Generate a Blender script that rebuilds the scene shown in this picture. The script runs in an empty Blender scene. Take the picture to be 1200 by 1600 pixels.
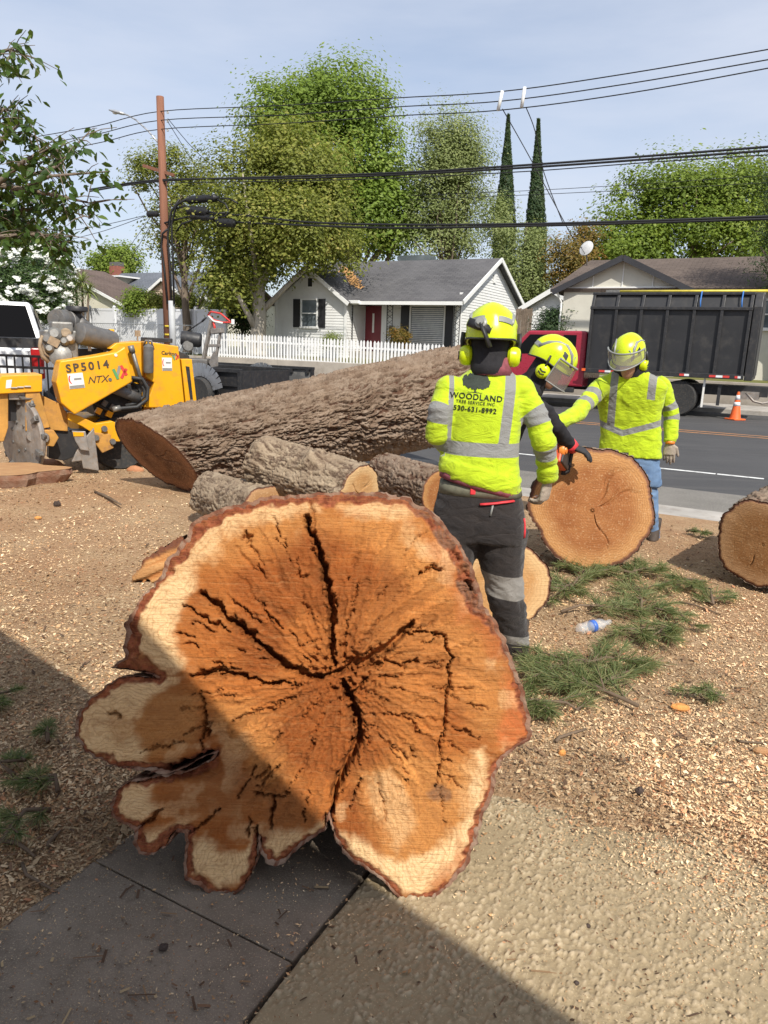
import bpy, math, random
import numpy as np
from mathutils import Vector, Matrix
from mathutils.bvhtree import BVHTree
rnd = random.Random(7); RNG = np.random.default_rng(11)
scene = bpy.context.scene; COL = scene.collection
rad = math.radians
# ---------------------------------------------------------------- camera
F = 1130.0; EYE = 1.55; PITCH = rad(12.96); ROLL = rad(2.0)     # photo pixels 1200 x 1600
RC = np.array(Matrix.Rotation(math.pi/2-PITCH, 3, 'X') @ Matrix.Rotation(ROLL, 3, 'Z'))
CAMP = np.array([0., 0., EYE])
cd = bpy.data.cameras.new('camera'); cam = bpy.data.objects.new('camera', cd); COL.objects.link(cam)
cd.sensor_fit = 'VERTICAL'; cd.sensor_height = 36.0; cd.sensor_width = 27.0; cd.lens = 36.0*F/1600.0
cd.clip_start = 0.05; cd.clip_end = 3000
cam.matrix_world = Matrix.Translation((0, 0, EYE)) @ Matrix(RC.tolist()).to_4x4()
scene.camera = cam
# ---------------------------------------------------------------- sun, sky, exposure
SUN_AZ = rad(21.0); SUN_EL = rad(46.0)          # azimuth: from behind the viewer, to the right
SUN = np.array([math.sin(SUN_AZ)*math.cos(SUN_EL), -math.cos(SUN_AZ)*math.cos(SUN_EL), math.sin(SUN_EL)])
sl = bpy.data.lights.new('sun', 'SUN'); sl.energy = 4.3; sl.angle = rad(0.53); sl.color = (1.0, 0.95, 0.86)
so = bpy.data.objects.new('sun', sl); COL.objects.link(so)
so.rotation_euler = Vector((-SUN).tolist()).to_track_quat('-Z', 'Y').to_euler()
w = bpy.data.worlds.new('World'); scene.world = w; w.use_nodes = True
nt = w.node_tree; nt.nodes.clear()
_o = nt.nodes.new('ShaderNodeOutputWorld'); _b = nt.nodes.new('ShaderNodeBackground'); _b.inputs['Strength'].default_value = 0.125
_s = nt.nodes.new('ShaderNodeTexSky'); _s.sky_type = 'NISHITA'; _s.sun_disc = False
_s.sun_elevation = SUN_EL; _s.sun_rotation = math.atan2(SUN[0], SUN[1]); _s.air_density = 1.0; _s.dust_density = 1.6; _s.ozone_density = 1.6
# thin high cloud over the whole sky
_tc = nt.nodes.new('ShaderNodeTexCoord'); _mp = nt.nodes.new('ShaderNodeMapping'); _mp.inputs['Scale'].default_value = (1.0, 1.6, 5.0)
_n = nt.nodes.new('ShaderNodeTexNoise'); _n.inputs['Scale'].default_value = 1.7; _n.inputs['Detail'].default_value = 6; _n.inputs['Roughness'].default_value = 0.55
_r = nt.nodes.new('ShaderNodeMapRange'); _r.inputs[1].default_value = 0.3; _r.inputs[2].default_value = 0.75; _r.inputs[3].default_value = 0.42; _r.inputs[4].default_value = 0.95
_m = nt.nodes.new('ShaderNodeMix'); _m.data_type = 'RGBA'; _m.inputs[7].default_value = (4.75, 5.1, 5.9, 1)
L = nt.links.new
L(_tc.outputs['Generated'], _mp.inputs[0]); L(_mp.outputs[0], _n.inputs['Vector']); L(_n.outputs[0], _r.inputs[0]); L(_r.outputs[0], _m.inputs[0])
L(_s.outputs[0], _m.inputs[6]); L(_m.outputs[2], _b.inputs[0]); L(_b.outputs[0], _o.inputs[0])
vs = scene.view_settings; vs.view_transform = 'Standard'; vs.look = 'None'; vs.gamma = 1; vs.exposure = 0.35; vs.use_curve_mapping = False
scene.cycles.max_bounces = 6; scene.cycles.diffuse_bounces = 3; scene.cycles.transparent_max_bounces = 12
scene.cycles.use_denoising = True
# ---------------------------------------------------------------- photo pixels -> directions
def ray(px, py): return RC @ np.array([(px-600)/F, (800-py)/F, -1.0])
def gz(px, py, z=0.0):                      # where the line of sight meets height z
    d = ray(px, py); return Vector((CAMP+d*(z-EYE)/d[2]).tolist())
def at(px, py, Y):                          # a point at depth Y
    d = ray(px, py); return Vector((CAMP+d*Y/d[1]).tolist())
def pxm(px, py, Y):                         # metres per photo pixel there
    d = ray(px, py); return Y/d[1]/F
D = Vector((math.cos(rad(28)), -math.sin(rad(28)), 0)); N = Vector((math.sin(rad(28)), math.cos(rad(28)), 0))   # along the street / across it
STREET = -rad(28)
def atn(px, py, n):                         # the point on that line of sight at distance n across the street
    d = Vector(ray(px, py).tolist()); return Vector(CAMP.tolist())+d*(n/d.dot(N))
def sn(s, n, z=0.0): return D*s+N*n+Vector((0, 0, z))
# ---------------------------------------------------------------- numpy noise
def _hash(ix, iy, iz, seed):
    h = (ix.astype(np.int64)*374761393+iy.astype(np.int64)*668265263+iz.astype(np.int64)*2147483647+seed*1274126177) & 0xffffffff
    h = ((h ^ (h >> 13))*1274126177) & 0xffffffff
    return ((h ^ (h >> 16)) & 0xffff)/65535.0
def vnoise(x, y, z=None, seed=0):
    x = np.asarray(x, float); y = np.asarray(y, float); z = np.zeros_like(x) if z is None else np.asarray(z, float)
    ix, iy, iz = np.floor(x), np.floor(y), np.floor(z); fx, fy, fz = x-ix, y-iy, z-iz
    u, v, w_ = [t*t*t*(t*(t*6-15)+10) for t in (fx, fy, fz)]
    c = lambda a, b, d: _hash(ix+a, iy+b, iz+d, seed)
    l = lambda a, b, t: a+(b-a)*t
    return l(l(l(c(0,0,0), c(1,0,0), u), l(c(0,1,0), c(1,1,0), u), v), l(l(c(0,0,1), c(1,0,1), u), l(c(0,1,1), c(1,1,1), u), v), w_)
def fbm(x, y, z=None, seed=0, oct=4, gain=.5):
    t = 0; a = 1; s = 0; x = np.asarray(x, float); y = np.asarray(y, float); z = np.zeros_like(x) if z is None else np.asarray(z, float)
    for k in range(oct):
        t = t+a*vnoise(x*2**k, y*2**k, z*2**k, seed+k*17); s += a; a *= gain
    return t/s
def worley(x, y, z=None, seed=0, jit=.9):
    x = np.asarray(x, float); y = np.asarray(y, float); z3 = z is not None
    z = np.zeros_like(x) if z is None else np.asarray(z, float)
    ix, iy, iz = np.floor(x), np.floor(y), np.floor(z)
    f1 = np.full(x.shape, 9.); f2 = np.full(x.shape, 9.); idv = np.zeros(x.shape)
    for a in (-1, 0, 1):
        for b in (-1, 0, 1):
            for c in ((-1, 0, 1) if z3 else (0,)):
                jx = ix+a; jy = iy+b; jz = iz+c
                qx = jx+.5+jit*(_hash(jx, jy, jz, seed)-.5); qy = jy+.5+jit*(_hash(jx, jy, jz, seed+5)-.5)
                qz = jz+.5+jit*(_hash(jx, jy, jz, seed+9)-.5) if z3 else z
                d = np.sqrt((qx-x)**2+(qy-y)**2+(qz-z)**2)
                n1 = d < f1; f2 = np.where(n1, f1, np.minimum(f2, d)); idv = np.where(n1, _hash(jx, jy, jz, seed+3), idv); f1 = np.where(n1, d, f1)
    return f1, f2, idv
def sstep(a, b, x): t = np.clip((x-a)/(b-a), 0, 1); return t*t*(3-2*t)
# ---------------------------------------------------------------- materials
MATS = {}
def newmat(name):
    m = bpy.data.materials.new(name); m.use_nodes = True; t = m.node_tree; p = t.nodes['Principled BSDF']; MATS[name] = m
    return m, t, p
def node(t, kind, **kw):
    n = t.nodes.new(kind)
    for k, v in kw.items():
        if k in n.inputs.keys(): n.inputs[k].default_value = v
        else: setattr(n, k, v)
    return n
def rgb(c): return (c[0], c[1], c[2], 1)
def mixc(t, fac, a, b, mode='MIX'):
    m = t.nodes.new('ShaderNodeMix'); m.data_type = 'RGBA'; m.blend_type = mode
    for i, s in ((0, fac), (6, a), (7, b)):
        if hasattr(s, 'links'): t.links.new(s, m.inputs[i])
        else: m.inputs[i].default_value = s if i == 0 else rgb(s)
    return m.outputs[2]
def maprange(t, s, a, b, c=0., d=1.):
    m = t.nodes.new('ShaderNodeMapRange'); t.links.new(s, m.inputs[0])
    for i, v in enumerate((a, b, c, d)): m.inputs[i+1].default_value = v
    return m.outputs[0]
def mathn(t, op, a, b=None):
    m = t.nodes.new('ShaderNodeMath'); m.operation = op
    for i, s in ((0, a), (1, b)):
        if s is None: continue
        if hasattr(s, 'links'): t.links.new(s, m.inputs[i])
        else: m.inputs[i].default_value = s
    return m.outputs[0]
def coords(t, kind='Object', scale=(1, 1, 1)):
    c = t.nodes.new('ShaderNodeTexCoord')
    if tuple(scale) == (1, 1, 1): return c.outputs[kind]
    m = t.nodes.new('ShaderNodeMapping'); m.inputs['Scale'].default_value = scale; t.links.new(c.outputs[kind], m.inputs[0]); return m.outputs[0]
def noise(t, vec, scale, detail=4, rough=.55, dist=0):
    n = node(t, 'ShaderNodeTexNoise', Scale=scale, Detail=detail, Roughness=rough, Distortion=dist); t.links.new(vec, n.inputs['Vector']); return n.outputs[0]
def attr(t, name):
    a = t.nodes.new('ShaderNodeAttribute'); a.attribute_name = name; return a
def bump(t, p, h, strength=.3, dist=.01):
    b = node(t, 'ShaderNodeBump', Strength=strength, Distance=dist); t.links.new(h, b.inputs['Height']); t.links.new(b.outputs[0], p.inputs['Normal'])
def M(name, col, rough=.6, metal=0., var=.18, scale=6., bmp=.0, bscale=60., col2=None, spec=.5, dirt=None, stretch=(1, 1, 1), kind='Object'):
    """a painted, cast or woven surface: uneven colour, worn roughness, fine relief"""
    if name in MATS: return MATS[name]
    m, t, p = newmat(name); v = coords(t, kind, stretch)
    n1 = maprange(t, noise(t, v, scale, 5), .3, .7)
    c2 = col2 or tuple(max(0, x*(1-var)) for x in col); c1 = col if col2 else tuple(min(1, x*(1+var*.5)) for x in col)
    out = mixc(t, n1, c1, c2)
    if dirt:
        out = mixc(t, maprange(t, noise(t, v, scale*2.3, 7, .65), .5, .72, 0, dirt[3]), out, dirt[:3])
    t.links.new(out, p.inputs['Base Color'])
    t.links.new(maprange(t, noise(t, v, scale*3, 3), .3, .7, max(0, rough-.08), min(1, rough+.08)), p.inputs['Roughness'])
    p.inputs['Metallic'].default_value = metal; p.inputs['Specular IOR Level'].default_value = spec
    if bmp: bump(t, p, noise(t, v, bscale, 4), bmp, .01)
    return m
# ---------------------------------------------------------------- mesh building
def basis(z, up=(0, 0, 1)):
    z = Vector(z).normalized(); u = Vector(up)
    if abs(z.dot(u)) > .99: u = Vector((0, 1, 0))
    x = u.cross(z).normalized(); y = z.cross(x); return x, y, z
class MB:
    def __init__(s): s.v = []; s.f = []
    def add(s, vs_, fs, X=None):
        o = len(s.v); s.v += [(X @ Vector(q)) if X is not None else Vector(q) for q in vs_]; s.f += [tuple(i+o for i in f) for f in fs]; return s
    def box(s, c, d, X=None, rz=0., taper=1.0):
        x, y, z = d[0]/2, d[1]/2, d[2]/2; R = Matrix.Rotation(rz, 3, 'Z'); c = Vector(c)
        q = [c+R @ Vector((a*x*(taper if e > 0 else 1), b*y*(taper if e > 0 else 1), e*z)) for e in (-1, 1) for a, b in ((-1, -1), (1, -1), (1, 1), (-1, 1))]
        return s.add(q, [(3, 2, 1, 0), (4, 5, 6, 7), (0, 1, 5, 4), (1, 2, 6, 5), (2, 3, 7, 6), (3, 0, 4, 7)], X)
    def bar(s, a, b, w_, h, up=(0, 0, 1), X=None):      # a rectangular bar from a to b
        a = Vector(a); b = Vector(b); x, y, z = basis(b-a, up)
        q = [p+x*(i*w_/2)+y*(j*h/2) for p in (a, b) for i, j in ((-1, -1), (1, -1), (1, 1), (-1, 1))]
        return s.add(q, [(3, 2, 1, 0), (4, 5, 6, 7), (0, 1, 5, 4), (1, 2, 6, 5), (2, 3, 7, 6), (3, 0, 4, 7)], X)
    def prism(s, poly, a, b, axis='Y', X=None):           # polygon extruded along an axis from a to b
        n = len(poly); mk = {'Y': lambda p, d: (p[0], d, p[1]), 'X': lambda p, d: (d, p[0], p[1]), 'Z': lambda p, d: (p[0], p[1], d)}[axis]
        q = [mk(p, a) for p in poly]+[mk(p, b) for p in poly]
        return s.add(q, [tuple(range(n))[::-1], tuple(range(n, 2*n))]+[(i, (i+1) % n, n+(i+1) % n, n+i) for i in range(n)], X)
    def tube(s, path, r, n=8, caps=True, X=None, rnd_end=False):
        P = [Vector(p) for p in path]; k = len(P)
        r = list(r) if isinstance(r, list) else [r]*k
        if rnd_end:
            d0 = (P[0]-P[1]).normalized(); d1 = (P[-1]-P[-2]).normalized(); a, b = r[0], r[-1]; e = lambda t: t if not isinstance(t, tuple) else max(t)
            sc = lambda t, q: tuple(i*q for i in t) if isinstance(t, tuple) else t*q
            P = [P[0]+d0*e(a)*.95, P[0]+d0*e(a)*.6]+P+[P[-1]+d1*e(b)*.6, P[-1]+d1*e(b)*.95]; r = [sc(a, .25), sc(a, .8)]+r+[sc(b, .8), sc(b, .25)]; k = len(P)
        x, y, z = basis(P[1]-P[0]); q = []; fs = []
        for i, p in enumerate(P):
            d = (P[min(i+1, k-1)]-P[max(i-1, 0)]).normalized()
            x = (x-d*x.dot(d)).normalized(); y = d.cross(x)
            a, b = r[i] if isinstance(r[i], tuple) else (r[i], r[i])
            q += [p+x*(a*math.cos(2*math.pi*j/n))+y*(b*math.sin(2*math.pi*j/n)) for j in range(n)]
        for i in range(k-1):
            fs += [(i*n+j, i*n+(j+1) % n, (i+1)*n+(j+1) % n, (i+1)*n+j) for j in range(n)]
        if caps: fs += [tuple(range(n))[::-1], tuple(range((k-1)*n, k*n))]
        return s.add(q, fs, X)
    def loft(s, rings, n=24, X=None, pw=2.0, caps=True):   # rings: (centre, right, forward, half-width, half-depth)
        q = []; fs = []
        for c, rx, fy, a, b in rings:
            c = Vector(c); rx = Vector(rx); fy = Vector(fy)
            for j in range(n):
                t = 2*math.pi*j/n; ct, st = math.cos(t), math.sin(t)
                q.append(c+rx*(a*math.copysign(abs(ct)**(2/pw), ct))+fy*(b*math.copysign(abs(st)**(2/pw), st)))
        for i in range(len(rings)-1): fs += [(i*n+j, i*n+(j+1) % n, (i+1)*n+(j+1) % n, (i+1)*n+j) for j in range(n)]
        if caps: fs += [tuple(range(n))[::-1], tuple(range((len(rings)-1)*n, len(rings)*n))]
        return s.add(q, fs, X)
    def lathe(s, prof, n=24, c=(0, 0, 0), axis=(0, 0, 1), X=None):
        x, y, z = basis(axis); c = Vector(c); q = []; fs = []; k = len(prof)
        for r, h in prof: q += [c+z*h+x*(r*math.cos(2*math.pi*j/n))+y*(r*math.sin(2*math.pi*j/n)) for j in range(n)]
        for i in range(k-1): fs += [(i*n+j, i*n+(j+1) % n, (i+1)*n+(j+1) % n, (i+1)*n+j) for j in range(n)]
        if prof[0][0] > 1e-6: fs.append(tuple(range(n))[::-1])
        if prof[-1][0] > 1e-6: fs.append(tuple(range((k-1)*n, k*n)))
        return s.add(q, fs, X)
    def ball(s, c, r, n=14, X=None):
        r = r if hasattr(r, '__len__') else (r, r, r); c = Vector(c); m = n//2; q = []; fs = []
        for i in range(m+1):
            a = math.pi*i/m
            for j in range(n):
                b = 2*math.pi*j/n; q.append(c+Vector((r[0]*math.sin(a)*math.cos(b), r[1]*math.sin(a)*math.sin(b), r[2]*math.cos(a))))
        for i in range(m): fs += [(i*n+j, (i+1)*n+j, (i+1)*n+(j+1) % n, i*n+(j+1) % n) for j in range(n)]
        return s.add(q, fs, X)
    def mesh(s, name='mesh'):
        me = bpy.data.meshes.new(name); me.from_pydata([tuple(p) for p in s.v], [], s.f); me.validate(); return me
    def build(s, name, mat, parent=None, smooth=False, bev=0., **kw):
        return obj(name, s.mesh(name), mat, parent, smooth, bev, **kw)
def obj(name, me, mat, parent=None, smooth=False, bev=0., loc=None, kind=None, label=None, cat=None, group=None):
    o = bpy.data.objects.new(name, me); COL.objects.link(o)
    if mat is not None: me.materials.append(MATS[mat] if isinstance(mat, str) else mat)
    if smooth:
        me.polygons.foreach_set('use_smooth', [True]*len(me.polygons))
        if smooth == 'angle': me.set_sharp_from_angle(angle=rad(38))
    if bev:
        b = o.modifiers.new('bevel', 'BEVEL'); b.width = bev; b.segments = 2; b.limit_method = 'ANGLE'; b.angle_limit = rad(35)
    if parent: o.parent = parent
    if loc is not None: o.location = loc
    return tag(o, label, cat, group, kind)
def tag(o, label=None, cat=None, group=None, kind=None):
    for k, v in (('label', label), ('category', cat), ('group', group), ('kind', kind)):
        if v: o[k] = v
    return o
def thing(name, label, cat, loc=(0, 0, 0), rotz=0., group=None):
    o = bpy.data.objects.new(name, None); COL.objects.link(o); o.location = loc; o.rotation_euler = (0, 0, rotz); o.empty_display_size = .1
    return tag(o, label, cat, group)
def npmesh(name, V, Fq, attrs=None, smooth=False):          # arrays -> mesh; Fq (m,3) or (m,4)
    me = bpy.data.meshes.new(name); V = np.ascontiguousarray(V, np.float32); Fq = np.ascontiguousarray(Fq, np.int32); k = Fq.shape[1]
    me.vertices.add(len(V)); me.vertices.foreach_set('co', V.ravel()); me.loops.add(Fq.size); me.loops.foreach_set('vertex_index', Fq.ravel())
    me.polygons.add(len(Fq)); me.polygons.foreach_set('loop_start', np.arange(0, Fq.size, k, dtype=np.int32)); me.polygons.foreach_set('loop_total', np.full(len(Fq), k, np.int32))
    if smooth: me.polygons.foreach_set('use_smooth', np.ones(len(Fq), bool))
    me.update(calc_edges=True)
    for nme, a in (attrs or {}).items():
        a = np.asarray(a, np.float32)
        if a.ndim == 1: me.attributes.new(nme, 'FLOAT', 'POINT').data.foreach_set('value', a)
        else:
            if a.shape[1] == 3: a = np.hstack([a, np.ones((len(a), 1), np.float32)])
            me.attributes.new(nme, 'FLOAT_COLOR', 'POINT').data.foreach_set('color', a.ravel())
    return me
def gridfaces(nu, nv, wrap=False):                          # index faces of an nu x nv grid (wrap in v)
    i = np.arange(nu-1)[:, None]; j = np.arange(nv if wrap else nv-1)[None, :]; j2 = (j+1) % nv
    return np.stack([i*nv+j, i*nv+j2, (i+1)*nv+j2, (i+1)*nv+j], -1).reshape(-1, 4)
def remesh(mb, voxel, it=4, fac=.5):                        # one continuous skin round overlapping shapes
    o = bpy.data.objects.new('tmp', mb.mesh('tmp')); COL.objects.link(o)
    r = o.modifiers.new('r', 'REMESH'); r.mode = 'VOXEL'; r.voxel_size = voxel
    if it: sm = o.modifiers.new('s', 'SMOOTH'); sm.iterations = it; sm.factor = fac
    me = bpy.data.meshes.new_from_object(o.evaluated_get(bpy.context.evaluated_depsgraph_get()))
    bpy.data.objects.remove(o); return me
def vco(me): a = np.empty(len(me.vertices)*3, np.float32); me.vertices.foreach_get('co', a); return a.reshape(-1, 3).astype(float)
def vno(me): a = np.empty(len(me.vertices)*3, np.float32); me.vertices.foreach_get('normal', a); return a.reshape(-1, 3).astype(float)
def setco(me, V): me.vertices.foreach_set('co', np.ascontiguousarray(V, np.float32).ravel()); me.update()
def setattr_f(me, name, a): me.attributes.new(name, 'FLOAT', 'POINT').data.foreach_set('value', np.ascontiguousarray(a, np.float32))
def text_mesh(body, size, X, depth=.002, parent=None, name='lettering', mat=None, bold=0., shear=0., space=1.0, align='LEFT', proj=None):
    cu = bpy.data.curves.new('t', 'FONT'); cu.body = body; cu.size = size; cu.extrude = depth/2; cu.offset = bold; cu.shear = shear; cu.space_character = space
    cu.align_x = align; cu.resolution_u = 3
    o = bpy.data.objects.new('t', cu); COL.objects.link(o)
    me = bpy.data.meshes.new_from_object(o.evaluated_get(bpy.context.evaluated_depsgraph_get())); bpy.data.objects.remove(o); bpy.data.curves.remove(cu)
    me.materials.clear()
    for v in me.vertices:
        p = X @ v.co; v.co = proj(p) if proj else p
    return obj(name, me, mat, parent)
# ================================================================ the ground
def ground_mats():
    m, t, p = newmat('chips'); v = coords(t)
    a = noise(t, v, 2.2, 6, .6); b = noise(t, v, 38, 6, .72); c = noise(t, v, 120, 4, .7)
    col = mixc(t, maprange(t, a, .38, .66), (.50, .335, .18), (.35, .22, .12))
    col = mixc(t, maprange(t, b, .38, .62), col, (.65, .45, .275))
    col = mixc(t, maprange(t, c, .54, .7), col, (.16, .085, .045)); col = mixc(t, maprange(t, noise(t, v, .55, 4, .6), .48, .62, 0, .55), col, (.46, .25, .13))
    t.links.new(col, p.inputs['Base Color']); p.inputs['Roughness'].default_value = .9; p.inputs['Specular IOR Level'].default_value = .15
    bump(t, p, mathn(t, 'ADD', b, c), 1.0, .022)
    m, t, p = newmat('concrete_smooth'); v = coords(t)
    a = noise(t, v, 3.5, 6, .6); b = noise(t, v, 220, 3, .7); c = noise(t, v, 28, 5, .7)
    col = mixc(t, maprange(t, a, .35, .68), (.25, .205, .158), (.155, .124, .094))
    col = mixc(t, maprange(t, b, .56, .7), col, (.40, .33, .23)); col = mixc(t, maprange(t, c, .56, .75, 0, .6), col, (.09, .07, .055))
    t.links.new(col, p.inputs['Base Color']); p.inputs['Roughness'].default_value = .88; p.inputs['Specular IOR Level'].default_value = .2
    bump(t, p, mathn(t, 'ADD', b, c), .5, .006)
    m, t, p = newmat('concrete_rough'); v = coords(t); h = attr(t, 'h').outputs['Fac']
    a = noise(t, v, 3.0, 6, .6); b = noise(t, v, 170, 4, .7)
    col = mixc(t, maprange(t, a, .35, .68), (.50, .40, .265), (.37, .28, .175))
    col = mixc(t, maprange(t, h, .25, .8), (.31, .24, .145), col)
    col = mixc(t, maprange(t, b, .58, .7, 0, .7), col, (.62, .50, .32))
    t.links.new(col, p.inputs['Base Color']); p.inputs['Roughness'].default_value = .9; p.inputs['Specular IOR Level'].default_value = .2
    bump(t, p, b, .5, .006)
    m, t, p = newmat('asphalt'); v = coords(t)
    a = noise(t, v, .5, 5, .6); b = noise(t, v, 130, 3, .7); c = noise(t, coords(t, 'Object', (.12, 2.2, 1)), 1.5, 5, .6)
    col = mixc(t, maprange(t, a, .35, .65), (.062, .060, .060), (.044, .043, .044)); col = mixc(t, maprange(t, c, .5, .7, 0, .6), col, (.085, .08, .075))
    col = mixc(t, maprange(t, b, .55, .7), col, (.12, .115, .11))
    t.links.new(col, p.inputs['Base Color']); p.inputs['Roughness'].default_value = .85; bump(t, p, b, .4, .006)
    m, t, p = newmat('old_asphalt'); v = coords(t); b = noise(t, v, 90, 4, .7); a = noise(t, v, 1.2, 5, .6)
    col = mixc(t, maprange(t, a, .35, .65), (.19, .175, .155), (.13, .12, .105)); col = mixc(t, maprange(t, b, .5, .68), col, (.28, .26, .22))
    t.links.new(col, p.inputs['Base Color']); p.inputs['Roughness'].default_value = .9; bump(t, p, b, .5, .008)
    M('kerb_concrete', (.40, .37, .33), .85, var=.3, scale=2.5, bmp=.3, bscale=120, dirt=(.2, .16, .12, .6))
    M('wall_concrete', (.36, .32, .27), .9, var=.3, scale=.8, bmp=.3, bscale=30, dirt=(.16, .13, .1, .6))
    M('line_white', (.72, .72, .69), .7, var=.2, scale=5, dirt=(.12, .12, .12, .8)); M('line_orange', (.55, .25, .08), .7, var=.2, scale=5, dirt=(.12, .12, .12, .9))
    M('lawn', (.20, .17, .07), .95, var=.4, scale=.7, col2=(.09, .12, .03), bmp=.6, bscale=40, spec=.1)
    M('far_soil', (.17, .14, .09), .95, var=.4, scale=.05, spec=.1)
ground_mats()
ROAD0, ROAD1 = 9.35, 23.3                     # near and far edges of the asphalt, across the street
def relief(x, y): return .018*(fbm(x*1.3, y*1.3, seed=3, oct=4)-.5)+.05*(fbm(x*.45+7, y*.45, seed=8, oct=2)-.5)
def ground_z(x, y):
    """height of the loose ground: nearly flat, a little heaved, flattening towards the driveway and the kerb"""
    x = np.asarray(x, float); y = np.asarray(y, float); n = x*N.x+y*N.y; s = x*D.x+y*D.y
    k = sstep(2.4, 3.4, n)*(1-sstep(6.2, 7.1, n))
    mound = .10*np.exp(-(((x+3.2)/1.2)**2+((y-6.9)/1.0)**2))+.05*np.exp(-(((x+1.6)/.8)**2+((y-5.6)/.8)**2))
    return relief(x, y)*k+mound*k+.006-.03*sstep(7.3, 8.2, n)-.045*sstep(-1.60, -1.54, s)*sstep(2.25, 2.15, n)
def yard():
    # fine patch near the viewer, one coarse sheet beyond it to the horizon
    xs = np.arange(-7.0, 6.0, .04); ys = np.arange(.3, 11.5, .04); X, Y = np.meshgrid(xs, ys, indexing='ij')
    Z = ground_z(X, Y); n = X*N.x+Y*N.y; edge = np.minimum.reduce([(X+7)/.4, (6-X)/.4, (Y-.3)/.3]); Z = np.where(edge < 1, Z*np.clip(edge, 0, 1), Z)
    f = gridfaces(len(xs), len(ys)); c = n.ravel()[f].max(1) < 8.05; f = f[c]
    obj('wood_chip_ground', npmesh('g', np.stack([X, Y, Z], -1).reshape(-1, 3), f, smooth=True), 'chips', kind='structure')
    MB().add([(-1200, -600, -.13), (1200, -600, -.13), (1200, 1800, -.13), (-1200, 1800, -.13)], [(0, 1, 2, 3)]).build('ground', 'far_soil', kind='structure')
    # yard beyond the fine patch on this side of the street
    mb = MB()
    for s0, s1, n0, n1 in ((-90, -9.6, -20, 8.0), (6.5, 90, -20, 8.0), (-9.6, 6.5, -20, -2.6)):
        mb.add([sn(s0, n0, -.03), sn(s1, n0, -.03), sn(s1, n1, -.03), sn(s0, n1, -.03)], [(0, 1, 2, 3)])
    mb.build('yard_soil', 'chips', kind='structure')
    MB().add([sn(-9.7, -2.7, -.034), sn(6.6, -2.7, -.034), sn(6.6, 8.0, -.034), sn(-9.7, 8.0, -.034)], [(0, 1, 2, 3)]).build('yard_subsoil', 'chips', kind='structure')
yard()
def sheet(name, mat, s0, s1, n0, n1, z0, z1=None):
    z1 = z0 if z1 is None else z1
    return MB().add([sn(s0, n0, z0), sn(s1, n0, z0), sn(s1, n1, z1), sn(s0, n1, z1)], [(0, 1, 2, 3)]).build(name, mat, kind='structure')
sheet('road', 'asphalt', -160, 160, ROAD0, ROAD1, -.03)
sheet('road_shoulder', 'old_asphalt', -160, 160, 8.05, ROAD0+.012, -.024, -.026)
def kerb(name, n0, n1, z, base=-.12, mat='kerb_concrete', s0=-160, s1=160):
    mb = MB(); mb.prism([(n0, base), (n1, base), (n1, z), (n0, z)], s0, s1, 'X')
    o = mb.build(name, mat, kind='structure', bev=.02); o.matrix_world = Matrix(((D.x, N.x, 0, 0), (D.y, N.y, 0, 0), (0, 0, 1, 0), (0, 0, 0, 1))); return o
kerb('kerb', 7.22, 8.06, .0)
kerb('far_kerb', 23.3, 23.5, .10); kerb('far_pavement', 23.5, 25.6, .105)
# painted edge line, in worn dashes, and the faint orange centre lines
def lines():
    for i, (s0, s1) in enumerate(((-60, -1.5), (-1.46, -.62), (-.6, -.02), (.04, .7), (.75, 30))):
        sheet('edge_line', 'line_white', s0, s1, 10.86, 10.96, -.0262)
    for n0 in (16.6, 17.0): sheet('centre_line', 'line_orange', -60, 60, n0, n0+.1, -.0262)
lines()
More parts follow.
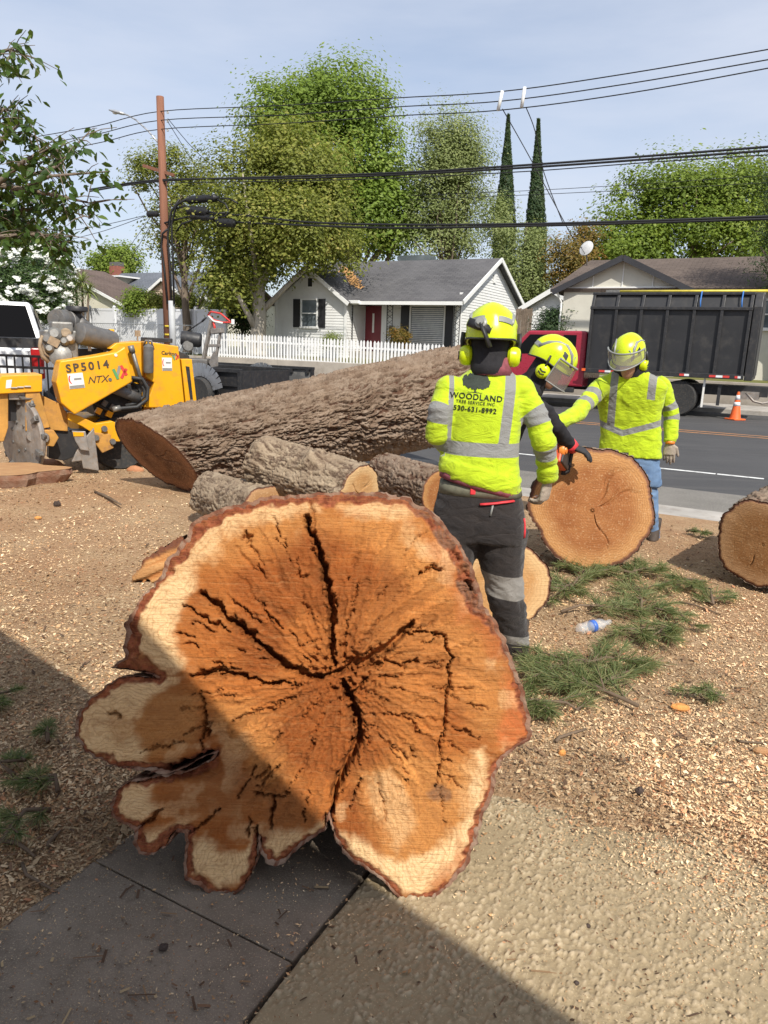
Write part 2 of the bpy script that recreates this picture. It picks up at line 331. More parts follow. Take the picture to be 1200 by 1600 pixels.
# rough sunlit paving and the smooth shaded slabs, with their joints
def driveway():
    s0, s1, n0, n1 = -.86, 4.0, -.9, 2.62
    jn = 1.28; js = -.892                                    # the joint between smooth and rough
    a = np.arange(-.885, 2.9, .0060); b = np.arange(.9, 2.50, .0066); S, Q = np.meshgrid(a, b, indexing='ij')
    wx = S+.02*(fbm(S*6, Q*6, seed=41, oct=2)-.5); wy = Q+.02*(fbm(S*6+9, Q*6, seed=43, oct=2)-.5)
    # pressed broom marks: short lumps drawn out along the slope
    f1, f2, i1 = worley(wx*84, wy*46, seed=51, jit=1.0); g1, _, i2 = worley(wx*140, wy*85, seed=53, jit=1.0); lump = np.maximum((1-sstep(.10, .62, f1))*(.25+.95*i1), .6*(1-sstep(.1, .6, g1))*i2)
    mask = sstep(.30, .52, fbm(S*3.1, Q*3.1, seed=61, oct=4)); wear = .12+.88*mask
    h = lump*wear; Z = .012+.011*h+.012*(fbm(S*1.7, Q*1.7, seed=66, oct=3)-.5)
    ed = np.minimum(np.minimum((S+.885)/.012, (Q-.9)/.012), (2.42+.5*(fbm(S*2.2, Q*2.2, seed=68, oct=4)-.5)-Q)/.22); Z = Z*np.clip(ed, 0, 1)-.03*(1-np.clip(ed, 0, 1))*sstep(1.9, 2.1, Q)
    P = S[..., None]*np.array(D)+Q[..., None]*np.array(N); P[..., 2] = Z
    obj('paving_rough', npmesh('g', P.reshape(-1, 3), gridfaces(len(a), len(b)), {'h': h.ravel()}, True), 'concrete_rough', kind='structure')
    root = thing('paving', None, None); tag(root, kind='structure')
    for q0, q1 in ((-.3, .604), (.609, 1.266), (1.271, 2.0)):
        for t0, t1 in ((-1.62, -.895), ):
            mb = MB(); k = [sn(t0, q0), sn(t1, q0), sn(t1, q1), sn(t0, q1)]
            mb.add([(p.x, p.y, z) for z in (-.06, .010) for p in k], [(3, 2, 1, 0), (4, 5, 6, 7), (0, 1, 5, 4), (1, 2, 6, 5), (2, 3, 7, 6), (3, 0, 4, 7)])
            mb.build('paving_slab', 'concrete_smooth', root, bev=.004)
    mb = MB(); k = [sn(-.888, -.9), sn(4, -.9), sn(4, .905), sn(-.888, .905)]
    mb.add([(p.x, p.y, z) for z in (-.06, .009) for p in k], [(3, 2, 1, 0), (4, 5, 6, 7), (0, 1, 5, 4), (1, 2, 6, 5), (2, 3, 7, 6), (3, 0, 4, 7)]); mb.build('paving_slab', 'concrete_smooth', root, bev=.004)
driveway()
# across the street: low retaining wall and the raised front yards behind it
WALLN = 25.7
def far_yards():
    mb = MB(); mb.prism([(WALLN, -.1), (WALLN+.22, -.1), (WALLN+.22, .80), (WALLN, .80)], -60, 6.4, 'X')
    o = mb.build('retaining_wall', 'wall_concrete', bev=.015, label='low bare concrete retaining wall under the white picket fence', cat='wall')
    o.matrix_world = Matrix(((D.x, N.x, 0, 0), (D.y, N.y, 0, 0), (0, 0, 1, 0), (0, 0, 0, 1)))
    MB().add([sn(-120, WALLN+.21, .74), sn(6.4, WALLN+.21, .74), sn(6.4, 34, 1.15), sn(-120, 34, 1.15), sn(6.4, 90, 1.3), sn(-120, 90, 1.3)], [(0, 1, 2, 3), (3, 2, 4, 5)]).build('front_lawn', 'lawn', kind='structure')
    MB().add([sn(6.4, 25.6, .10), sn(90, 25.6, .1), sn(90, 60, .9), sn(6.4, 60, .9)], [(0, 1, 2, 3)]).build('neighbour_yard', 'wall_concrete', kind='structure')
far_yards()
# ================================================================ wood and bark
def wood_mats():
    m, t, p = newmat('bark'); h = attr(t, 'h').outputs['Fac']; v = coords(t); i = attr(t, 'pid').outputs['Fac']
    b = noise(t, v, 45, 5, .65); c = noise(t, v, 6, 4, .6)
    plate = mixc(t, i, (.235, .17, .12), (.15, .102, .07)); plate = mixc(t, maprange(t, c, .4, .65, 0, .7), plate, (.29, .225, .17))
    col = mixc(t, maprange(t, h, .12, .42), (.085, .044, .028), plate); col = mixc(t, maprange(t, b, .5, .7, 0, .5), col, (.15, .09, .065))
    t.links.new(col, p.inputs['Base Color']); p.inputs['Roughness'].default_value = .92; p.inputs['Specular IOR Level'].default_value = .12; bump(t, p, b, .7, .012)
    m, t, p = newmat('bark_grey'); h = attr(t, 'h').outputs['Fac']; v = coords(t); b = noise(t, v, 50, 5, .65); c = noise(t, v, 7, 4, .6)
    plate = mixc(t, maprange(t, c, .35, .65), (.34, .265, .185), (.22, .16, .11)); col = mixc(t, maprange(t, h, .1, .5), (.10, .065, .045), plate)
    col = mixc(t, maprange(t, b, .5, .7, 0, .5), col, (.45, .36, .25))
    t.links.new(col, p.inputs['Base Color']); p.inputs['Roughness'].default_value = .92; p.inputs['Specular IOR Level'].default_value = .12; bump(t, p, b, .7, .012)
    m, t, p = newmat('bark_red'); h = attr(t, 'h').outputs['Fac']; v = coords(t); b = noise(t, v, 60, 5, .65); c = noise(t, v, 9, 4, .6)
    plate = mixc(t, maprange(t, c, .35, .62), (.24, .115, .07), (.31, .21, .15)); col = mixc(t, maprange(t, h, .15, .6), (.17, .07, .042), plate)
    t.links.new(col, p.inputs['Base Color']); p.inputs['Roughness'].default_value = .9; p.inputs['Specular IOR Level'].default_value = .15; bump(t, p, b, .7, .012)
    # sawn end grain: growth rings from the pith, rays, saw marks
    def cut(name, heart, heart2, sap, ring=.35, rings=26):
        m, t, p = newmat(name); r = attr(t, 'rr').outputs['Fac']; a = attr(t, 'ang').outputs['Fac']; v = coords(t)
        nz = noise(t, v, 7, 5, .6); fine = noise(t, v, 70, 4, .65)
        rw = mathn(t, 'ADD', r, mathn(t, 'MULTIPLY', mathn(t, 'SUBTRACT', nz, .5), .16))
        w_ = mathn(t, 'SINE', mathn(t, 'MULTIPLY', rw, rings*6.283)); w_ = maprange(t, w_, .2, 1, 0, ring)
        col = mixc(t, maprange(t, nz, .38, .62), heart, heart2); col = mixc(t, maprange(t, rw, .62, .84), col, sap)
        col = mixc(t, w_, col, tuple(x*.62 for x in heart2)); col = mixc(t, maprange(t, fine, .55, .72, 0, .35), col, (.80, .58, .34))
        s = noise(t, coords(t, 'Object', (3, 3, 60)), 3, 3, .6); col = mixc(t, maprange(t, s, .55, .7, 0, .25), col, tuple(x*.6 for x in heart2))
        edge = maprange(t, mathn(t, 'ADD', r, mathn(t, 'MULTIPLY', mathn(t, 'SUBTRACT', fine, .5), .05)), .93, .965)
        col = mixc(t, edge, col, (.17, .075, .045))
        t.links.new(col, p.inputs['Base Color']); p.inputs['Roughness'].default_value = .75; p.inputs['Specular IOR Level'].default_value = .25
        bump(t, p, mathn(t, 'ADD', fine, mathn(t, 'MULTIPLY', s, 1.3)), .45, .006)
    cut('cut_orange', (.36, .15, .05), (.28, .10, .03), (.46, .23, .085))
    cut('cut_tan', (.34, .175, .07), (.28, .13, .046), (.42, .24, .115))
    cut('cut_pale', (.46, .24, .09), (.52, .30, .13), (.60, .39, .19), .25, 14)
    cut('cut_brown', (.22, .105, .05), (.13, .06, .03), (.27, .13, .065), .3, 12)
    m, t, p = newmat('stump_face'); c = attr(t, 'col'); v = coords(t); fine = noise(t, v, 95, 5, .7); r = attr(t, 'ringc').outputs['Fac']; st = attr(t, 'streak').outputs['Fac']
    col = c.outputs['Color']
    w_ = mathn(t, 'SINE', mathn(t, 'MULTIPLY', mathn(t, 'ADD', r, mathn(t, 'MULTIPLY', noise(t, v, 9, 4), 2.2)), 9.0)); col = mixc(t, maprange(t, w_, .3, 1, 0, .30), col, (.30, .12, .035)); sw = noise(t, coords(t, 'Object', (2.5, 2.5, 55)), 3, 4, .65); col = mixc(t, maprange(t, sw, .53, .68, 0, .28), col, (.24, .10, .035)); col = mixc(t, maprange(t, sw, .47, .34, 0, .10), col, (.72, .46, .22))
    col = mixc(t, maprange(t, fine, .30, .70, .0, .5), col, (.58, .42, .30), 'SOFT_LIGHT'); col = mixc(t, maprange(t, fine, .56, .74, 0, .45), col, (.13, .05, .018))
    col = mixc(t, maprange(t, st, .54, .78, 0, .5), col, (.20, .075, .022))
    t.links.new(col, p.inputs['Base Color']); p.inputs['Roughness'].default_value = .78; p.inputs['Specular IOR Level'].default_value = .22
    bump(t, p, mathn(t, 'ADD', mathn(t, 'ADD', fine, mathn(t, 'MULTIPLY', st, .8)), mathn(t, 'MULTIPLY', sw, 1.2)), .75, .007)
wood_mats()
def seg_dist(P, A, B):
    d = B-A; t = np.clip(((P-A)@d)/max(d@d, 1e-9), 0, 1); q = P-(A+t[:, None]*d); return np.hypot(q[:, 0], q[:, 1]), t
def poly_sdf(P, poly):                                        # >0 inside
    poly = np.asarray(poly, float); n = len(poly); dm = np.full(len(P), 1e9); ins = np.zeros(len(P), bool)
    for i in range(n):
        A = poly[i]; B = poly[(i+1) % n]; d, _ = seg_dist(P, A, B); dm = np.minimum(dm, d)
        c = ((A[1] > P[:, 1]) != (B[1] > P[:, 1])); xi = (B[0]-A[0])*(P[:, 1]-A[1])/((B[1]-A[1]) or 1e-9)+A[0]; ins ^= c & (P[:, 0] < xi)
    return np.where(ins, dm, -dm)
# ---------------------------------------------------------------- the big root-flare round
def big_round():
    LEAN = math.tan(rad(20)); Y0 = 1.762
    OUT = [(480,772),(530,768),(590,770),(640,780),(668,797),(690,815),(715,845),(735,880),(750,920),(758,950),(775,972),(790,1002),(808,1054),(821,1089),(828,1115),(830,1156),(801,1172),(780,1190),(774,1212),
        (772,1232),(762,1257),(751,1289),(742,1321),(729,1352),(704,1384),(678,1404),(650,1409),(628,1408),(615,1397),(599,1378),(587,1368),(574,1359),(545,1344),(525,1312),(514,1280),(508,1296),(496,1306),(474,1318),(442,1352),
        (417,1349),(405,1333),(402,1312),(400,1336),(398,1357),(382,1386),(363,1398),(328,1399),(314,1385),(290,1374),(286,1349),(292,1318),(290,1300),(274,1299),(258,1322),(239,1337),(217,1334),(208,1314),(212,1297),
        (195,1290),(176,1276),(171,1257),(182,1235),(201,1222),(235,1217),(286,1209),(325,1190),(336,1178),(318,1182),(286,1202),(255,1211),(234,1207),(204,1202),(173,1195),(138,1179),(119,1159),(115,1137),(122,1114),(137,1096),(152,1082),(182,1061),(214,1054),(246,1060),
        (228,1050),(198,1046),(170,1044),(178,1037),(196,1029),(192,1010),(197,988),(194,975),(211,948),(217,936),(236,917),(254,899),(256,877),(275,862),(290,842),(300,815),(334,798),(385,785),(417,776),(448,773)]
    OUT = np.array(OUT, float)
    # densify with small raggedness
    pts = []
    for i in range(len(OUT)):
        A = OUT[i]; B = OUT[(i+1) % len(OUT)]; k = max(2, int(np.hypot(*(B-A))/3.0))
        pts += [A+(B-A)*j/k for j in range(k)]
    pts = np.array(pts); ai = np.arange(len(pts)); nx = np.roll(pts, -1, 0)-np.roll(pts, 1, 0); nrm = np.stack([nx[:, 1], -nx[:, 0]], 1); nrm /= np.hypot(nrm[:, 0], nrm[:, 1])[:, None]+1e-9
    cen = np.array([505., 1080.]); rag = (fbm(ai*.35, ai*0, seed=21, oct=3)-.5)*7; pts = pts+nrm*rag[:, None]
    def face(px, disp=0.):                                    # photo pixels -> the leaning sawn plane (arrays)
        px = np.asarray(px, float); dl = np.stack([(px[:, 0]-600)/F, (800-px[:, 1])/F, -np.ones(len(px))], 1) @ RC.T
        s = (Y0+EYE*LEAN)/(dl[:, 1]-dl[:, 2]*LEAN); q = CAMP+dl*s[:, None]
        nn = np.array([0, -1, LEAN]); nn = nn/np.linalg.norm(nn); return q+np.asarray(disp)[..., None]*nn if np.ndim(disp) else q+disp*nn
    step = 2.0; gx = np.arange(100, 846, step); gy = np.arange(756, 1424, step); GX, GY = np.meshgrid(gx, gy, indexing='ij'); P = np.stack([GX.ravel(), GY.ravel()], 1)
    sd = poly_sdf(P, pts); keep = sd > .3
    # bark thickness, thicker on the upper right and in some roots
    gau = lambda cx, cy, r: np.exp(-((P[:, 0]-cx)**2+(P[:, 1]-cy)**2)/r**2)
    nb = fbm(P[:, 0]*.035, P[:, 1]*.035, seed=5, oct=4); thick = 3+20*nb**1.5+22*gau(742, 905, 58)+14*gau(700, 830, 45)+10*gau(300, 840, 60)+8*gau(500, 775, 90)+12*gau(200, 1010, 50)+9*gau(240, 1330, 60)
    ins = sd-thick                                            # distance inside the wood
    # cracks: polylines with width and depth
    CR = [([(476,806),(482,828),(497,850),(503,880),(510,915),(518,950),(520,985),(518,1015),(524,1040)], 7.5, .085), ([(497,850),(489,862),(505,890)], 2.5, .03),
          ([(316,926),(345,952),(378,980),(408,1010),(432,1033),(470,1052),(512,1056),(530,1052)], 8, .07), ([(284,946),(312,960),(340,975),(360,986)], 4, .04),
          ([(300,1056),(340,1050),(384,1055),(412,1068),(462,1068)], 5.5, .06), ([(330,1038),(352,1044),(376,1042)], 3, .03),
          ([(528,1050),(556,1036),(580,1028),(606,1012),(628,992),(647,972)], 10, .07), ([(545,1048),(575,1040),(600,1036)], 5, .05),
          ([(534,1066),(546,1080),(552,1104),(560,1128),(561,1150),(549,1178),(536,1205),(526,1235),(518,1262),(513,1284)], 9.5, .10), ([(561,1135),(572,1152),(577,1166)], 2.2, .03), ([(552,1085),(562,1070),(568,1058)], 5, .05),
          ([(641,987),(672,988),(692,996),(698,1014),(704,1028),(703,1052),(698,1085),(697,1120),(691,1160),(684,1212),(678,1232)], 3.2, .04), ([(690,1172),(688,1230),(694,1290)], 1.3, .015),
          ([(548,1268),(556,1240),(562,1215)], 3, .03), ([(462,896),(487,899)], 2, .02), ([(494,1003),(470,1010),(452,985)], 1.8, .02), ([(400,935),(425,965),(440,985)], 2.6, .025),
          ([(316,1080),(318,1110),(322,1140),(314,1172)], 3.2, .04), ([(336,1178),(300,1192),(262,1206)], 10, .09), ([(218,1174),(250,1166),(290,1160)], 2.4, .02), ([(166,1108),(178,1112),(190,1118)], 3.5, .03),
          ([(426,1245),(424,1268),(426,1290)], 4.5, .04), ([(396,1240),(424,1246),(450,1238)], 3, .03), ([(390,1275),(388,1300),(386,1310)], 3, .03), ([(372,1245),(392,1210),(402,1195)], 2.5, .025), ([(255,1262),(238,1280),(216,1292)], 4, .035),
          ([(296,1302),(330,1275),(346,1262)], 3, .03), ([(404,1330),(402,1305),(399,1290)], 4.5, .05), ([(634,866),(650,845),(664,828)], 1.5, .012), ([(655,893),(676,886),(690,892)], 5, .035), ([(560,1115),(640,1118),(700,1130)], 1.6, .015), ([(380,842),(392,838)], 6, .03), ([(386,830),(384,848)], 4, .03),
          ([(608,1002),(600,1030),(625,1040),(648,1030)], 4.5, .035), ([(272,988),(300,994)], 3, .03), ([(284,1004),(306,1008)], 3.5, .03), ([(736,920),(728,905)], 5, .03), ([(390,1110),(440,1095),(470,1080)], 1.6, .015)]
    # a spray of finer radial checks round the pith
    pith = np.array([530., 1058.]); rr = random.Random(5)
    for k in range(95):
        a = rr.uniform(0, 2*math.pi); r0 = 30+190*rr.random()**.8; l = rr.uniform(10, 60); c, s_ = math.cos(a), math.sin(a)
        b = a+rr.uniform(-.12, .12); q0 = pith+np.array([c, s_])*r0; q1 = q0+np.array([math.cos(b), math.sin(b)])*l; CR.append(([tuple(q0), tuple((q0+q1)/2+np.array([-s_, c])*rr.uniform(-2, 2)), tuple(q1)], rr.uniform(1.4, 3.6), rr.uniform(.008, .028)))
    wob = (fbm(P[:, 0]*.09, P[:, 1]*.09, seed=31, oct=4)-.5); Pw = P+np.stack([(fbm(P[:, 0]*.07, P[:, 1]*.07, seed=33, oct=5, gain=.65)-.5)*20, (fbm(P[:, 0]*.07+50, P[:, 1]*.07, seed=35, oct=5, gain=.65)-.5)*20], 1)
    crack = np.zeros(len(P)); 
    for pl, wd, dp in CR:
        pl = np.array(pl, float); dm = np.full(len(P), 1e9); tt = np.zeros(len(P))
        lo = pl.min(0)-25; hi = pl.max(0)+25; box_ = np.where((P[:, 0] > lo[0]) & (P[:, 0] < hi[0]) & (P[:, 1] > lo[1]) & (P[:, 1] < hi[1]))[0]; PP = Pw[box_]; d_ = np.full(len(box_), 1e9); u_ = np.zeros(len(box_)); K = len(pl)-1
        for i in range(K):
            d, t = seg_dist(PP, pl[i], pl[i+1]); up = d < d_; d_ = np.where(up, d, d_); u_ = np.where(up, (i+t)/K, u_)
        wdt = wd*.5*(.55+.9*np.sin(np.pi*np.clip(u_, .04, .96))**.6)*(.6+.8*fbm(PP[:, 0]*.12, PP[:, 1]*.12, seed=77, oct=2)); cr = dp*sstep(1.35, .35, d_/np.maximum(wdt, 1.0))
        crack[box_] = np.maximum(crack[box_], cr)
    th = np.arctan2(P[:, 1]-pith[1], P[:, 0]-pith[0]); ra = np.hypot(P[:, 0]-pith[0], P[:, 1]-pith[1])
    streak = fbm(th*26+wob*2, ra*.018+wob, seed=13, oct=5, gain=.62); rough = fbm(th*55, ra*.05, seed=15, oct=3)
    # ---- the wood's own colours
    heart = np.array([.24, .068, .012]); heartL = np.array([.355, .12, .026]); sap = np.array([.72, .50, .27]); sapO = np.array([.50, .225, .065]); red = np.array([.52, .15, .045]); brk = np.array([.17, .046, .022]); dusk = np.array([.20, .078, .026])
    mixw = lambda A, B, k: A+(B-A)*k[:, None]
    col = mixw(np.tile(heart, (len(P), 1)), heartL, sstep(.35, .66, fbm(P[:, 0]*.012, P[:, 1]*.012, seed=3, oct=4)))
    jag = 26*(fbm(th*9, ra*.01, seed=91, oct=4)-.5)+14*wob
    soft = lambda poly, w_: sstep(-w_, w_, poly_sdf(P, poly)+jag)
    col = mixw(col, sapO, .75*soft([(330,830),(400,795),(520,790),(650,800),(700,870),(725,940),(700,950),(640,900),(560,840),(480,830),(420,860),(350,880),(300,890)], 26))
    col = mixw(col, sapO, .65*soft([(640,990),(720,960),(790,1020),(815,1100),(790,1160),(740,1150),(720,1080),(700,1020)], 34))
    col = mixw(col, np.array([.42, .17, .045]), .6*soft([(560,960),(640,900),(700,950),(690,1100),(640,1200),(600,1150)], 50))
    col = mixw(col, sapO*.95, .7*soft([(335,1088),(392,1092),(430,1150),(455,1215),(420,1235),(370,1180),(330,1140)], 20))
    col = mixw(col, sapO, .85*soft([(560,1210),(640,1170),(700,1190),(750,1170),(762,1210),(740,1290),(700,1370),(650,1395),(600,1360),(590,1300)], 22))
    col = mixw(col, np.array([.44, .22, .075]), .6*soft([(190,1085),(260,1075),(315,1085),(310,1160),(240,1190),(200,1150)], 14))
    for poly, k in (([(215,945),(240,918),(285,905),(292,930),(272,960),(272,1000),(285,1030),(278,1056),(250,1052),(212,1018),(206,985)], .95),
                    ([(262,905),(272,880),(295,860),(318,815),(350,800),(420,785),(500,780),(500,800),(440,808),(400,822),(352,832),(340,860),(310,880),(300,915)], .72), ([(525,792),(600,785),(640,798),(600,804),(540,804)], .6), ([(690,850),(704,862),(700,880),(660,868),(640,850),(650,842)], .7), ([(728,925),(734,945),(722,950),(718,930)], .8),
                    ([(118,1152),(124,1118),(148,1094),(190,1066),(240,1058),(268,1066),(228,1098),(214,1130),(222,1165),(232,1196),(170,1188),(138,1172)], .95), ([(180,1240),(205,1226),(238,1222),(228,1250),(240,1265),(225,1280),(196,1282),(178,1262)], .95),
                    ([(214,1300),(250,1290),(300,1280),(290,1296),(262,1306),(238,1330),(218,1326)], .9), ([(292,1330),(300,1308),(322,1300),(340,1325),(380,1330),(396,1310),(396,1350),(380,1380),(340,1392),(318,1376),(294,1366)], .97), ([(412,1318),(430,1300),(470,1296),(498,1290),(500,1302),(474,1312),(440,1344),(418,1342)], .9),
                    ([(520,1296),(540,1304),(600,1345),(640,1340),(700,1320),(735,1262),(740,1230),(756,1250),(740,1310),(720,1350),(690,1385),(650,1400),(620,1390),(580,1350),(545,1330)], 1.0), ([(738,1172),(752,1168),(766,1200),(762,1230),(748,1244),(740,1220),(744,1196)], .9), ([(572,1216),(612,1200),(640,1250),(650,1300),(620,1330),(596,1290)], .45)):
        col = mixw(col, sap, k*soft(poly, 10))
    col = mixw(col, np.array([.42, .22, .085]), .55*soft([(166,1112),(205,1106),(216,1150),(192,1166),(172,1145)], 8))
    col = mixw(col, red, .85*soft([(795,1060),(822,1095),(826,1158),(800,1168),(780,1160),(790,1110)], 9)); col = mixw(col, red*.8, .6*soft([(655,830),(690,850),(722,900),(745,950),(720,965),(700,900),(672,865)], 14))
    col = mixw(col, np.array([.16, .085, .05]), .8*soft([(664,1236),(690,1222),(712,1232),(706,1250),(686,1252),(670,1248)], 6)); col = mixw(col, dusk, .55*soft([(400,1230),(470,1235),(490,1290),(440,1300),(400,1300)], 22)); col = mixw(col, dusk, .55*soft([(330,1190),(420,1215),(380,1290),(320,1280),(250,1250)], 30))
    col = mixw(col, sap, .35*sstep(.55, .7, fbm(P[:, 0]*.03, P[:, 1]*.03, seed=87, oct=4))*sstep(60, 20, ins)); col = mixw(col, red*.75, .6*sstep(.46, .66, fbm(P[:, 0]*.022, P[:, 1]*.022, seed=89, oct=4))*sstep(34, 6, ins)*sstep(560, 640, P[:, 0]+.2*(1100-P[:, 1])))
    kb = sstep(2, -3, ins+wob*8); lit = fbm(P[:, 0]*.12, P[:, 1]*.12, seed=71, oct=3)
    barkc = mixw(np.tile(brk, (len(P), 1)), np.array([.27, .085, .04]), sstep(.4, .62, lit)); barkc = mixw(barkc, np.array([.17, .10, .068]), .8*sstep(.42, .6, fbm(P[:, 0]*.06, P[:, 1]*.06, seed=72, oct=3))*np.clip(gau(742, 905, 90)+gau(700, 830, 60), 0, 1)); barkc = barkc*(.6+.8*fbm(P[:, 0]*.2, P[:, 1]*.2, seed=74, oct=3))[:, None]; col = col*(1-kb[:, None])+barkc*kb[:, None]
    # ---- relief
    hz = sstep(290, 170, ra)*sstep(0, 40, ins); fk1, fk2, fid = worley(th*11+wob*1.5, ra*.022+wob*1.5, seed=23); tear = (fid-.5)*sstep(.02, .12, fk2-fk1); ft1, ft2, fid2 = worley(th*30+wob*2, ra*.05+wob*2, seed=25)
    pit = sstep(.60, .70, fbm(P[:, 0]*.13, P[:, 1]*.13, seed=45, oct=3))*gau(532, 1050, 60); crack = np.maximum(crack, .035*pit)
    disp = .010*hz*tear+.006*hz*(fid2-.5)*sstep(.02, .15, ft2-ft1)+.010*(fbm(P[:, 0]*.011, P[:, 1]*.011, seed=9, oct=3)-.5)+.012*(streak-.5)*(.4+.6*hz)+.004*(rough-.5)
    col = col*((.80+.40*streak)*(1+.35*hz*(fid-.5)+.22*hz*(fid2-.5)))[:, None]
    fl, _, _ = worley(th*16, ra*.03, seed=19); disp += .0035*np.where(ra < 250, (fl-.4), 0)*sstep(300, 160, ra)
    disp -= crack; disp += kb*((.012+.03*gau(735, 900, 80))*(fbm(P[:, 0]*.16, P[:, 1]*.16, seed=73, oct=3)-.55)-.006); disp -= .006*sstep(6, 0, sd)
    disp -= .05*np.exp(-((P[:, 0]-290)**2/55**2+(P[:, 1]-1205)**2/14**2)); disp += .012*gau(240, 1130, 70)
    idx = -np.ones(len(P), int); idx[keep] = np.arange(keep.sum()); f = gridfaces(len(gx), len(gy)); f = idx[f]; f = f[(f >= 0).all(1)][:, ::-1]
    base = gz(520, 1330); base.z = 0; V = face(P[keep], disp[keep])-np.array(base)
    root = thing('log_round', 'huge orange root-flare round cut across, cracked from the pith, bark-rimmed, lying on the paving', 'log round', base)
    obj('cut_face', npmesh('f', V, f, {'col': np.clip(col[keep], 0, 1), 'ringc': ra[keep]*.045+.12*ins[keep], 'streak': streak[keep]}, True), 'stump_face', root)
    # ---- bark side: the outline drawn back and in
    K = 34; n = len(pts); ring = face(pts, 0.0); cen3 = face(np.array([[520., 1075.]]), 0.)[0]; back = np.array([0, 1., -LEAN]); back /= np.linalg.norm(back)
    lipd = (fbm(ai*.11, ai*0+3, seed=64, oct=3)-.5)*.022; lip = face(pts+(cen-pts)/np.hypot(*(cen-pts).T)[:, None]*9, -.016); V = [lip]; Hh = [np.full(n, .45)]
    arc = np.concatenate([[0], np.cumsum(np.hypot(*np.diff(pts, axis=0).T))])*.0021
    for k in range(K):
        t = k/(K-1); dpt = .56*t**1.1; sh = 1-.34*sstep(0, 1, t)**1.2; q = cen3+(ring-cen3)*sh+back*dpt
        out = ring-cen3; out /= np.linalg.norm(out, axis=1)[:, None]+1e-9
        f1, f2, idd = worley(arc*16+.4*fbm(arc*9, arc*0+dpt*9, seed=2), arc*0+dpt*13, seed=6); h = sstep(.03, .3, f2-f1)*(.5+.5*idd)
        q = q+out*((.030*(h-.5)+.035*(fbm(arc*5, arc*0+dpt*6, seed=12, oct=3)-.5))*sstep(.0, .16, t)+.004*sstep(0, .1, t))[:, None]
        q = q-back*(lipd*sstep(.12, 0, t))[:, None]; q[:, 2] = np.maximum(q[:, 2], .004*np.sin(ai)+.006); V.append(q); Hh.append(h)
    V = np.concatenate(V)-np.array(base); fb = gridfaces(K+1, n, True); last = np.arange(n)+K*n
    V = np.vstack([V, V[last].mean(0)]); tri = np.stack([last, np.roll(last, -1), np.full(n, len(V)-1), np.full(n, len(V)-1)], 1)
    me = bpy.data.meshes.new('bark'); me.from_pydata(V.tolist(), [], [tuple(x) for x in fb.tolist()]+[tuple(x[:3]) for x in tri.tolist()]); setattr_f(me, 'h', np.concatenate(Hh+[np.zeros(1)]))
    obj('bark', me, 'bark_red', root, True)
big_round()
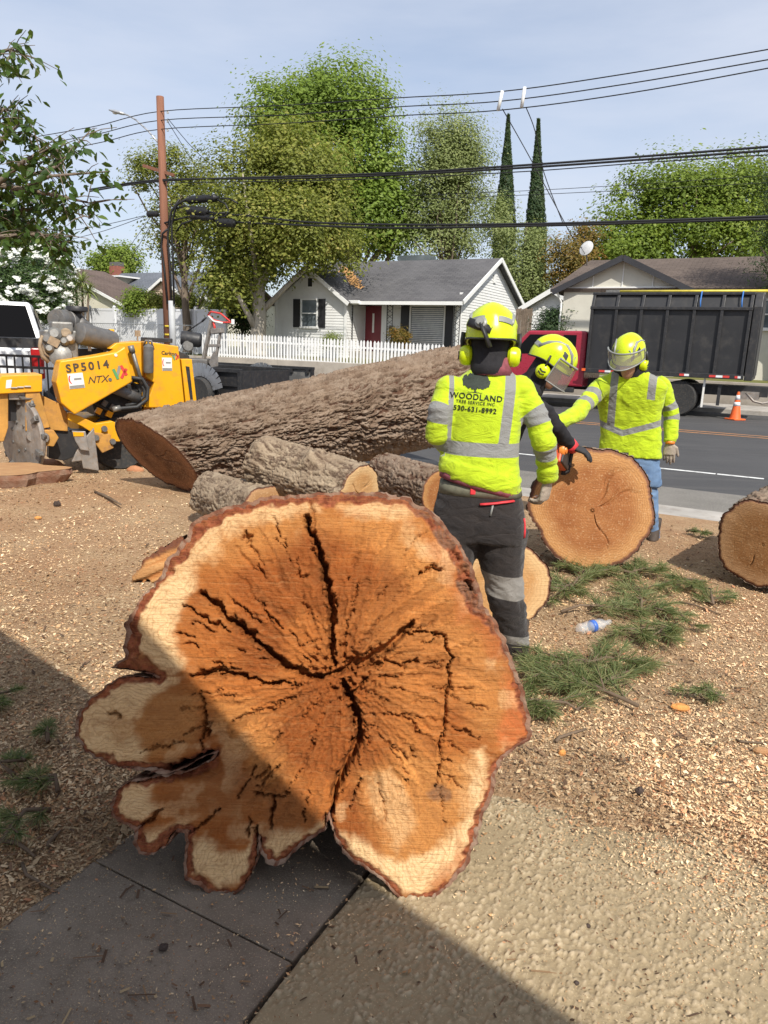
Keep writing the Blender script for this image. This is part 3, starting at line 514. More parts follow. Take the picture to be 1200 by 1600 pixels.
# ---------------------------------------------------------------- other logs
def log(name, label, p0, p1, r0, r1, cuts=('cut_tan', 'cut_tan'), bark='bark', seed=1, plate=(9, 26), depth=.03, lump=.06, wob=.05, res=(150, 180), parts=(True, True), sq=(1., 1.), knots=(), tilt=(0., 0.), tiltv=0., crackn=3, group=None, square=None):
    """a sawn log from p0 to p1; the ends get their own grain"""
    p0 = Vector(p0); p1 = Vector(p1); ax = (p1-p0); Ln = ax.length; x, y, z = basis(ax); x, y, z = [np.array(q) for q in (x, y, z)]
    nu, nv = res; u = np.linspace(0, 1, nu)[:, None]; a = np.linspace(0, 2*math.pi, nv, endpoint=False)[None, :]; U = u+0*a; A = a+0*u
    ca, sa = np.cos(A), np.sin(A); R = r0+(r1-r0)*U
    lo = 1+lump*2*(fbm(ca*1.3+5, sa*1.3+3, U*Ln*.8, seed=seed, oct=3)-.5)+wob*2*(fbm(ca*2.6, sa*2.6+9, U*Ln*2+4, seed=seed+3, oct=2)-.5)
    rm = (r0+r1)/2; wx = ca*rm*plate[0]+1.0*(fbm(ca*4, sa*4, U*Ln*6, seed=seed+5, oct=3)-.5); wy = sa*rm*plate[0]+1.0*(fbm(ca*4+3, sa*4, U*Ln*6, seed=seed+6, oct=3)-.5); wz = U*Ln*plate[1]*.3+1.0*(fbm(ca*5, sa*5+2, U*Ln*4, seed=seed+7, oct=3)-.5)
    s2 = plate[0]; f1, f2, idd = worley(wx*2, wy*2, wz, seed=seed+1); h = sstep(.01, .15, f2-f1)
    g1, g2, _ = worley(wx*4.3, wy*4.3, wz*2.6, seed=seed+2); h2 = sstep(.01, .18, g2-g1)
    br_ = fbm(wx*1.3+3, wy*1.3, wz*.45, seed=seed+8, oct=4, gain=.6); rg = sstep(.0, .095, np.abs(br_-.5)); sl_ = .18*(fbm(wx*5, wy*5, wz*3, seed=seed+9, oct=3, gain=.65)-.5); hh = np.clip((h*(.45+.55*idd)*.55+.25*h2+.2)*(.12+.88*rg)+sl_, 0, 1.2); end = sstep(0, .02, U)*sstep(1, .98, U)
    Rr = R*lo+depth*(hh-.55)*(.35+.65*end)
    for kx, ka, kr, kh in knots:
        d2 = ((U-kx)*Ln)**2+((np.angle(np.exp(1j*(A-ka))))*R)**2; Rr = Rr+kh*np.exp(-d2/kr**2)
    off = (U[..., None]*0)
    c = np.array(p0)+U[..., None]*np.array(ax)
    tl = np.where(U < .5, tilt[0]*(1-2*U), tilt[1]*(2*U-1)); tv = np.where(U < .5, tiltv*(1-2*U), 0); c = c+(tl*R*ca+tv*R*sa)[..., None]*z
    V = c+(Rr*ca*sq[0])[..., None]*x+(Rr*sa*sq[1])[..., None]*y
    base = (p0+p1)/2; base.z = min(0.0, 0.0); b = np.array(base)
    root = thing(name, label, 'log', base, group=group)
    obj('bark', npmesh('b', V.reshape(-1, 3)-b, gridfaces(nu, nv, True), {'h': hh.ravel(), 'pid': idd.ravel()}, True), bark, root)
    for e, mat in enumerate(cuts):
        if mat is None: continue
        k = 26; edge = V[0 if e == 0 else -1]-b; ce = edge.mean(0); rr_ = np.linspace(0.02, 1, k)[:, None]; aa = A[0][None, :]+0*rr_
        sg = -1 if e == 0 else 1; cr = np.zeros_like(rr_+aa); rs = random.Random(seed*3+e)
        for q in range(crackn):
            ph = rs.uniform(0, 6.28); wd = rs.uniform(.005, .010); r_a, r_b = rs.uniform(0, .3), rs.uniform(.55, .9)
            dd = np.abs(np.angle(np.exp(1j*(aa-ph-.12*np.sin(rr_*9))))); cr = np.maximum(cr, .014*sstep(wd*2, wd*.5, dd*np.maximum(rr_, .1))*sstep(r_a, r_a+.1, rr_)*sstep(r_b, r_b-.1, rr_))
        dz = .004*(fbm(np.cos(aa)*rr_*5, np.sin(aa)*rr_*5, seed=seed+20+e)-.5)-cr-.012*sstep(.95, 1, rr_)
        q = ce+(edge[None]-ce)*rr_[..., None]*(.995)+(sg*dz)[..., None]*z
        fa = gridfaces(k, nv, True); fa = fa if e == 1 else fa[:, ::-1]
        Vf = np.vstack([q.reshape(-1, 3), ce]); me = bpy.data.meshes.new('cut'); cap = [(len(Vf)-1, (j+1) % nv, j)[::(1 if e == 0 else -1)] for j in range(nv)]
        me.from_pydata(Vf.tolist(), [], [tuple(i) for i in fa.tolist()]+cap); setattr_f(me, 'rr', np.append((rr_+0*aa).ravel(), 0)); setattr_f(me, 'ang', np.append((aa+0*rr_).ravel(), 0)); obj('cut_face', me, mat, root, True)
    return root
# the long trunk, its right end propped up
pL0 = at(246, 722, 7.0); pR0 = at(735, 612, 9.3)
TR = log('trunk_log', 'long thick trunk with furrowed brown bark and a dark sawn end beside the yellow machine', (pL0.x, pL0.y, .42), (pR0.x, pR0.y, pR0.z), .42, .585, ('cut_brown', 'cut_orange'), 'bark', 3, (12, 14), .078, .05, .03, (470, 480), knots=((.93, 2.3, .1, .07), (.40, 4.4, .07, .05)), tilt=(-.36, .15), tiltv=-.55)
# crooked branch logs behind the big round
log('branch_log', 'knotty grey-barked log with pale cut end lying in front of the long trunk', at(412, 726, 5.4), at(562, 772, 4.75), .19, .20, ('cut_tan', 'cut_pale'), 'bark_grey', 9, (12, 30), .022, .14, .1, (140, 170), knots=((.28, 5.2, .06, .05), (.62, 2.0, .08, .07), (.1, 2.2, .1, .05)))
log('branch_log', 'short stubby log with rounded dusty bark beside the dark trunk end', at(325, 772, 5.9), at(420, 805, 5.0), .165, .21, ('cut_tan', 'cut_tan'), 'bark_grey', 14, (13, 30), .02, .12, .1, (120, 150), knots=((.05, 1., .1, .02),))
log('branch_log', 'grey-barked log half hidden under the raised end of the long trunk', at(600, 740, 6.6), at(690, 772, 5.9), .19, .21, ('cut_tan', 'cut_orange'), 'bark', 17, (11, 24), .025, .08, .06, (120, 150))
# cut knot on the knotty log
def knot_stub():
    q = at(437, 739, 5.0); mb = MB(); mb.lathe([(.0, .012), (.02, .012), (.038, .010), (.046, .0), (.05, -.05)], 18, q, (at(437, 739, 4.6)-q))
knot_stub()
log('log_round', 'tall sawn round with tan growth rings that a black-gloved hand rests on', at(927, 798, 5.02), at(926, 796, 5.40), .425, .40, ('cut_orange', 'cut_orange'), 'bark', 23, (10, 24), .03, .17, .05, (90, 260), sq=(.99, 1.0), crackn=6, tilt=(-.10, 0))
log('log_round', 'smaller pale round standing behind the dark work trousers', at(788, 915, 3.95), at(745, 880, 4.42), .285, .27, ('cut_pale', 'cut_pale'), 'bark', 29, (11, 24), .025, .15, .06, (80, 180), crackn=2)
log('log_round', 'brown sawn log with peeling bark lying apart near the kerb', at(1192, 852, 4.66), at(1262, 800, 5.5), .315, .30, ('cut_tan', 'cut_tan'), 'bark', 37, (11, 22), .035, .15, .05, (120, 200), crackn=1, tilt=(.1, 0))
def loose_wood():
    # slab of the felled butt on the far left, and the split slab leaning behind the big round
    mb = []
    M('slab_wood', (.46, .27, .12), .8, var=.3, scale=5, col2=(.34, .17, .075), bmp=.6, bscale=40, stretch=(1, 6, 1)); M('slab_orange', (.58, .30, .11), .8, var=.3, scale=6, col2=(.44, .19, .065), bmp=.6, bscale=50)
    M('torn_wood', (.50, .22, .10), .85, var=.3, scale=4, col2=(.36, .17, .09), bmp=.8, bscale=30)
    a = at(-70, 760, 6.9); n = 46; rs = random.Random(4); top = []; 
    for i in range(n):
        t = 2*math.pi*i/n; r = .82+.10*math.sin(3*t+1)+.07*math.sin(7*t)+rs.uniform(-.025, .025); top.append((r*math.cos(t)*1.0, r*math.sin(t)*.62))
    base = Vector((a.x+.08, a.y+.15, 0)); root = thing('stump', 'low flat-sawn stump with tan top at the edge of the sawdust', 'stump', base)
    m1 = MB(); q = [(x_, y_, .215+.03*x_) for x_, y_ in top]+[(0, 0, .22)]; m1.add(q, [(i, (i+1) % n, n) for i in range(n)]); m1.build('cut_face', 'slab_wood', root)
    m2 = MB(); rings = []
    for k, (h, s_) in enumerate(((.213, 1.0), (.16, .99), (.09, .93), (-.03, .98))): rings += [(x_*s_*(1+rs.uniform(-.02, .02)), y_*s_*(1+rs.uniform(-.02, .02)), h+(.03*x_ if k < 2 else 0)) for x_, y_ in top]
    m2.add(rings, [(k*n+i, (k+1)*n+i, (k+1)*n+(i+1) % n, k*n+(i+1) % n) for k in range(3) for i in range(n)]); me = m2.mesh('bark'); setattr_f(me, 'h', np.full(len(me.vertices), .5)); obj('bark', me, 'bark_red', root)
    # split slab
    P = [(203, 912), (214, 888), (232, 866), (258, 850), (285, 836), (300, 850), (285, 880), (262, 900), (252, 914), (228, 910)]
    Y = 2.42; fr = [at(px, py, Y+.10*(915-py)/80) for px, py in P]; c = sum(fr, Vector())/len(fr); bs = Vector((c.x, c.y+.05, 0)); n = len(fr); bk = [Vector((p.x+.06, p.y+.13, p.z-.03)) for p in fr]; fr = [p+Vector((.012, .012, 0)) for p in fr]
    root = thing('wood_slab', 'split orange slab of root wood sticking out behind the huge round', 'wood slab', bs)
    PP = np.array(P, float); gx = np.arange(198, 304, 2.); gy = np.arange(832, 918, 2.); GX, GY = np.meshgrid(gx, gy, indexing='ij'); Q = np.stack([GX.ravel(), GY.ravel()], 1); rag = (fbm(Q[:, 0]*.12, Q[:, 1]*.12, seed=6, oct=3)-.5)*10; sd = poly_sdf(Q, PP)+rag; kp = sd > 0; W3 = np.array([tuple(at(a, b, Y+.10*(915-b)/80)-bs) for a, b in Q[kp]]); q_ = Q[kp]; tex = fbm(q_[:, 0]*.05+q_[:, 1]*.12, q_[:, 1]*.03, seed=7, oct=4); W3[:, 1] -= .012+.03*(tex-.5)-.012*sstep(8, 0, sd[kp]); cc = np.array([.44, .20, .07])+(np.array([.58, .33, .14])-np.array([.44, .20, .07]))*sstep(.4, .65, tex)[:, None]; kk_ = sstep(12, 5, sd[kp]+.25*(q_[:, 1]-870)); cc = cc*(1-kk_[:, None])+np.array([.13, .05, .03])*kk_[:, None]
    ix = -np.ones(len(Q), int); ix[kp] = np.arange(kp.sum()); ff = ix[gridfaces(len(gx), len(gy))]; ff = ff[(ff >= 0).all(1)]; obj('split_face', npmesh('sf', W3, ff, {'col': cc, 'ringc': tex*9, 'streak': tex}, True), 'stump_face', root)
    m = MB(); m.add([p-bs for p in fr+bk], [(i, (i+1) % n, n+(i+1) % n, n+i) for i in range(n)]+[tuple(range(n, 2*n))]); m.tube([c-bs+Vector((.02, .08, 0)), Vector((.08, .10, .02))], [.06, .09], 9)
    me = m.mesh('b'); setattr_f(me, 'h', np.full(len(me.vertices), .5)); obj('bark', me, 'bark_red', root)
    # torn lumps of root wood thrown out by the grinder
    lumps = [((196, 722), .13, .10, 'rough pink-brown lump of torn root wood beside the grinder blade'), ((60, 732), .30, .09, 'long torn root lump lying below the grinder cutter wheel'), ((212, 738), .10, .05, 'flat splinter of torn root wood near the dark trunk end'), ((165, 712), .10, .07, 'small torn chunk of root wood under the grinder')]
    for (px, py), r, h, lb in lumps:
        b = gz(px, py); mb = MB(); mb.ball((0, 0, h*.4), (r, r*.6, h), 22); me = mb.mesh('l'); V = vco(me); d = 1+.55*(fbm(V[:, 0]*14+px, V[:, 1]*14, V[:, 2]*14, seed=px, oct=3)-.5); V = V*d[:, None]; setco(me, V)
        obj('root_lump', me, 'torn_wood', None, True, loc=b, label=lb, cat='wood lump')
loose_wood()
# ================================================================ people
def people_mats():
    def shirt(name, base, b2, stripe):
        m, t, p = newmat(name); v = coords(t); s = attr(t, 'st').outputs['Fac']; n = noise(t, coords(t, 'Object', (1, 1, 1.9)), 11, 4, .55, 1.2); f = noise(t, v, 420, 2, .5)
        col = mixc(t, maprange(t, n, .35, .7), base, b2); col = mixc(t, maprange(t, s, -.0015, .0015), col, stripe); t.links.new(col, p.inputs['Base Color'])
        p.inputs['Roughness'].default_value = .8; p.inputs['Specular IOR Level'].default_value = .2; p.inputs['Sheen Weight'].default_value = .15
        bump(t, p, mathn(t, 'ADD', mathn(t, 'MULTIPLY', n, 3.0), mathn(t, 'MULTIPLY', f, .5)), .55, .009)
    shirt('hivis', (.47, .61, .018), (.39, .52, .016), (.235, .235, .225)); shirt('trousers', (.033, .027, .025), (.020, .017, .017), (.22, .205, .185)); 
    M('jeans', (.17, .26, .40), .85, var=.3, scale=9, col2=(.09, .15, .26), bmp=.25, bscale=160, spec=.2); M('black_cloth', (.022, .021, .024), .85, var=.4, scale=12, bmp=.2, bscale=140, spec=.25)
    M('maroon_cloth', (.23, .07, .085), .85, var=.3, scale=30, bmp=.3, bscale=150, spec=.2); M('skin', (.44, .235, .155), .5, var=.12, scale=20, bmp=.08, bscale=220); M('stubble', (.10, .065, .05), .7, var=.3, scale=90)
    M('glove_tan', (.40, .335, .27), .9, var=.3, scale=18, bmp=.4, bscale=180, spec=.15, dirt=(.16, .12, .09, .6)); M('glove_black', (.03, .029, .031), .8, var=.3, scale=25, bmp=.3, bscale=160); M('red_trim', (.62, .035, .045), .6, var=.2, scale=30)
    M('helmet', (.56, .68, .008), .28, var=.06, scale=8, spec=.5); M('helmet_grey', (.24, .245, .23), .45, var=.15, scale=20); M('helmet_black', (.02, .02, .022), .5, var=.3, scale=30); M('boot', (.06, .042, .03), .75, var=.3, scale=15, bmp=.3); M('khaki', (.17, .165, .115), .85, var=.3, scale=30)
    m, t, p = newmat('visor'); p.inputs['Base Color'].default_value = (.30, .27, .25, 1); p.inputs['Roughness'].default_value = .25; p.inputs['Alpha'].default_value = .42
    M('print', (.03, .04, .03), .8, var=.2, scale=60); M('saw_red', (.60, .09, .03), .4, var=.15, scale=20, dirt=(.2, .13, .08, .5)); M('saw_black', (.03, .03, .032), .55, var=.3, scale=30); M('steel', (.55, .54, .52), .35, .9, var=.2, scale=20, dirt=(.25, .18, .12, .4)); M('orange_plastic', (.80, .24, .04), .4, var=.15, scale=20)
people_mats()
UP = Vector((0, 0, 1))
def wrinkle(me, amp, seed, sc=(9, 9, 16), it=1):
    V = vco(me); Nn = vno(me); n = fbm(V[:, 0]*sc[0], V[:, 1]*sc[1], V[:, 2]*sc[2], seed=seed, oct=3); r = 1-np.abs(2*n-1); V = V+Nn*(amp*(r-.6))[:, None]; setco(me, V); return me
def hand(mb, wrist, d, nrm, side, curl=.5, size=1., spread=.10, thumb=.7):
    """palm and five fingers; d: along the hand, nrm: out of the back of the hand, side: +1 thumb towards d x nrm"""
    d = Vector(d).normalized(); nrm = (Vector(nrm)-d*Vector(nrm).dot(d)).normalized(); s = d.cross(nrm)*side; w = Vector(wrist); k = size
    mb.loft([(w-d*.01*k, s, nrm, .027*k, .020*k), (w+d*.025*k, s, nrm, .034*k, .019*k), (w+d*.06*k, s, nrm, .042*k, .017*k), (w+d*.088*k, s, nrm, .041*k, .014*k)], 16)
    for i, (o, l) in enumerate(((.030, .072), (.010, .080), (-.010, .075), (-.029, .060))):
        b = w+d*(.080-.006*abs(i-1.2))*k+s*o*k; a = 0.; p = b; path = [b-d*.03*k, b]; out = (s*o*spread*10)
        for j, f in enumerate((.45, .32, .26)):
            a += curl*(.75, .95, .6)[j]; dd = (d*math.cos(a)-nrm*math.sin(a)+out*(1 if j == 0 else .4)).normalized(); p = p+dd*(l*f*k); path.append(p)
        mb.tube(path, [.0105*k, .0105*k, .0098*k, .0090*k, .0078*k], 9, rnd_end=True)
    b = w+d*.022*k+s*.026*k; dd = (d*.72+s*thumb-nrm*.25).normalized(); e = (d*.9+s*thumb*.35-nrm*.35*curl*2).normalized()
    mb.tube([b-s*.012*k, b+dd*.026*k, b+dd*.026*k+e*.030*k, b+dd*.026*k+e*.055*k], [.015*k, .0135*k, .0115*k, .0095*k], 9, rnd_end=True)
class Person:
    def __init__(s, label, base):
        s.b = Vector(base); s.root = thing('person', label, 'person', base); s.body = MB()
    def part(s, name, mb, mat, parent=None, voxel=None, it=3, smooth=True, wr=None, off=True):
        me = remesh(mb, voxel, it) if voxel else mb.mesh(name)
        if wr: wrinkle(me, *wr)
        if off: V = vco(me)-np.array(s.b); setco(me, V)
        return obj(name, me, mat, parent or s.root, smooth)
def helmet(P, c, f, up, visor='none', k=1.0, knob=False):
    """climbing-style helmet: c centre of the head, f face direction, up crown direction"""
    f = Vector(f).normalized(); up = Vector(up); up = (up-f*up.dot(f)).normalized(); r = f.cross(up); c = Vector(c)
    X = Matrix(((r.x, f.x, up.x, c.x), (r.y, f.y, up.y, c.y), (r.z, f.z, up.z, c.z), (0, 0, 0, 1)))
    def surf(a, e, g=0.):                    # a: 0 = front, e: elevation; the shell's outer surface
        ce, se = math.cos(e), math.sin(e); x_ = math.sin(a)*ce; y_ = math.cos(a)*ce
        rx, ry, rz = .122+g, .150+g, .152+g; pw = 1+.04*math.cos(2*a); return Vector((x_*rx*pw*k, (y_*ry-.004)*k, (se*rz+.012)*k))
    n, m = 44, 14
    def rim(a):                              # the lower edge dips at the back and over the brow, rises over the ears
        return -.26-.14*max(0, -math.cos(a))**2+.10*abs(math.sin(a))**4+.12*max(0, math.cos(a))**2
    root = None
    q = []; fs = []
    for i in range(m+1):
        for j in range(n):
            a = 2*math.pi*j/n; e = rim(a)+(math.pi/2-rim(a))*i/m; g = .004*(1+math.cos(4*a))*(math.cos(e)) if .3 < e < 1.2 else 0; q.append(surf(a, e, g))
    for i in range(m): fs += [(i*n+j, i*n+(j+1) % n, (i+1)*n+(j+1) % n, (i+1)*n+j) for j in range(n)]
    mb = MB(); mb.add(q, fs, X)
    q2 = []
    for j in range(n): a = 2*math.pi*j/n; q2 += [surf(a, rim(a), .0), surf(a, rim(a)-.03, -.012)]
    mb.add(q2, [(2*j, 2*j+1, (2*((j+1) % n))+1, 2*((j+1) % n)) for j in range(n)], X)
    h = P.part('helmet', mb, 'helmet')
    # rim beading, reflective flashes, comb ribs, ear cups
    mb = MB(); mb.tube([X @ surf(2*math.pi*j/n, rim(2*math.pi*j/n), .002) for j in range(n+1)], .0045*k, 6, caps=False); P.part('rim', mb, 'helmet_black', h)
    def patch(a0, a1, e0, e1, g, nm, mt, na=8, ne=5, bend=0.):
        q = []; 
        for i in range(na+1):
            for j in range(ne+1): q.append(surf(a0+(a1-a0)*i/na, e0+(e1-e0)*j/ne+bend*math.sin(math.pi*i/na), g))
        fs = [(i*(ne+1)+j, (i+1)*(ne+1)+j, (i+1)*(ne+1)+j+1, i*(ne+1)+j+1) for i in range(na) for j in range(ne)]; m_ = MB(); m_.add(q, fs, X); return P.part(nm, m_, mt, h)
    for sg in (1, -1):
        m_ = MB(); m_.tube([X @ surf(sg*t, e, .003) for t, e in ((.55, .18), (.75, .62), (1.2, .86), (1.7, .78), (2.1, .50), (2.35, .15))], (.011*k, .004*k), 8); P.part('reflective_flash', m_, 'helmet_grey', h)
        patch(sg*.95, sg*1.75, .30, .52, .004, 'vent', 'helmet_black', 5, 3, .08); patch(sg*2.3, sg*2.9, .12, .30, .0045, 'reflective_flash', 'helmet_grey', 5, 3)
    for sg in (1, -1):
        m_ = MB(); e = X @ Vector((sg*.092*k, .006*k, -.074*k)); m_.lathe([(0, .046*k), (.026*k, .046*k), (.038*k, .040*k), (.045*k, .026*k), (.046*k, .0), (.036*k, -.012*k)], 20, e, X.to_3x3() @ Vector((sg, 0, -.05)))
        cup = P.part('ear_cup', m_, 'helmet', h, smooth='angle')
        m_ = MB(); m_.tube([X @ Vector((sg*.124*k, .004*k, -.05*k)), X @ Vector((sg*.130*k, -.0*k, -.01*k)), X @ Vector((sg*.126*k, -.01*k, .03*k))], (.012*k, .006*k), 8); P.part('ear_cup_arm', m_, 'helmet_black', cup)
        m_ = MB()
        for dz in (-.012, .006): m_.tube([e+X.to_3x3() @ Vector((sg*.048*k, y_*k, (dz+.35*abs(y_)-.006)*k)) for y_ in (-.022, 0, .022)], .004*k, 6)
        P.part('chevron', m_, 'helmet_black', cup)
    patch(-.5, .5, .12, .62, .0035, 'front_panel', 'helmet', 10, 6); m_ = MB(); m_.tube([X @ surf(t, e, .005) for t, e in ((-.5, .12), (-.45, .62), (.45, .62), (.5, .12), (-.5, .12))], .004*k, 6); P.part('panel_edge', m_, 'helmet_grey', h)
    if visor != 'none':
        # curved mesh visor on side pivots: up on the brow, or down over the face
        lift = {'up': .42, 'down': -.42}[visor]; q = []; na, ne = 20, 6
        for i in range(na+1):
            a = -1.25+2.5*i/na
            for j in range(ne+1):
                t = j/ne; 
                if visor == 'down': p = Vector((math.sin(a)*.135, math.cos(a)*(.165+.02*t)-.005, .05-.155*t))
                else: p = Vector((math.sin(a)*.142, math.cos(a)*(.17+.085*t*math.cos(a))-.002, .105-.085*t-.02*(1-math.cos(a))))
                q.append(p*k)
        m_ = MB(); m_.add(q, [(i*(ne+1)+j, (i+1)*(ne+1)+j, (i+1)*(ne+1)+j+1, i*(ne+1)+j+1) for i in range(na) for j in range(ne)], X); vz = P.part('visor', m_, 'visor', h)
        edge = [q[j*1] for j in range(ne+1)]+[q[i*(ne+1)+ne] for i in range(1, na+1)]+[q[na*(ne+1)+j] for j in range(ne-1, -1, -1)]; top = [q[i*(ne+1)] for i in range(na+1)]
        m_ = MB(); m_.tube([X @ p for p in edge], .005*k, 6); m_.tube([X @ p for p in top], .007*k, 6); P.part('visor_frame', m_, 'helmet_grey', vz)
    if knob:
        m_ = MB(); e = X @ Vector((-.045*k, -.152*k, .020*k)); ax = X.to_3x3() @ Vector((-.25, -1, .1)); m_.lathe([(.026*k, -.02), (.027*k, .008*k), (.018*k, .012*k), (.017*k, .022*k), (0, .022*k)], 18, e, ax); kb = P.part('adjuster_knob', m_, 'helmet_grey', h, smooth='angle')
        m_ = MB(); m_.box((0, 0, 0), (.11*k, .02*k, .035*k), X @ Matrix.Translation((-.05*k, -.143*k, .008*k)) @ Matrix.Rotation(.35, 4, 'Y')); m_.tube([e, X @ Vector((-.02*k, -.14*k, -.03*k)), X @ Vector((0, -.125*k, -.08*k))], (.03*k, .01*k), 8); P.part('adjuster_bracket', m_, 'helmet_black', kb)
    return h
def head(P, c, f, up, k=1.0, hood=True, face=True):
    f = Vector(f).normalized(); up = Vector(up); up = (up-f*up.dot(f)).normalized(); r = f.cross(up); c = Vector(c)
    R = lambda x_, y_, z_: c+(r*x_+f*y_+up*z_)*k
    prof = [(-.128, .030, .040, .062), (-.118, .040, .052, .054), (-.098, .052, .070, .040), (-.065, .064, .085, .022), (-.02, .072, .096, .008), (.03, .077, .100, .0), (.075, .072, .092, -.004), (.105, .050, .066, -.006), (.120, .02, .03, -.006)]
    b = P.body; b.loft([(R(0, o, z_), r, f, a*k, d*k) for z_, a, d, o in prof], 26)
    b.tube([R(0, .090, .004), R(0, .112, -.028), R(0, .104, -.042)], [.008*k, .015*k, .010*k], 8, rnd_end=True)           # nose
    for sg in (1, -1): b.ball(R(sg*.072, -.002, -.01), (.010*k, .016*k, .026*k), 10); b.ball(R(sg*.034, .086, .018), .014*k, 8); b.ball(R(sg*.030, .094, .030), (.02*k, .010*k, .007*k), 8)
    b.ball(R(0, .095, -.072), (.024*k, .012*k, .008*k), 8); b.ball(R(0, .092, -.084), (.02*k, .012*k, .008*k), 8); b.ball(R(0, .088, -.108), (.022*k, .018*k, .016*k), 8)
    if hood:
        m_ = MB(); m_.loft([(R(0, -.012, z_), r, f, a*k, d*k) for z_, a, d in ((-.17, .088, .088), (-.12, .084, .085), (-.07, .086, .088), (0, .090, .090), (.06, .092, .100), (.10, .075, .085))], 24)
        hd = P.part('balaclava', m_, 'black_cloth', wr=(.006, 5, (14, 14, 30)))
    return R, r, f, up
def limb_field(V, path, r):
    """distance to a limb's axis and the running length along it"""
    best = np.full(len(V), 1e9); run = np.zeros(len(V)); L0 = 0
    for a, b in zip(path[:-1], path[1:]):
        a = np.array(a); b = np.array(b); d = b-a; l = np.linalg.norm(d); t = np.clip(((V-a)@d)/l**2, 0, 1); q = np.linalg.norm(V-(a+t[:, None]*d), axis=1); u = q < best; best = np.where(u, q, best); run = np.where(u, L0+t*l, run); L0 += l
    return best, run
def band(x, a, b): return np.minimum(x-a, b-x)
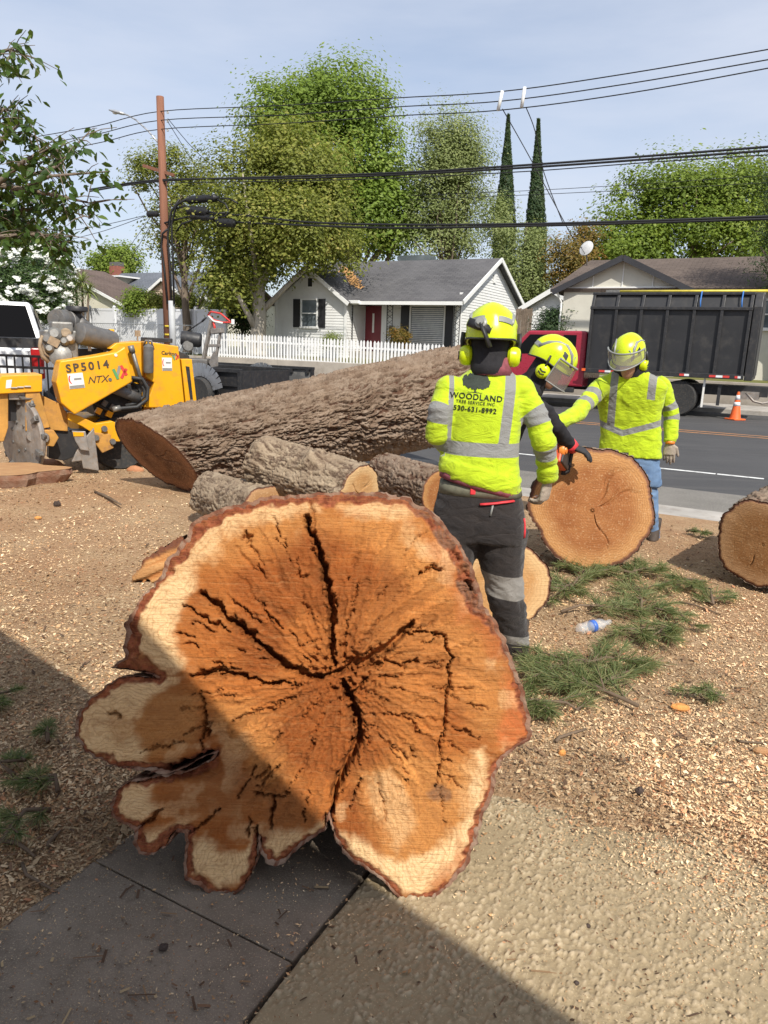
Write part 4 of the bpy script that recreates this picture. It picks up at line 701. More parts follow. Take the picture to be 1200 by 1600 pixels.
# ---------------------------------------------------------------- worker seen from behind
def worker_back():
    Y = 3.46; J = at; base = gz(790, 1040); P = Person('worker seen from behind in yellow hi-vis shirt and charcoal work trousers beside the huge round', base)
    S = pxm(760, 640, Y); r = Vector((.985, -.17, 0)).normalized(); f = Vector((.17, .985, 0)).normalized(); B = P.body
    tor = [(749, 748, 64, .128, 0), (750, 738, 65, .130, 0), (752, 722, 62, .124, 0), (755, 690, 60, .120, .01), (757, 655, 61, .124, .02), (759, 628, 63, .126, .03), (762, 606, 60, .115, .04), (764, 592, 50, .10, .05), (766, 580, 36, .085, .06), (767, 568, 24, .07, .07)]
    ring = [(J(x_, y_, Y+dy), r, f, hw*S*.955, dp) for x_, y_, hw, dp, dy in tor]
    armR = [J(810, 612, Y+.02), J(837, 650, Y-.02), J(850, 690, Y-.04), J(855, 724, Y+.02), J(856, 750, Y+.05)]; armL = [J(704, 612, Y+.02), J(688, 645, Y-.04), J(683, 678, Y-.03), J(702, 700, Y+.12), J(722, 705, Y+.28)]
    rr = [.070, .059, .058, .049, .043]
    sh = MB(); sh.loft(ring, 28, pw=2.35); sh.tube(armR, rr, 14, rnd_end=False); sh.tube(armL, rr, 14); 
    for a in (armR, armL): sh.ball(a[0], .078, 14)
    # loose fold above the hem
    rh = (r+UP*-.22).normalized(); sh.loft([(J(749, 754, Y), rh, f, 66*S, .134), (J(750, 741, Y), rh, f, 69*S, .142), (J(751, 727, Y), rh, f, 65*S, .134)], 26, pw=2.5)
    me = remesh(sh, .0085, 4); V = vco(me); n1 = vno(me); z = V[:, 2]; x = V[:, 0]
    dR, tR = limb_field(V, armR, rr); dL, tL = limb_field(V, armL, rr); isA = (np.minimum(dR, dL) < .088) & ((x > J(806, 640, Y).x) | (x < J(699, 640, Y).x))
    # folds: slanted creases at waist and elbows
    zz = (z-J(750, 770, Y).z); fold = fbm(x*5+3, V[:, 1]*5, z*26-x*6, seed=8, oct=3); amp = .002+.014*np.exp(-((zz-.05)/.09)**2)+.012*isA; V = V+n1*(amp*(1-np.abs(2*fold-1)-.62))[:, None]; fl2 = fbm(x*14, V[:, 1]*9, z*5, seed=18, oct=2); V = V+n1*(.009*(fl2-.5)*(~isA)*sstep(J(750, 640, Y).z, J(750, 690, Y).z, z))[:, None]
    ZB = lambda y_: J(752, y_, Y).z; XX = lambda x_, y_: J(x_, y_, Y-.11).x
    tz = np.clip((z-ZB(700))/(ZB(580)-ZB(700)), -.3, 1.2)
    def strap(xa0, xa1, xb0, xb1): return band(x, XX(xa0, 700)+(XX(xb0, 580)-XX(xa0, 700))*tz, XX(xa1, 700)+(XX(xb1, 580)-XX(xa1, 700))*tz)
    st = np.maximum(band(z, ZB(709), ZB(688)), np.minimum(np.maximum(strap(690, 706, 697, 713), strap(777, 794, 795, 813)), z-ZB(705)))
    sa = np.where(dR < dL, np.maximum(band(tR, .115, .185), band(tR, .285, .355)), np.maximum(band(tL, .10, .165), band(tL, .25, .31)))
    setattr_f(me, 'st', np.where(isA, sa, st)); setco(me, V-np.array(P.b)); shirt = obj('shirt', me, 'hivis', P.root, True)
    B.loft([(c, a, b, w_*.85, d*.85) for c, a, b, w_, d in ring], 20); B.tube(armR, [q*.7 for q in rr], 10, rnd_end=True); B.tube(armL, [q*.7 for q in rr], 10, rnd_end=True)
    # the print on the back, laid on the cloth
    tree_ = BVHTree.FromPolygons([tuple(v) for v in V-np.array(P.b)], [tuple(p.vertices) for p in me.polygons])
    dirv = Vector((ray(743, 620)).tolist()); dirv.z = 0; dirv.normalize()
    def onback(p):
        h = tree_.ray_cast(p-dirv*.6, dirv, 2.0); return (h[0]-dirv*.0035) if h[0] else p
    def X_at(px, py): 
        o = J(px, py, Y-.14)-P.b; rt = Vector((dirv.y, -dirv.x, 0)); rt = (rt+Vector((0, 0, -.045))).normalized(); u = (UP+rt*.045).normalized(); return Matrix(((rt.x, u.x, -dirv.x, o.x), (rt.y, u.y, -dirv.y, o.y), (rt.z, u.z, -dirv.z, o.z), (0, 0, 0, 1)))
    def onback_fine(p): return onback(p)
    text_mesh('WOODLAND', 12.2*S, X_at(743.5, 626), .001, shirt, 'lettering', 'print', .0008, 0, 1.12, 'CENTER', onback); text_mesh('TREE SERVICE INC', 6.4*S, X_at(742.5, 633), .001, shirt, 'lettering', 'print', .0003, 0, 1.15, 'CENTER', onback); text_mesh('530-631-8992', 10.6*S, X_at(741.5, 645), .001, shirt, 'lettering', 'print', .0007, 0, 1.10, 'CENTER', onback)
    tm = MB(); X = X_at(743.5, 600); rs = random.Random(3)
    for k in range(120):
        a = rs.uniform(0, 6.28); q = math.sqrt(rs.uniform(0, 1)); cx, cy = 20.5*q*math.cos(a), 10.5*q*math.sin(a)+3; n = 7; rad_ = rs.uniform(2.0, 3.6)
        tm.add([X @ Vector(((cx+rad_*(1+.5*(i % 2))*math.cos(i*6.283/n+k))*S, (cy+rad_*(.8+.4*(i % 2))*math.sin(i*6.283/n+k))*S, .0005*(k % 3))) for i in range(n)], [tuple(range(n))])
    tm.add([X @ Vector((a*S, b*S, 0)) for a, b in ((-1.2, -13), (-3.5, -14), (3.5, -14), (1.2, -13), (1.1, -3), (4, 1), (-4, 1), (-1.1, -3))], [(0, 1, 2, 3), (0, 3, 4, 7), (7, 4, 5, 6)]); tm.add([X @ Vector((a*S, b*S, 0)) for a, b in ((-11, -14.2), (11, -14.2), (11, -13.6), (-11, -13.6))], [(0, 1, 2, 3)])
    me2 = tm.mesh('logo'); 
    for v in me2.vertices: v.co = onback(v.co)
    obj('tree_emblem', me2, 'print', shirt)
    # collar and undershirt hem
    m = MB(); m.loft([(J(767, 585, Y+.04), r, f, 34*S, .09), (J(767, 570, Y+.06), r, f, 29*S, .083), (J(767, 558, Y+.08), r, f, 29*S, .094)], 24); P.part('neck_gaiter', m, 'maroon_cloth', wr=(.008, 3, (20, 20, 45)))
    m = MB(); rh = (r+UP*-.22).normalized(); m.loft([(J(749, 758, Y), rh, f, 66*S, .1325), (J(750, 748, Y), rh, f, 66.5*S, .1335)], 28, pw=2.5); P.part('undershirt_hem', m, 'maroon_cloth', wr=(.006, 4, (20, 20, 20)))
    # trousers
    t = MB(); t.loft([(J(750, 752, Y), r, f, 61*S, .118), (J(749, 785, Y), r, f, 70*S, .136), (J(748, 815, Y), r, f, 75*S, .148), (J(748, 840, Y), r, f, 75*S, .14)], 26, pw=2.4)
    legR = [J(785, 825, Y), J(782, 858, Y), J(786, 900, Y+.0), J(790, 925, Y-.01), J(795, 955, Y), J(803, 990, Y+.02), J(807, 1022, Y+.03)]; rR = [.130, .122, .098, .092, .086, .073, .062]
    legL = [J(712, 825, Y), J(708, 858, Y), J(702, 900, Y+.04), J(698, 950, Y+.06), J(694, 1000, Y+.05), J(692, 1024, Y+.05)]; rL = [.130, .118, .098, .088, .073, .064]
    t.tube(legR, rR, 16); t.tube(legL, rL, 16); me = remesh(t, .010, 4); V = vco(me); n1 = vno(me); fold = fbm(V[:, 0]*7, V[:, 1]*7, V[:, 2]*20+V[:, 0]*9, seed=28, oct=3); kn = np.exp(-((V[:, 2]-J(790, 935, Y).z)/.12)**2)+np.exp(-((V[:, 2]-J(790, 1010, Y).z)/.10)**2)
    V = V+n1*((.007+.016*kn)*(1-np.abs(2*fold-1)-.62))[:, None]; ZL = lambda y_: J(795, y_, Y).z; tiltz = V[:, 2]+.12*(V[:, 0]-J(790, 900, Y).x)
    setattr_f(me, 'st', np.maximum(band(tiltz, ZL(928), ZL(893)), band(tiltz, ZL(1000), ZL(986)))); setco(me, V-np.array(P.b)); tr = obj('trousers', me, 'trousers', P.root, True)
    tb = BVHTree.FromPolygons([tuple(v) for v in V-np.array(P.b)], [tuple(p.vertices) for p in me.polygons])
    def onseat(p): h = tb.ray_cast(p-dirv*.6, dirv, 2.0); return (h[0]-dirv*.004) if h[0] else p
    def strip(nm, mat, pts, wd, dz):
        m = MB(); m.tube([onseat(J(a, b, Y-.15)-P.b) for a, b in pts], (wd, dz), 8); return m.build(nm, mat, tr, True)
    strip('pocket_zip', 'red_trim', [(750, 789), (758, 788.5), (766, 787.8), (775, 787), (784, 786), (793, 785.4), (803, 785)], .012, .006); strip('zip_pull', 'helmet_grey', [(770, 790), (768, 798), (766, 806)], .006, .004); q_ = onseat(J(739, 766, Y-.15)-P.b); m = MB(); m.box(q_, (.026, .016, .055)); m.build('belt_loop', 'red_trim', tr, bev=.004)
    m = MB(); m.loft([(J(750, 770, Y), r, f, 67*S, .131), (J(750, 752, Y), r, f, 64*S, .125)], 30, pw=2.4); P.part('belt', m, 'khaki')
    strip('side_trim', 'red_trim', [(820, 815), (821, 825), (821, 835), (820, 845)], .007, .005)
    B.tube(legR, [q*.7 for q in rR], 10, rnd_end=True); B.tube(legL, [q*.7 for q in rL], 10, rnd_end=True)
    for leg in (legR, legL):
        a = leg[-1]; g = Vector((a.x, a.y, 0)); m = MB(); m.loft([(g+f*.06+UP*.004, r, f, .046, .135), (g+f*.06+UP*.035, r, f, .05, .135), (g+f*.03+UP*.075, r, f, .046, .09), (g+UP*.12, r, f, .05, .06), (g+UP*.2, r, f, .052, .058)], 18, pw=2.6); P.part('boot', m, 'boot')
    # hands: right hangs half closed by the round, left out of sight in front
    m = MB(); hand(m, armR[-1]+Vector((0, 0, -.005)), Vector((-.10, .10, -1)), Vector((.75, -.6, 0)), -1, .75, 1.12); P.part('glove', m, 'glove_tan', voxel=.0045, it=2); hand(B, armR[-1], Vector((-.10, .10, -1)), Vector((.75, -.6, 0)), -1, .75, .95)
    m = MB(); dl = (armL[-1]-armL[-2]).normalized(); hand(m, armL[-1], dl, UP, 1, .6, 1.1); P.part('glove', m, 'glove_tan', voxel=.005, it=2); hand(B, armL[-1], dl, UP, 1, .6, .95)
    hc = J(766, 540, Y+.10); fh = Vector((.14, .93, -.34)).normalized(); head(P, hc, fh, UP, 1.0); helmet(P, hc+Vector((0, -.01, .026)), fh, UP, 'none', 1.04, True)
    B.tube([J(767, 590, Y+.05), hc], [.055, .055], 12); P.part('body', B, 'skin', voxel=.012, it=2)
worker_back()
# ---------------------------------------------------------------- worker facing us across the round
def worker_front():
    Y = 6.05; J = at; g = gz(1030, 862); base = Vector((g.x-.18, Y+.0, 0)); P = Person('worker facing the tall round in yellow hi-vis shirt, blue jeans and tan glove, visor raised', base)
    S = pxm(985, 640, Y); f = Vector((-.38, -.92, 0)).normalized(); r = f.cross(UP); B = P.body                  # r: his right, towards screen left
    tor = [(984, 712, 47, .125, .0), (985, 690, 45, .122, 0), (985, 665, 44, .118, 0), (984, 640, 46, .122, -.01), (983, 618, 51, .126, -.03), (984, 602, 54, .115, -.05), (985, 592, 45, .10, -.06), (986, 584, 30, .085, -.07), (986, 577, 20, .07, -.08)]
    ring = [(J(x_, y_, Y+dy), r, f, hw*S*1.03, dp) for x_, y_, hw, dp, dy in tor]
    armR = [J(938, 606, Y-.05), J(918, 627, Y-.16), J(903, 645, Y-.30), J(886, 655, Y-.42), J(866, 662, Y-.52)]; armL = [J(1032, 603, Y-.0), J(1044, 630, Y+.02), J(1049, 652, Y+.02), J(1049, 674, Y-.02), J(1047, 691, Y-.05)]; rr = [.075, .064, .062, .055, .047]
    sh = MB(); sh.loft(ring, 28, pw=2.4); sh.tube(armR, [q*1.05 for q in rr], 14); sh.tube(armL, rr, 14); sh.ball(armR[0], .08); sh.ball(armL[0], .078)
    me = remesh(sh, .009, 4); V = vco(me); n1 = vno(me); z = V[:, 2]; q = V-np.array(J(984, 650, Y)); x = q@np.array(r); dR, tR = limb_field(V, armR, rr); dL, tL = limb_field(V, armL, rr); isA = (np.minimum(dR, dL) < .09) & ((x > .215) | (x < -.205))
    fold = fbm(x*9+z*5, V[:, 1]*4, z*10-x*8, seed=48, oct=3); V = V+n1*((.014+.008*isA)*(1-np.abs(2*fold-1)-.62))[:, None]
    ZB = lambda y_: J(984, y_, Y).z; fr = (q@np.array(f)) > -.02; bz = ZB(675)+.34*np.abs(x-.035)
    st = np.maximum(np.where(fr, band(z, bz-.028, bz+.024), band(z, ZB(690), ZB(680))), np.minimum(np.maximum(band(x, .105, .165), band(x, -.185, -.125)), z-bz)); st = np.where((x < -.1) & (z < ZB(622)) & (z > bz+.03), -1, st)
    sa = np.where(dR < dL, np.maximum(band(tR, .09, .15), band(tR, .23, .285)), np.maximum(band(tL, .16, .22), band(tL, .265, .32))); setattr_f(me, 'st', np.where(isA, sa, st)); setco(me, V-np.array(P.b)); obj('shirt', me, 'hivis', P.root, True)
    B.loft([(c, a, b, w_*.85, d*.85) for c, a, b, w_, d in ring], 20); B.tube(armR, [k*.7 for k in rr], 10, rnd_end=True); B.tube(armL, [k*.7 for k in rr], 10, rnd_end=True)
    t = MB(); t.loft([(J(984, 705, Y), r, f, 42*S, .115), (J(985, 722, Y), r, f, 44*S, .12), (J(987, 742, Y), r, f, 45*S, .125), (J(988, 756, Y), r, f, 44*S, .12)], 22)
    legL = [J(1006, 745, Y), J(1010, 775, Y-.03), J(1013, 800, Y-.04), J(1017, 830, Y), J(1020, 846, Y+.02)]; legR = [J(968, 745, Y), J(960, 775, Y), J(958, 800, Y), J(960, 830, Y+.05), J(962, 846, Y+.05)]; rl = [.105, .092, .078, .070, .064]
    t.tube(legL, rl, 14); t.tube(legR, rl, 14); me = remesh(t, .012, 4); wrinkle(me, .018, 6, (8, 8, 20)); setco(me, vco(me)-np.array(P.b)); obj('jeans', me, 'jeans', P.root, True)
    B.tube(legL, [k*.75 for k in rl], 10, rnd_end=True); B.tube(legR, [k*.75 for k in rl], 10, rnd_end=True)
    for leg in (legL, legR):
        gg = Vector((leg[-1].x, leg[-1].y, 0)); m = MB(); m.loft([(gg+f*.06+UP*.004, r, f, .046, .135), (gg+f*.06+UP*.035, r, f, .05, .135), (gg+f*.03+UP*.08, r, f, .046, .09), (gg+UP*.12, r, f, .05, .06), (gg+UP*.18, r, f, .052, .058)], 18, pw=2.6); P.part('boot', m, 'boot')
    m = MB(); m.tube([J(985, 710, Y), J(985, 703, Y)], (45*S, .122), 20); P.part('undershirt', m, 'black_cloth')
    dl = Vector((.02, -.06, -1)); m = MB(); hand(m, armL[-1], dl, Vector((-.35, -.9, 0)), -1, .28, 1.2, .2); P.part('glove', m, 'glove_tan', voxel=.0045, it=2); hand(B, armL[-1], dl, Vector((-.35, -.9, 0)), -1, .28, 1.)
    m = MB(); m.tube([armL[-1]+UP*.016, armL[-1]-UP*.012], .039, 14); P.part('glove_cuff', m, 'orange_plastic'); dr = (armR[-1]-armR[-2]).normalized(); m = MB(); hand(m, armR[-1], dr, UP, -1, .5, 1.1); P.part('glove', m, 'glove_tan', voxel=.005, it=2); hand(B, armR[-1], dr, UP, -1, .5, .95)
    hc = J(983, 561, Y-.14); fh = Vector((-.50, -.76, -.55)).normalized(); head(P, hc, fh, UP, 1.0); helmet(P, hc+Vector((.0, .015, .030)), fh, UP, 'up', 1.06)
    m = MB(); m.loft([(J(986, 594, Y-.06), r, f, 30*S, .10), (J(986, 582, Y-.08), r, f, 26*S, .09), (J(986, 572, Y-.08), r, f, 23*S, .08)], 22); P.part('neck_gaiter', m, 'black_cloth', wr=(.008, 3, (20, 20, 40)))
    B.tube([J(986, 600, Y-.06), hc], [.055, .055], 12); P.part('body', B, 'skin', voxel=.012, it=2)
worker_front()
# ---------------------------------------------------------------- worker bent over the chainsaw
def worker_bent():
    Y = 5.0; J = at; base = gz(770, 890); base = Vector((J(770, 800, Y).x, Y, 0)); P = Person('worker bent over a chainsaw with visor down and black sleeve, behind the lettered shirt', base)
    S = pxm(850, 600, Y); B = P.body; hip = J(768, 730, Y+.05); ch = J(805, 628, Y+.0); nk = J(838, 588, Y-.02); ax = (nk-hip).normalized(); r = Vector((.15, -.98, 0)); r = (r-ax*r.dot(ax)).normalized(); f = ax.cross(r)*-1
    ring = [(hip, r, f, .17, .12), (hip.lerp(ch, .5), r, f, .165, .115), (ch, r, f, .19, .125), (ch.lerp(nk, .6), r, f, .17, .10), (nk, r, f, .07, .07)]
    armN = [ch+r*.19+ax*.05, J(853, 645, Y-.24), J(868, 668, Y-.20), J(884, 688, Y-.12), J(893, 697, Y-.06)]; armF = [ch-r*.19+ax*.05, J(850, 660, Y+.24), J(862, 690, Y+.18), J(872, 705, Y+.12), J(880, 712, Y+.08)]; rr = [.07, .060, .056, .048, .040]
    sh = MB(); sh.loft(ring, 24); sh.tube(armN, rr, 14); sh.tube(armF, rr, 14); sh.ball(armN[0], .075); sh.ball(armF[0], .075); me = remesh(sh, .010, 4); wrinkle(me, .012, 12, (9, 9, 18)); V = vco(me); q = V-np.array(ch); setco(me, V-np.array(P.b)); obj('sweatshirt', me, 'black_cloth', P.root, True)
    B.loft([(c, a, b, w_*.85, d*.85) for c, a, b, w_, d in ring], 18); B.tube(armN, [k*.7 for k in rr], 10, rnd_end=True); B.tube(armF, [k*.7 for k in rr], 10, rnd_end=True)
    t = MB(); t.loft([(hip-UP*.02, Vector((0, 1, 0)), Vector((1, 0, 0)), .17, .13), (hip-UP*.12, Vector((0, 1, 0)), Vector((1, 0, 0)), .18, .14)], 20)
    for sg in (1, -1):
        leg = [hip+Vector((0, sg*.09, -.08)), Vector((base.x+.10, Y+sg*.13, .48)), Vector((base.x-.02, Y+sg*.16, .10))]; rl = [.10, .075, .06]; t.tube(leg, rl, 14); B.tube(leg, [k*.7 for k in rl], 10, rnd_end=True)
        gg = Vector((leg[-1].x, leg[-1].y, 0)); fx = Vector((1, 0, 0)); ry = Vector((0, 1, 0)); m = MB(); m.loft([(gg+fx*.06+UP*.004, ry, fx, .046, .135), (gg+fx*.06+UP*.035, ry, fx, .05, .135), (gg+fx*.03+UP*.08, ry, fx, .046, .09), (gg+UP*.16, ry, fx, .052, .06)], 18, pw=2.6); P.part('boot', m, 'boot')
    me = remesh(t, .012, 4); wrinkle(me, .014, 9, (9, 9, 18)); setattr_f(me, 'st', np.full(len(me.vertices), -1.)); setco(me, vco(me)-np.array(P.b)); obj('trousers', me, 'trousers', P.root, True)
    # near hand spread on top of the round, far hand on the saw's handle
    w_ = armN[-1]; dn = Vector((.88, -.10, -.30)); m = MB(); hand(m, w_, dn, Vector((.25, -.25, .9)), -1, .42, 1.18, .16); P.part('glove', m, 'glove_black', voxel=.0045, it=2); hand(B, w_, dn, Vector((.25, -.25, .9)), -1, .42, 1.)
    m = MB(); dv = (armN[-1]-armN[-2]).normalized(); m.tube([w_-dv*.045, w_+dv*.03], [.048, .044], 14); P.part('glove_cuff', m, 'red_trim'); m = MB(); hand(m, armF[-1], Vector((.5, -.2, -.8)), Vector((.8, 0, .5)), 1, .9, 1.1); P.part('glove', m, 'glove_black', voxel=.005, it=2); hand(B, armF[-1], Vector((.5, -.2, -.8)), Vector((.8, 0, .5)), 1, .9, .95)
    hc = J(858, 571, Y-.05); fh = Vector((.80, -.30, -.55)).normalized(); up = Vector((.42, -.10, .9)).normalized(); head(P, hc, fh, up, 1.0); helmet(P, hc+up*.030, fh, up, 'down', 1.06)
    B.tube([ch, nk, hc], [.07, .055, .055], 12); P.part('body', B, 'skin', voxel=.012, it=2); return P, armF[-1]
WB, HANDF = worker_bent()
# ---------------------------------------------------------------- chainsaw lying in the cut at the round's top left
def chainsaw():
    c = at(868, 716, 4.98); root = thing('chainsaw', 'red and black chainsaw held against the top edge of the tall round', 'chainsaw', (c.x, c.y, c.z), rad(62)); L_ = Matrix.Rotation(rad(24), 4, 'Y')
    m = MB(); m.prism([(-.13, -.06), (.10, -.06), (.13, -.01), (.10, .06), (-.02, .09), (-.13, .07)], -.07, .07, 'Y', L_); m.build('engine_housing', 'saw_red', root, bev=.012); m = MB(); m.box((-.02, -.073, .0), (.20, .02, .11), L_); m.build('clutch_cover', 'saw_black', root, bev=.006)
    m = MB(); m.tube([L_ @ Vector(q) for q in ((.06, -.09, -.02), (.06, -.09, .12), (.05, 0, .17), (.04, .09, .12), (.04, .09, -.02))], .013, 8); m.build('front_handle', 'saw_black', root, True); m = MB(); m.tube([L_ @ Vector(q) for q in ((-.11, 0, .05), (-.2, 0, .07), (-.28, 0, .03), (-.27, 0, -.05), (-.11, 0, -.05))], .016, 8); m.build('rear_handle', 'saw_black', root, True)
    m = MB(); m.prism([(.10, -.035), (.40, -.03), (.435, .0), (.40, .03), (.10, .035)], -.055, -.049, 'Y', L_); b = m.build('guide_bar', 'steel', root); m = MB(); m.tube([L_ @ Vector(q) for q in ((.08, -.052, .04), (.40, -.052, .036), (.44, -.052, 0), (.40, -.052, -.036), (.08, -.052, -.04))], .006, 6); m.build('chain', 'saw_black', b)
    m = MB(); m.prism([(.07, .08), (.10, .20), (.12, .20), (.11, .08)], -.06, .06, 'Y', L_); m.build('hand_guard', 'saw_black', root, bev=.004)
    m = MB(); e = L_ @ Vector((-.10, -.072, .035)); m.lathe([(0, .022), (.022, .022), (.026, .012), (.040, .010), (.046, 0), (.046, -.02)], 20, e, (0, -1, 0)); m.build('fuel_cap', 'orange_plastic', root, 'angle')
chainsaw()
# ================================================================ machines and vehicles
def mach_mats():
    M('machine_yellow', (.75, .36, .008), .42, var=.06, scale=4, dirt=(.42, .20, .06, .55), spec=.4); M('muddy_yellow', (.50, .25, .05), .7, var=.3, scale=5, dirt=(.26, .13, .06, .8), bmp=.2)
    M('grey_metal', (.15, .145, .14), .55, .3, var=.25, scale=12, dirt=(.22, .17, .12, .5)); M('dusty_steel', (.34, .31, .28), .55, .5, var=.3, scale=10, dirt=(.30, .20, .12, .7), bmp=.15); M('cast_alu', (.24, .235, .22), .5, .5, var=.3, scale=18, dirt=(.16, .12, .08, .6))
    M('black_paint', (.024, .024, .026), .5, var=.3, scale=6, dirt=(.11, .09, .07, .35)); M('rubber', (.03, .03, .03), .85, var=.3, scale=14, dirt=(.13, .10, .07, .5)); M('hose', (.03, .03, .03), .6, var=.2, scale=40); M('hose_tan', (.30, .22, .14), .7, var=.3, scale=30)
    M('decal_white', (.75, .73, .68), .5, var=.1, scale=30); M('decal_red', (.60, .05, .04), .5, var=.1, scale=30); M('decal_dark', (.07, .05, .03), .5, var=.1, scale=30); M('decal_grey', (.25, .24, .22), .5, var=.1, scale=30); M('decal_green', (.10, .30, .10), .5, var=.1, scale=30)
    M('car_white', (.72, .73, .74), .3, var=.05, scale=2, spec=.5, dirt=(.5, .48, .45, .3)); M('car_red', (.34, .022, .045), .3, var=.08, scale=3, spec=.5, dirt=(.2, .05, .05, .3)); M('lamp_red', (.38, .01, .012), .2, var=.2, scale=20); M('chrome', (.7, .7, .7), .2, 1., var=.1, scale=10)
    M('box_black', (.022, .022, .024), .55, var=.25, scale=1.2, dirt=(.075, .068, .06, .5)); M('reflector_white', (.75, .75, .75), .4); M('cone_orange', (.82, .13, .02), .55, var=.12, scale=9, dirt=(.3, .08, .03, .5)); M('diamond_plate', (.55, .56, .57), .35, .9, var=.15, scale=9, bmp=.4, bscale=160); M('trailer_grey', (.12, .118, .115), .65, var=.3, scale=2, dirt=(.30, .28, .25, .6))
    M('ladder_yellow', (.62, .50, .06), .5, var=.2, scale=8); M('blue_strap', (.04, .16, .45), .6)
    m, t, p = newmat('glass_dark'); p.inputs['Base Color'].default_value = (.008, .009, .010, 1); p.inputs['Roughness'].default_value = .08; p.inputs['Specular IOR Level'].default_value = .08
    m, t, p = newmat('rear_glass'); p.inputs['Base Color'].default_value = (.008, .008, .009, 1); p.inputs['Roughness'].default_value = .9; p.inputs['Specular IOR Level'].default_value = 0.
    m, t, p = newmat('window_glass'); v = coords(t); t.links.new(mixc(t, maprange(t, noise(t, v, .9, 2), .4, .6), (.10, .12, .13), (.20, .23, .25)), p.inputs['Base Color']); p.inputs['Roughness'].default_value = .08
mach_mats()
def wheel(nm, c, r, wd, axis, root, tyre='rubber', hub='dusty_steel', lugs=False):
    m = MB(); m.lathe([(r*.62, -wd*.45), (r*.92, -wd*.5), (r, -wd*.34), (r, wd*.34), (r*.92, wd*.5), (r*.62, wd*.45)], 30, c, axis); t = m.build(nm, tyre, root, 'angle'); m = MB(); m.lathe([(0, wd*.30), (r*.18, wd*.34), (r*.22, wd*.24), (r*.5, wd*.18), (r*.60, wd*.42), (r*.64, wd*.40), (r*.64, -wd*.4), (0, -wd*.4)], 26, c, axis); m.build('hub', hub, t, 'angle'); return t
def grinder():
    ROT = rad(33); g = gz(165, 737); base = Vector((g.x, g.y+.1, 0)); root = thing('stump_grinder', 'yellow self-propelled stump grinder with exposed engine and toothed cutter wheel', 'stump grinder', base, ROT)
    Rm = Matrix.Rotation(-ROT, 3, 'Z'); o = Rm @ (Vector(CAMP.tolist())-base)
    def G(px, py, c=0.):                       # a photo pixel on the machine's upright plane y = c (its own axes)
        d = Rm @ Vector(ray(px, py).tolist()); q = o+d*((c-o.y)/d.y); return (q.x, q.z)
    def pl(pts, c, dp, nm, mat, par=root, bev=.008):
        m = MB(); m.prism([G(a, b, c) for a, b in pts], c, c+dp, 'Y'); return m.build(nm, mat, par, bev=bev)
    G3 = lambda px, py, c=0.: Vector((G(px, py, c)[0], c, G(px, py, c)[1]))
    boom = pl([(94, 564), (150, 556), (182, 550), (196, 541), (206, 588), (206, 597), (194, 604), (117, 648), (96, 630), (88, 598)], -.42, .34, 'boom_cover', 'machine_yellow', bev=.014)
    eg = [(98, 592), (100, 622)]
    for a, b in eg: m = MB(); m.lathe([(0, .006), (.008, .006), (.010, 0)], 8, G3(a-12, b, -.25), (-1, 0, 0)); m.build('bolt', 'grey_metal', boom)
    # lettering and stickers on the cover
    sX = lambda px, py, tl=0.: Matrix.Translation(G3(px, py, -.424)) @ Matrix.Rotation(tl, 4, 'Y') @ Matrix.Rotation(math.pi/2, 4, 'X')
    text_mesh('SP5014', .118, sX(104, 582, rad(-7.5)), .003, boom, 'lettering', 'decal_dark', .0035, 0, 1.32); text_mesh('NTX', .105, sX(137, 599.5, rad(-6)), .003, boom, 'lettering', 'decal_dark', .0, .35, .95)
    def sticker(px, py, w_, h, par, c, tl=0., crescent=True):
        X = Matrix.Translation(G3(px, py, c)) @ Matrix.Rotation(tl, 4, 'Y'); m = MB(); m.box((0, 0, 0), (w_, .003, h), X); st = m.build('sticker', 'decal_white', par)
        m = MB(); m.add([X @ Vector((w_*(-.28+.20*math.cos(t)*k), -.003, h*(.12+.30*math.sin(t)*(1 if k > .9 else .8)))) for k in (1., .55) for t in np.linspace(2.0, 4.6, 9)], [(i, i+1, 10+i, 9+i) for i in range(8)]); m.build('crescent_emblem', 'decal_red', st)
        m = MB(); m.box((0, -.003, -h*.38), (w_*.96, .002, h*.18), X); m.build('sticker_band', 'decal_grey', st); m = MB(); m.box((w_*.12, -.003, h*.12), (w_*.5, .002, h*.12), X); m.build('sticker_text', 'decal_grey', st)
    sticker(119, 595, .155, .16, boom, -.424, rad(-6)); 
    def cross(px, py, c, par, s=.07):
        X = Matrix.Translation(G3(px, py, c)); 
        for col, dx, ang in (('decal_grey', -.4, .3), ('decal_red', .5, .5), ('decal_red', .5, -.5), ('decal_green', -.9, -.4)):
            m = MB(); m.box((dx*s, -.002*abs(dx), 0), (s*.42, .002, s*1.7), X @ Matrix.Rotation(ang, 4, 'Y')); m.build('emblem', col, par)
    cross(189, 581, -.424, boom); m = MB(); m.lathe([(0, .008), (.018, .008), (.02, 0)], 12, G3(172, 593, -.42), (0, -1, 0)); m.build('bolt', 'grey_metal', boom); m = MB(); m.lathe([(0, .008), (.016, .008), (.018, 0)], 12, G3(181, 555, -.42), (0, -1, 0)); m.build('bolt', 'decal_white', boom)
    # cutter housing on the left with its slot, and the wheel inside
    hs = pl([(-14, 610), (3, 587), (66, 585), (66, 612), (-14, 616)], -.36, .46, 'cutter_hood', 'machine_yellow'); 
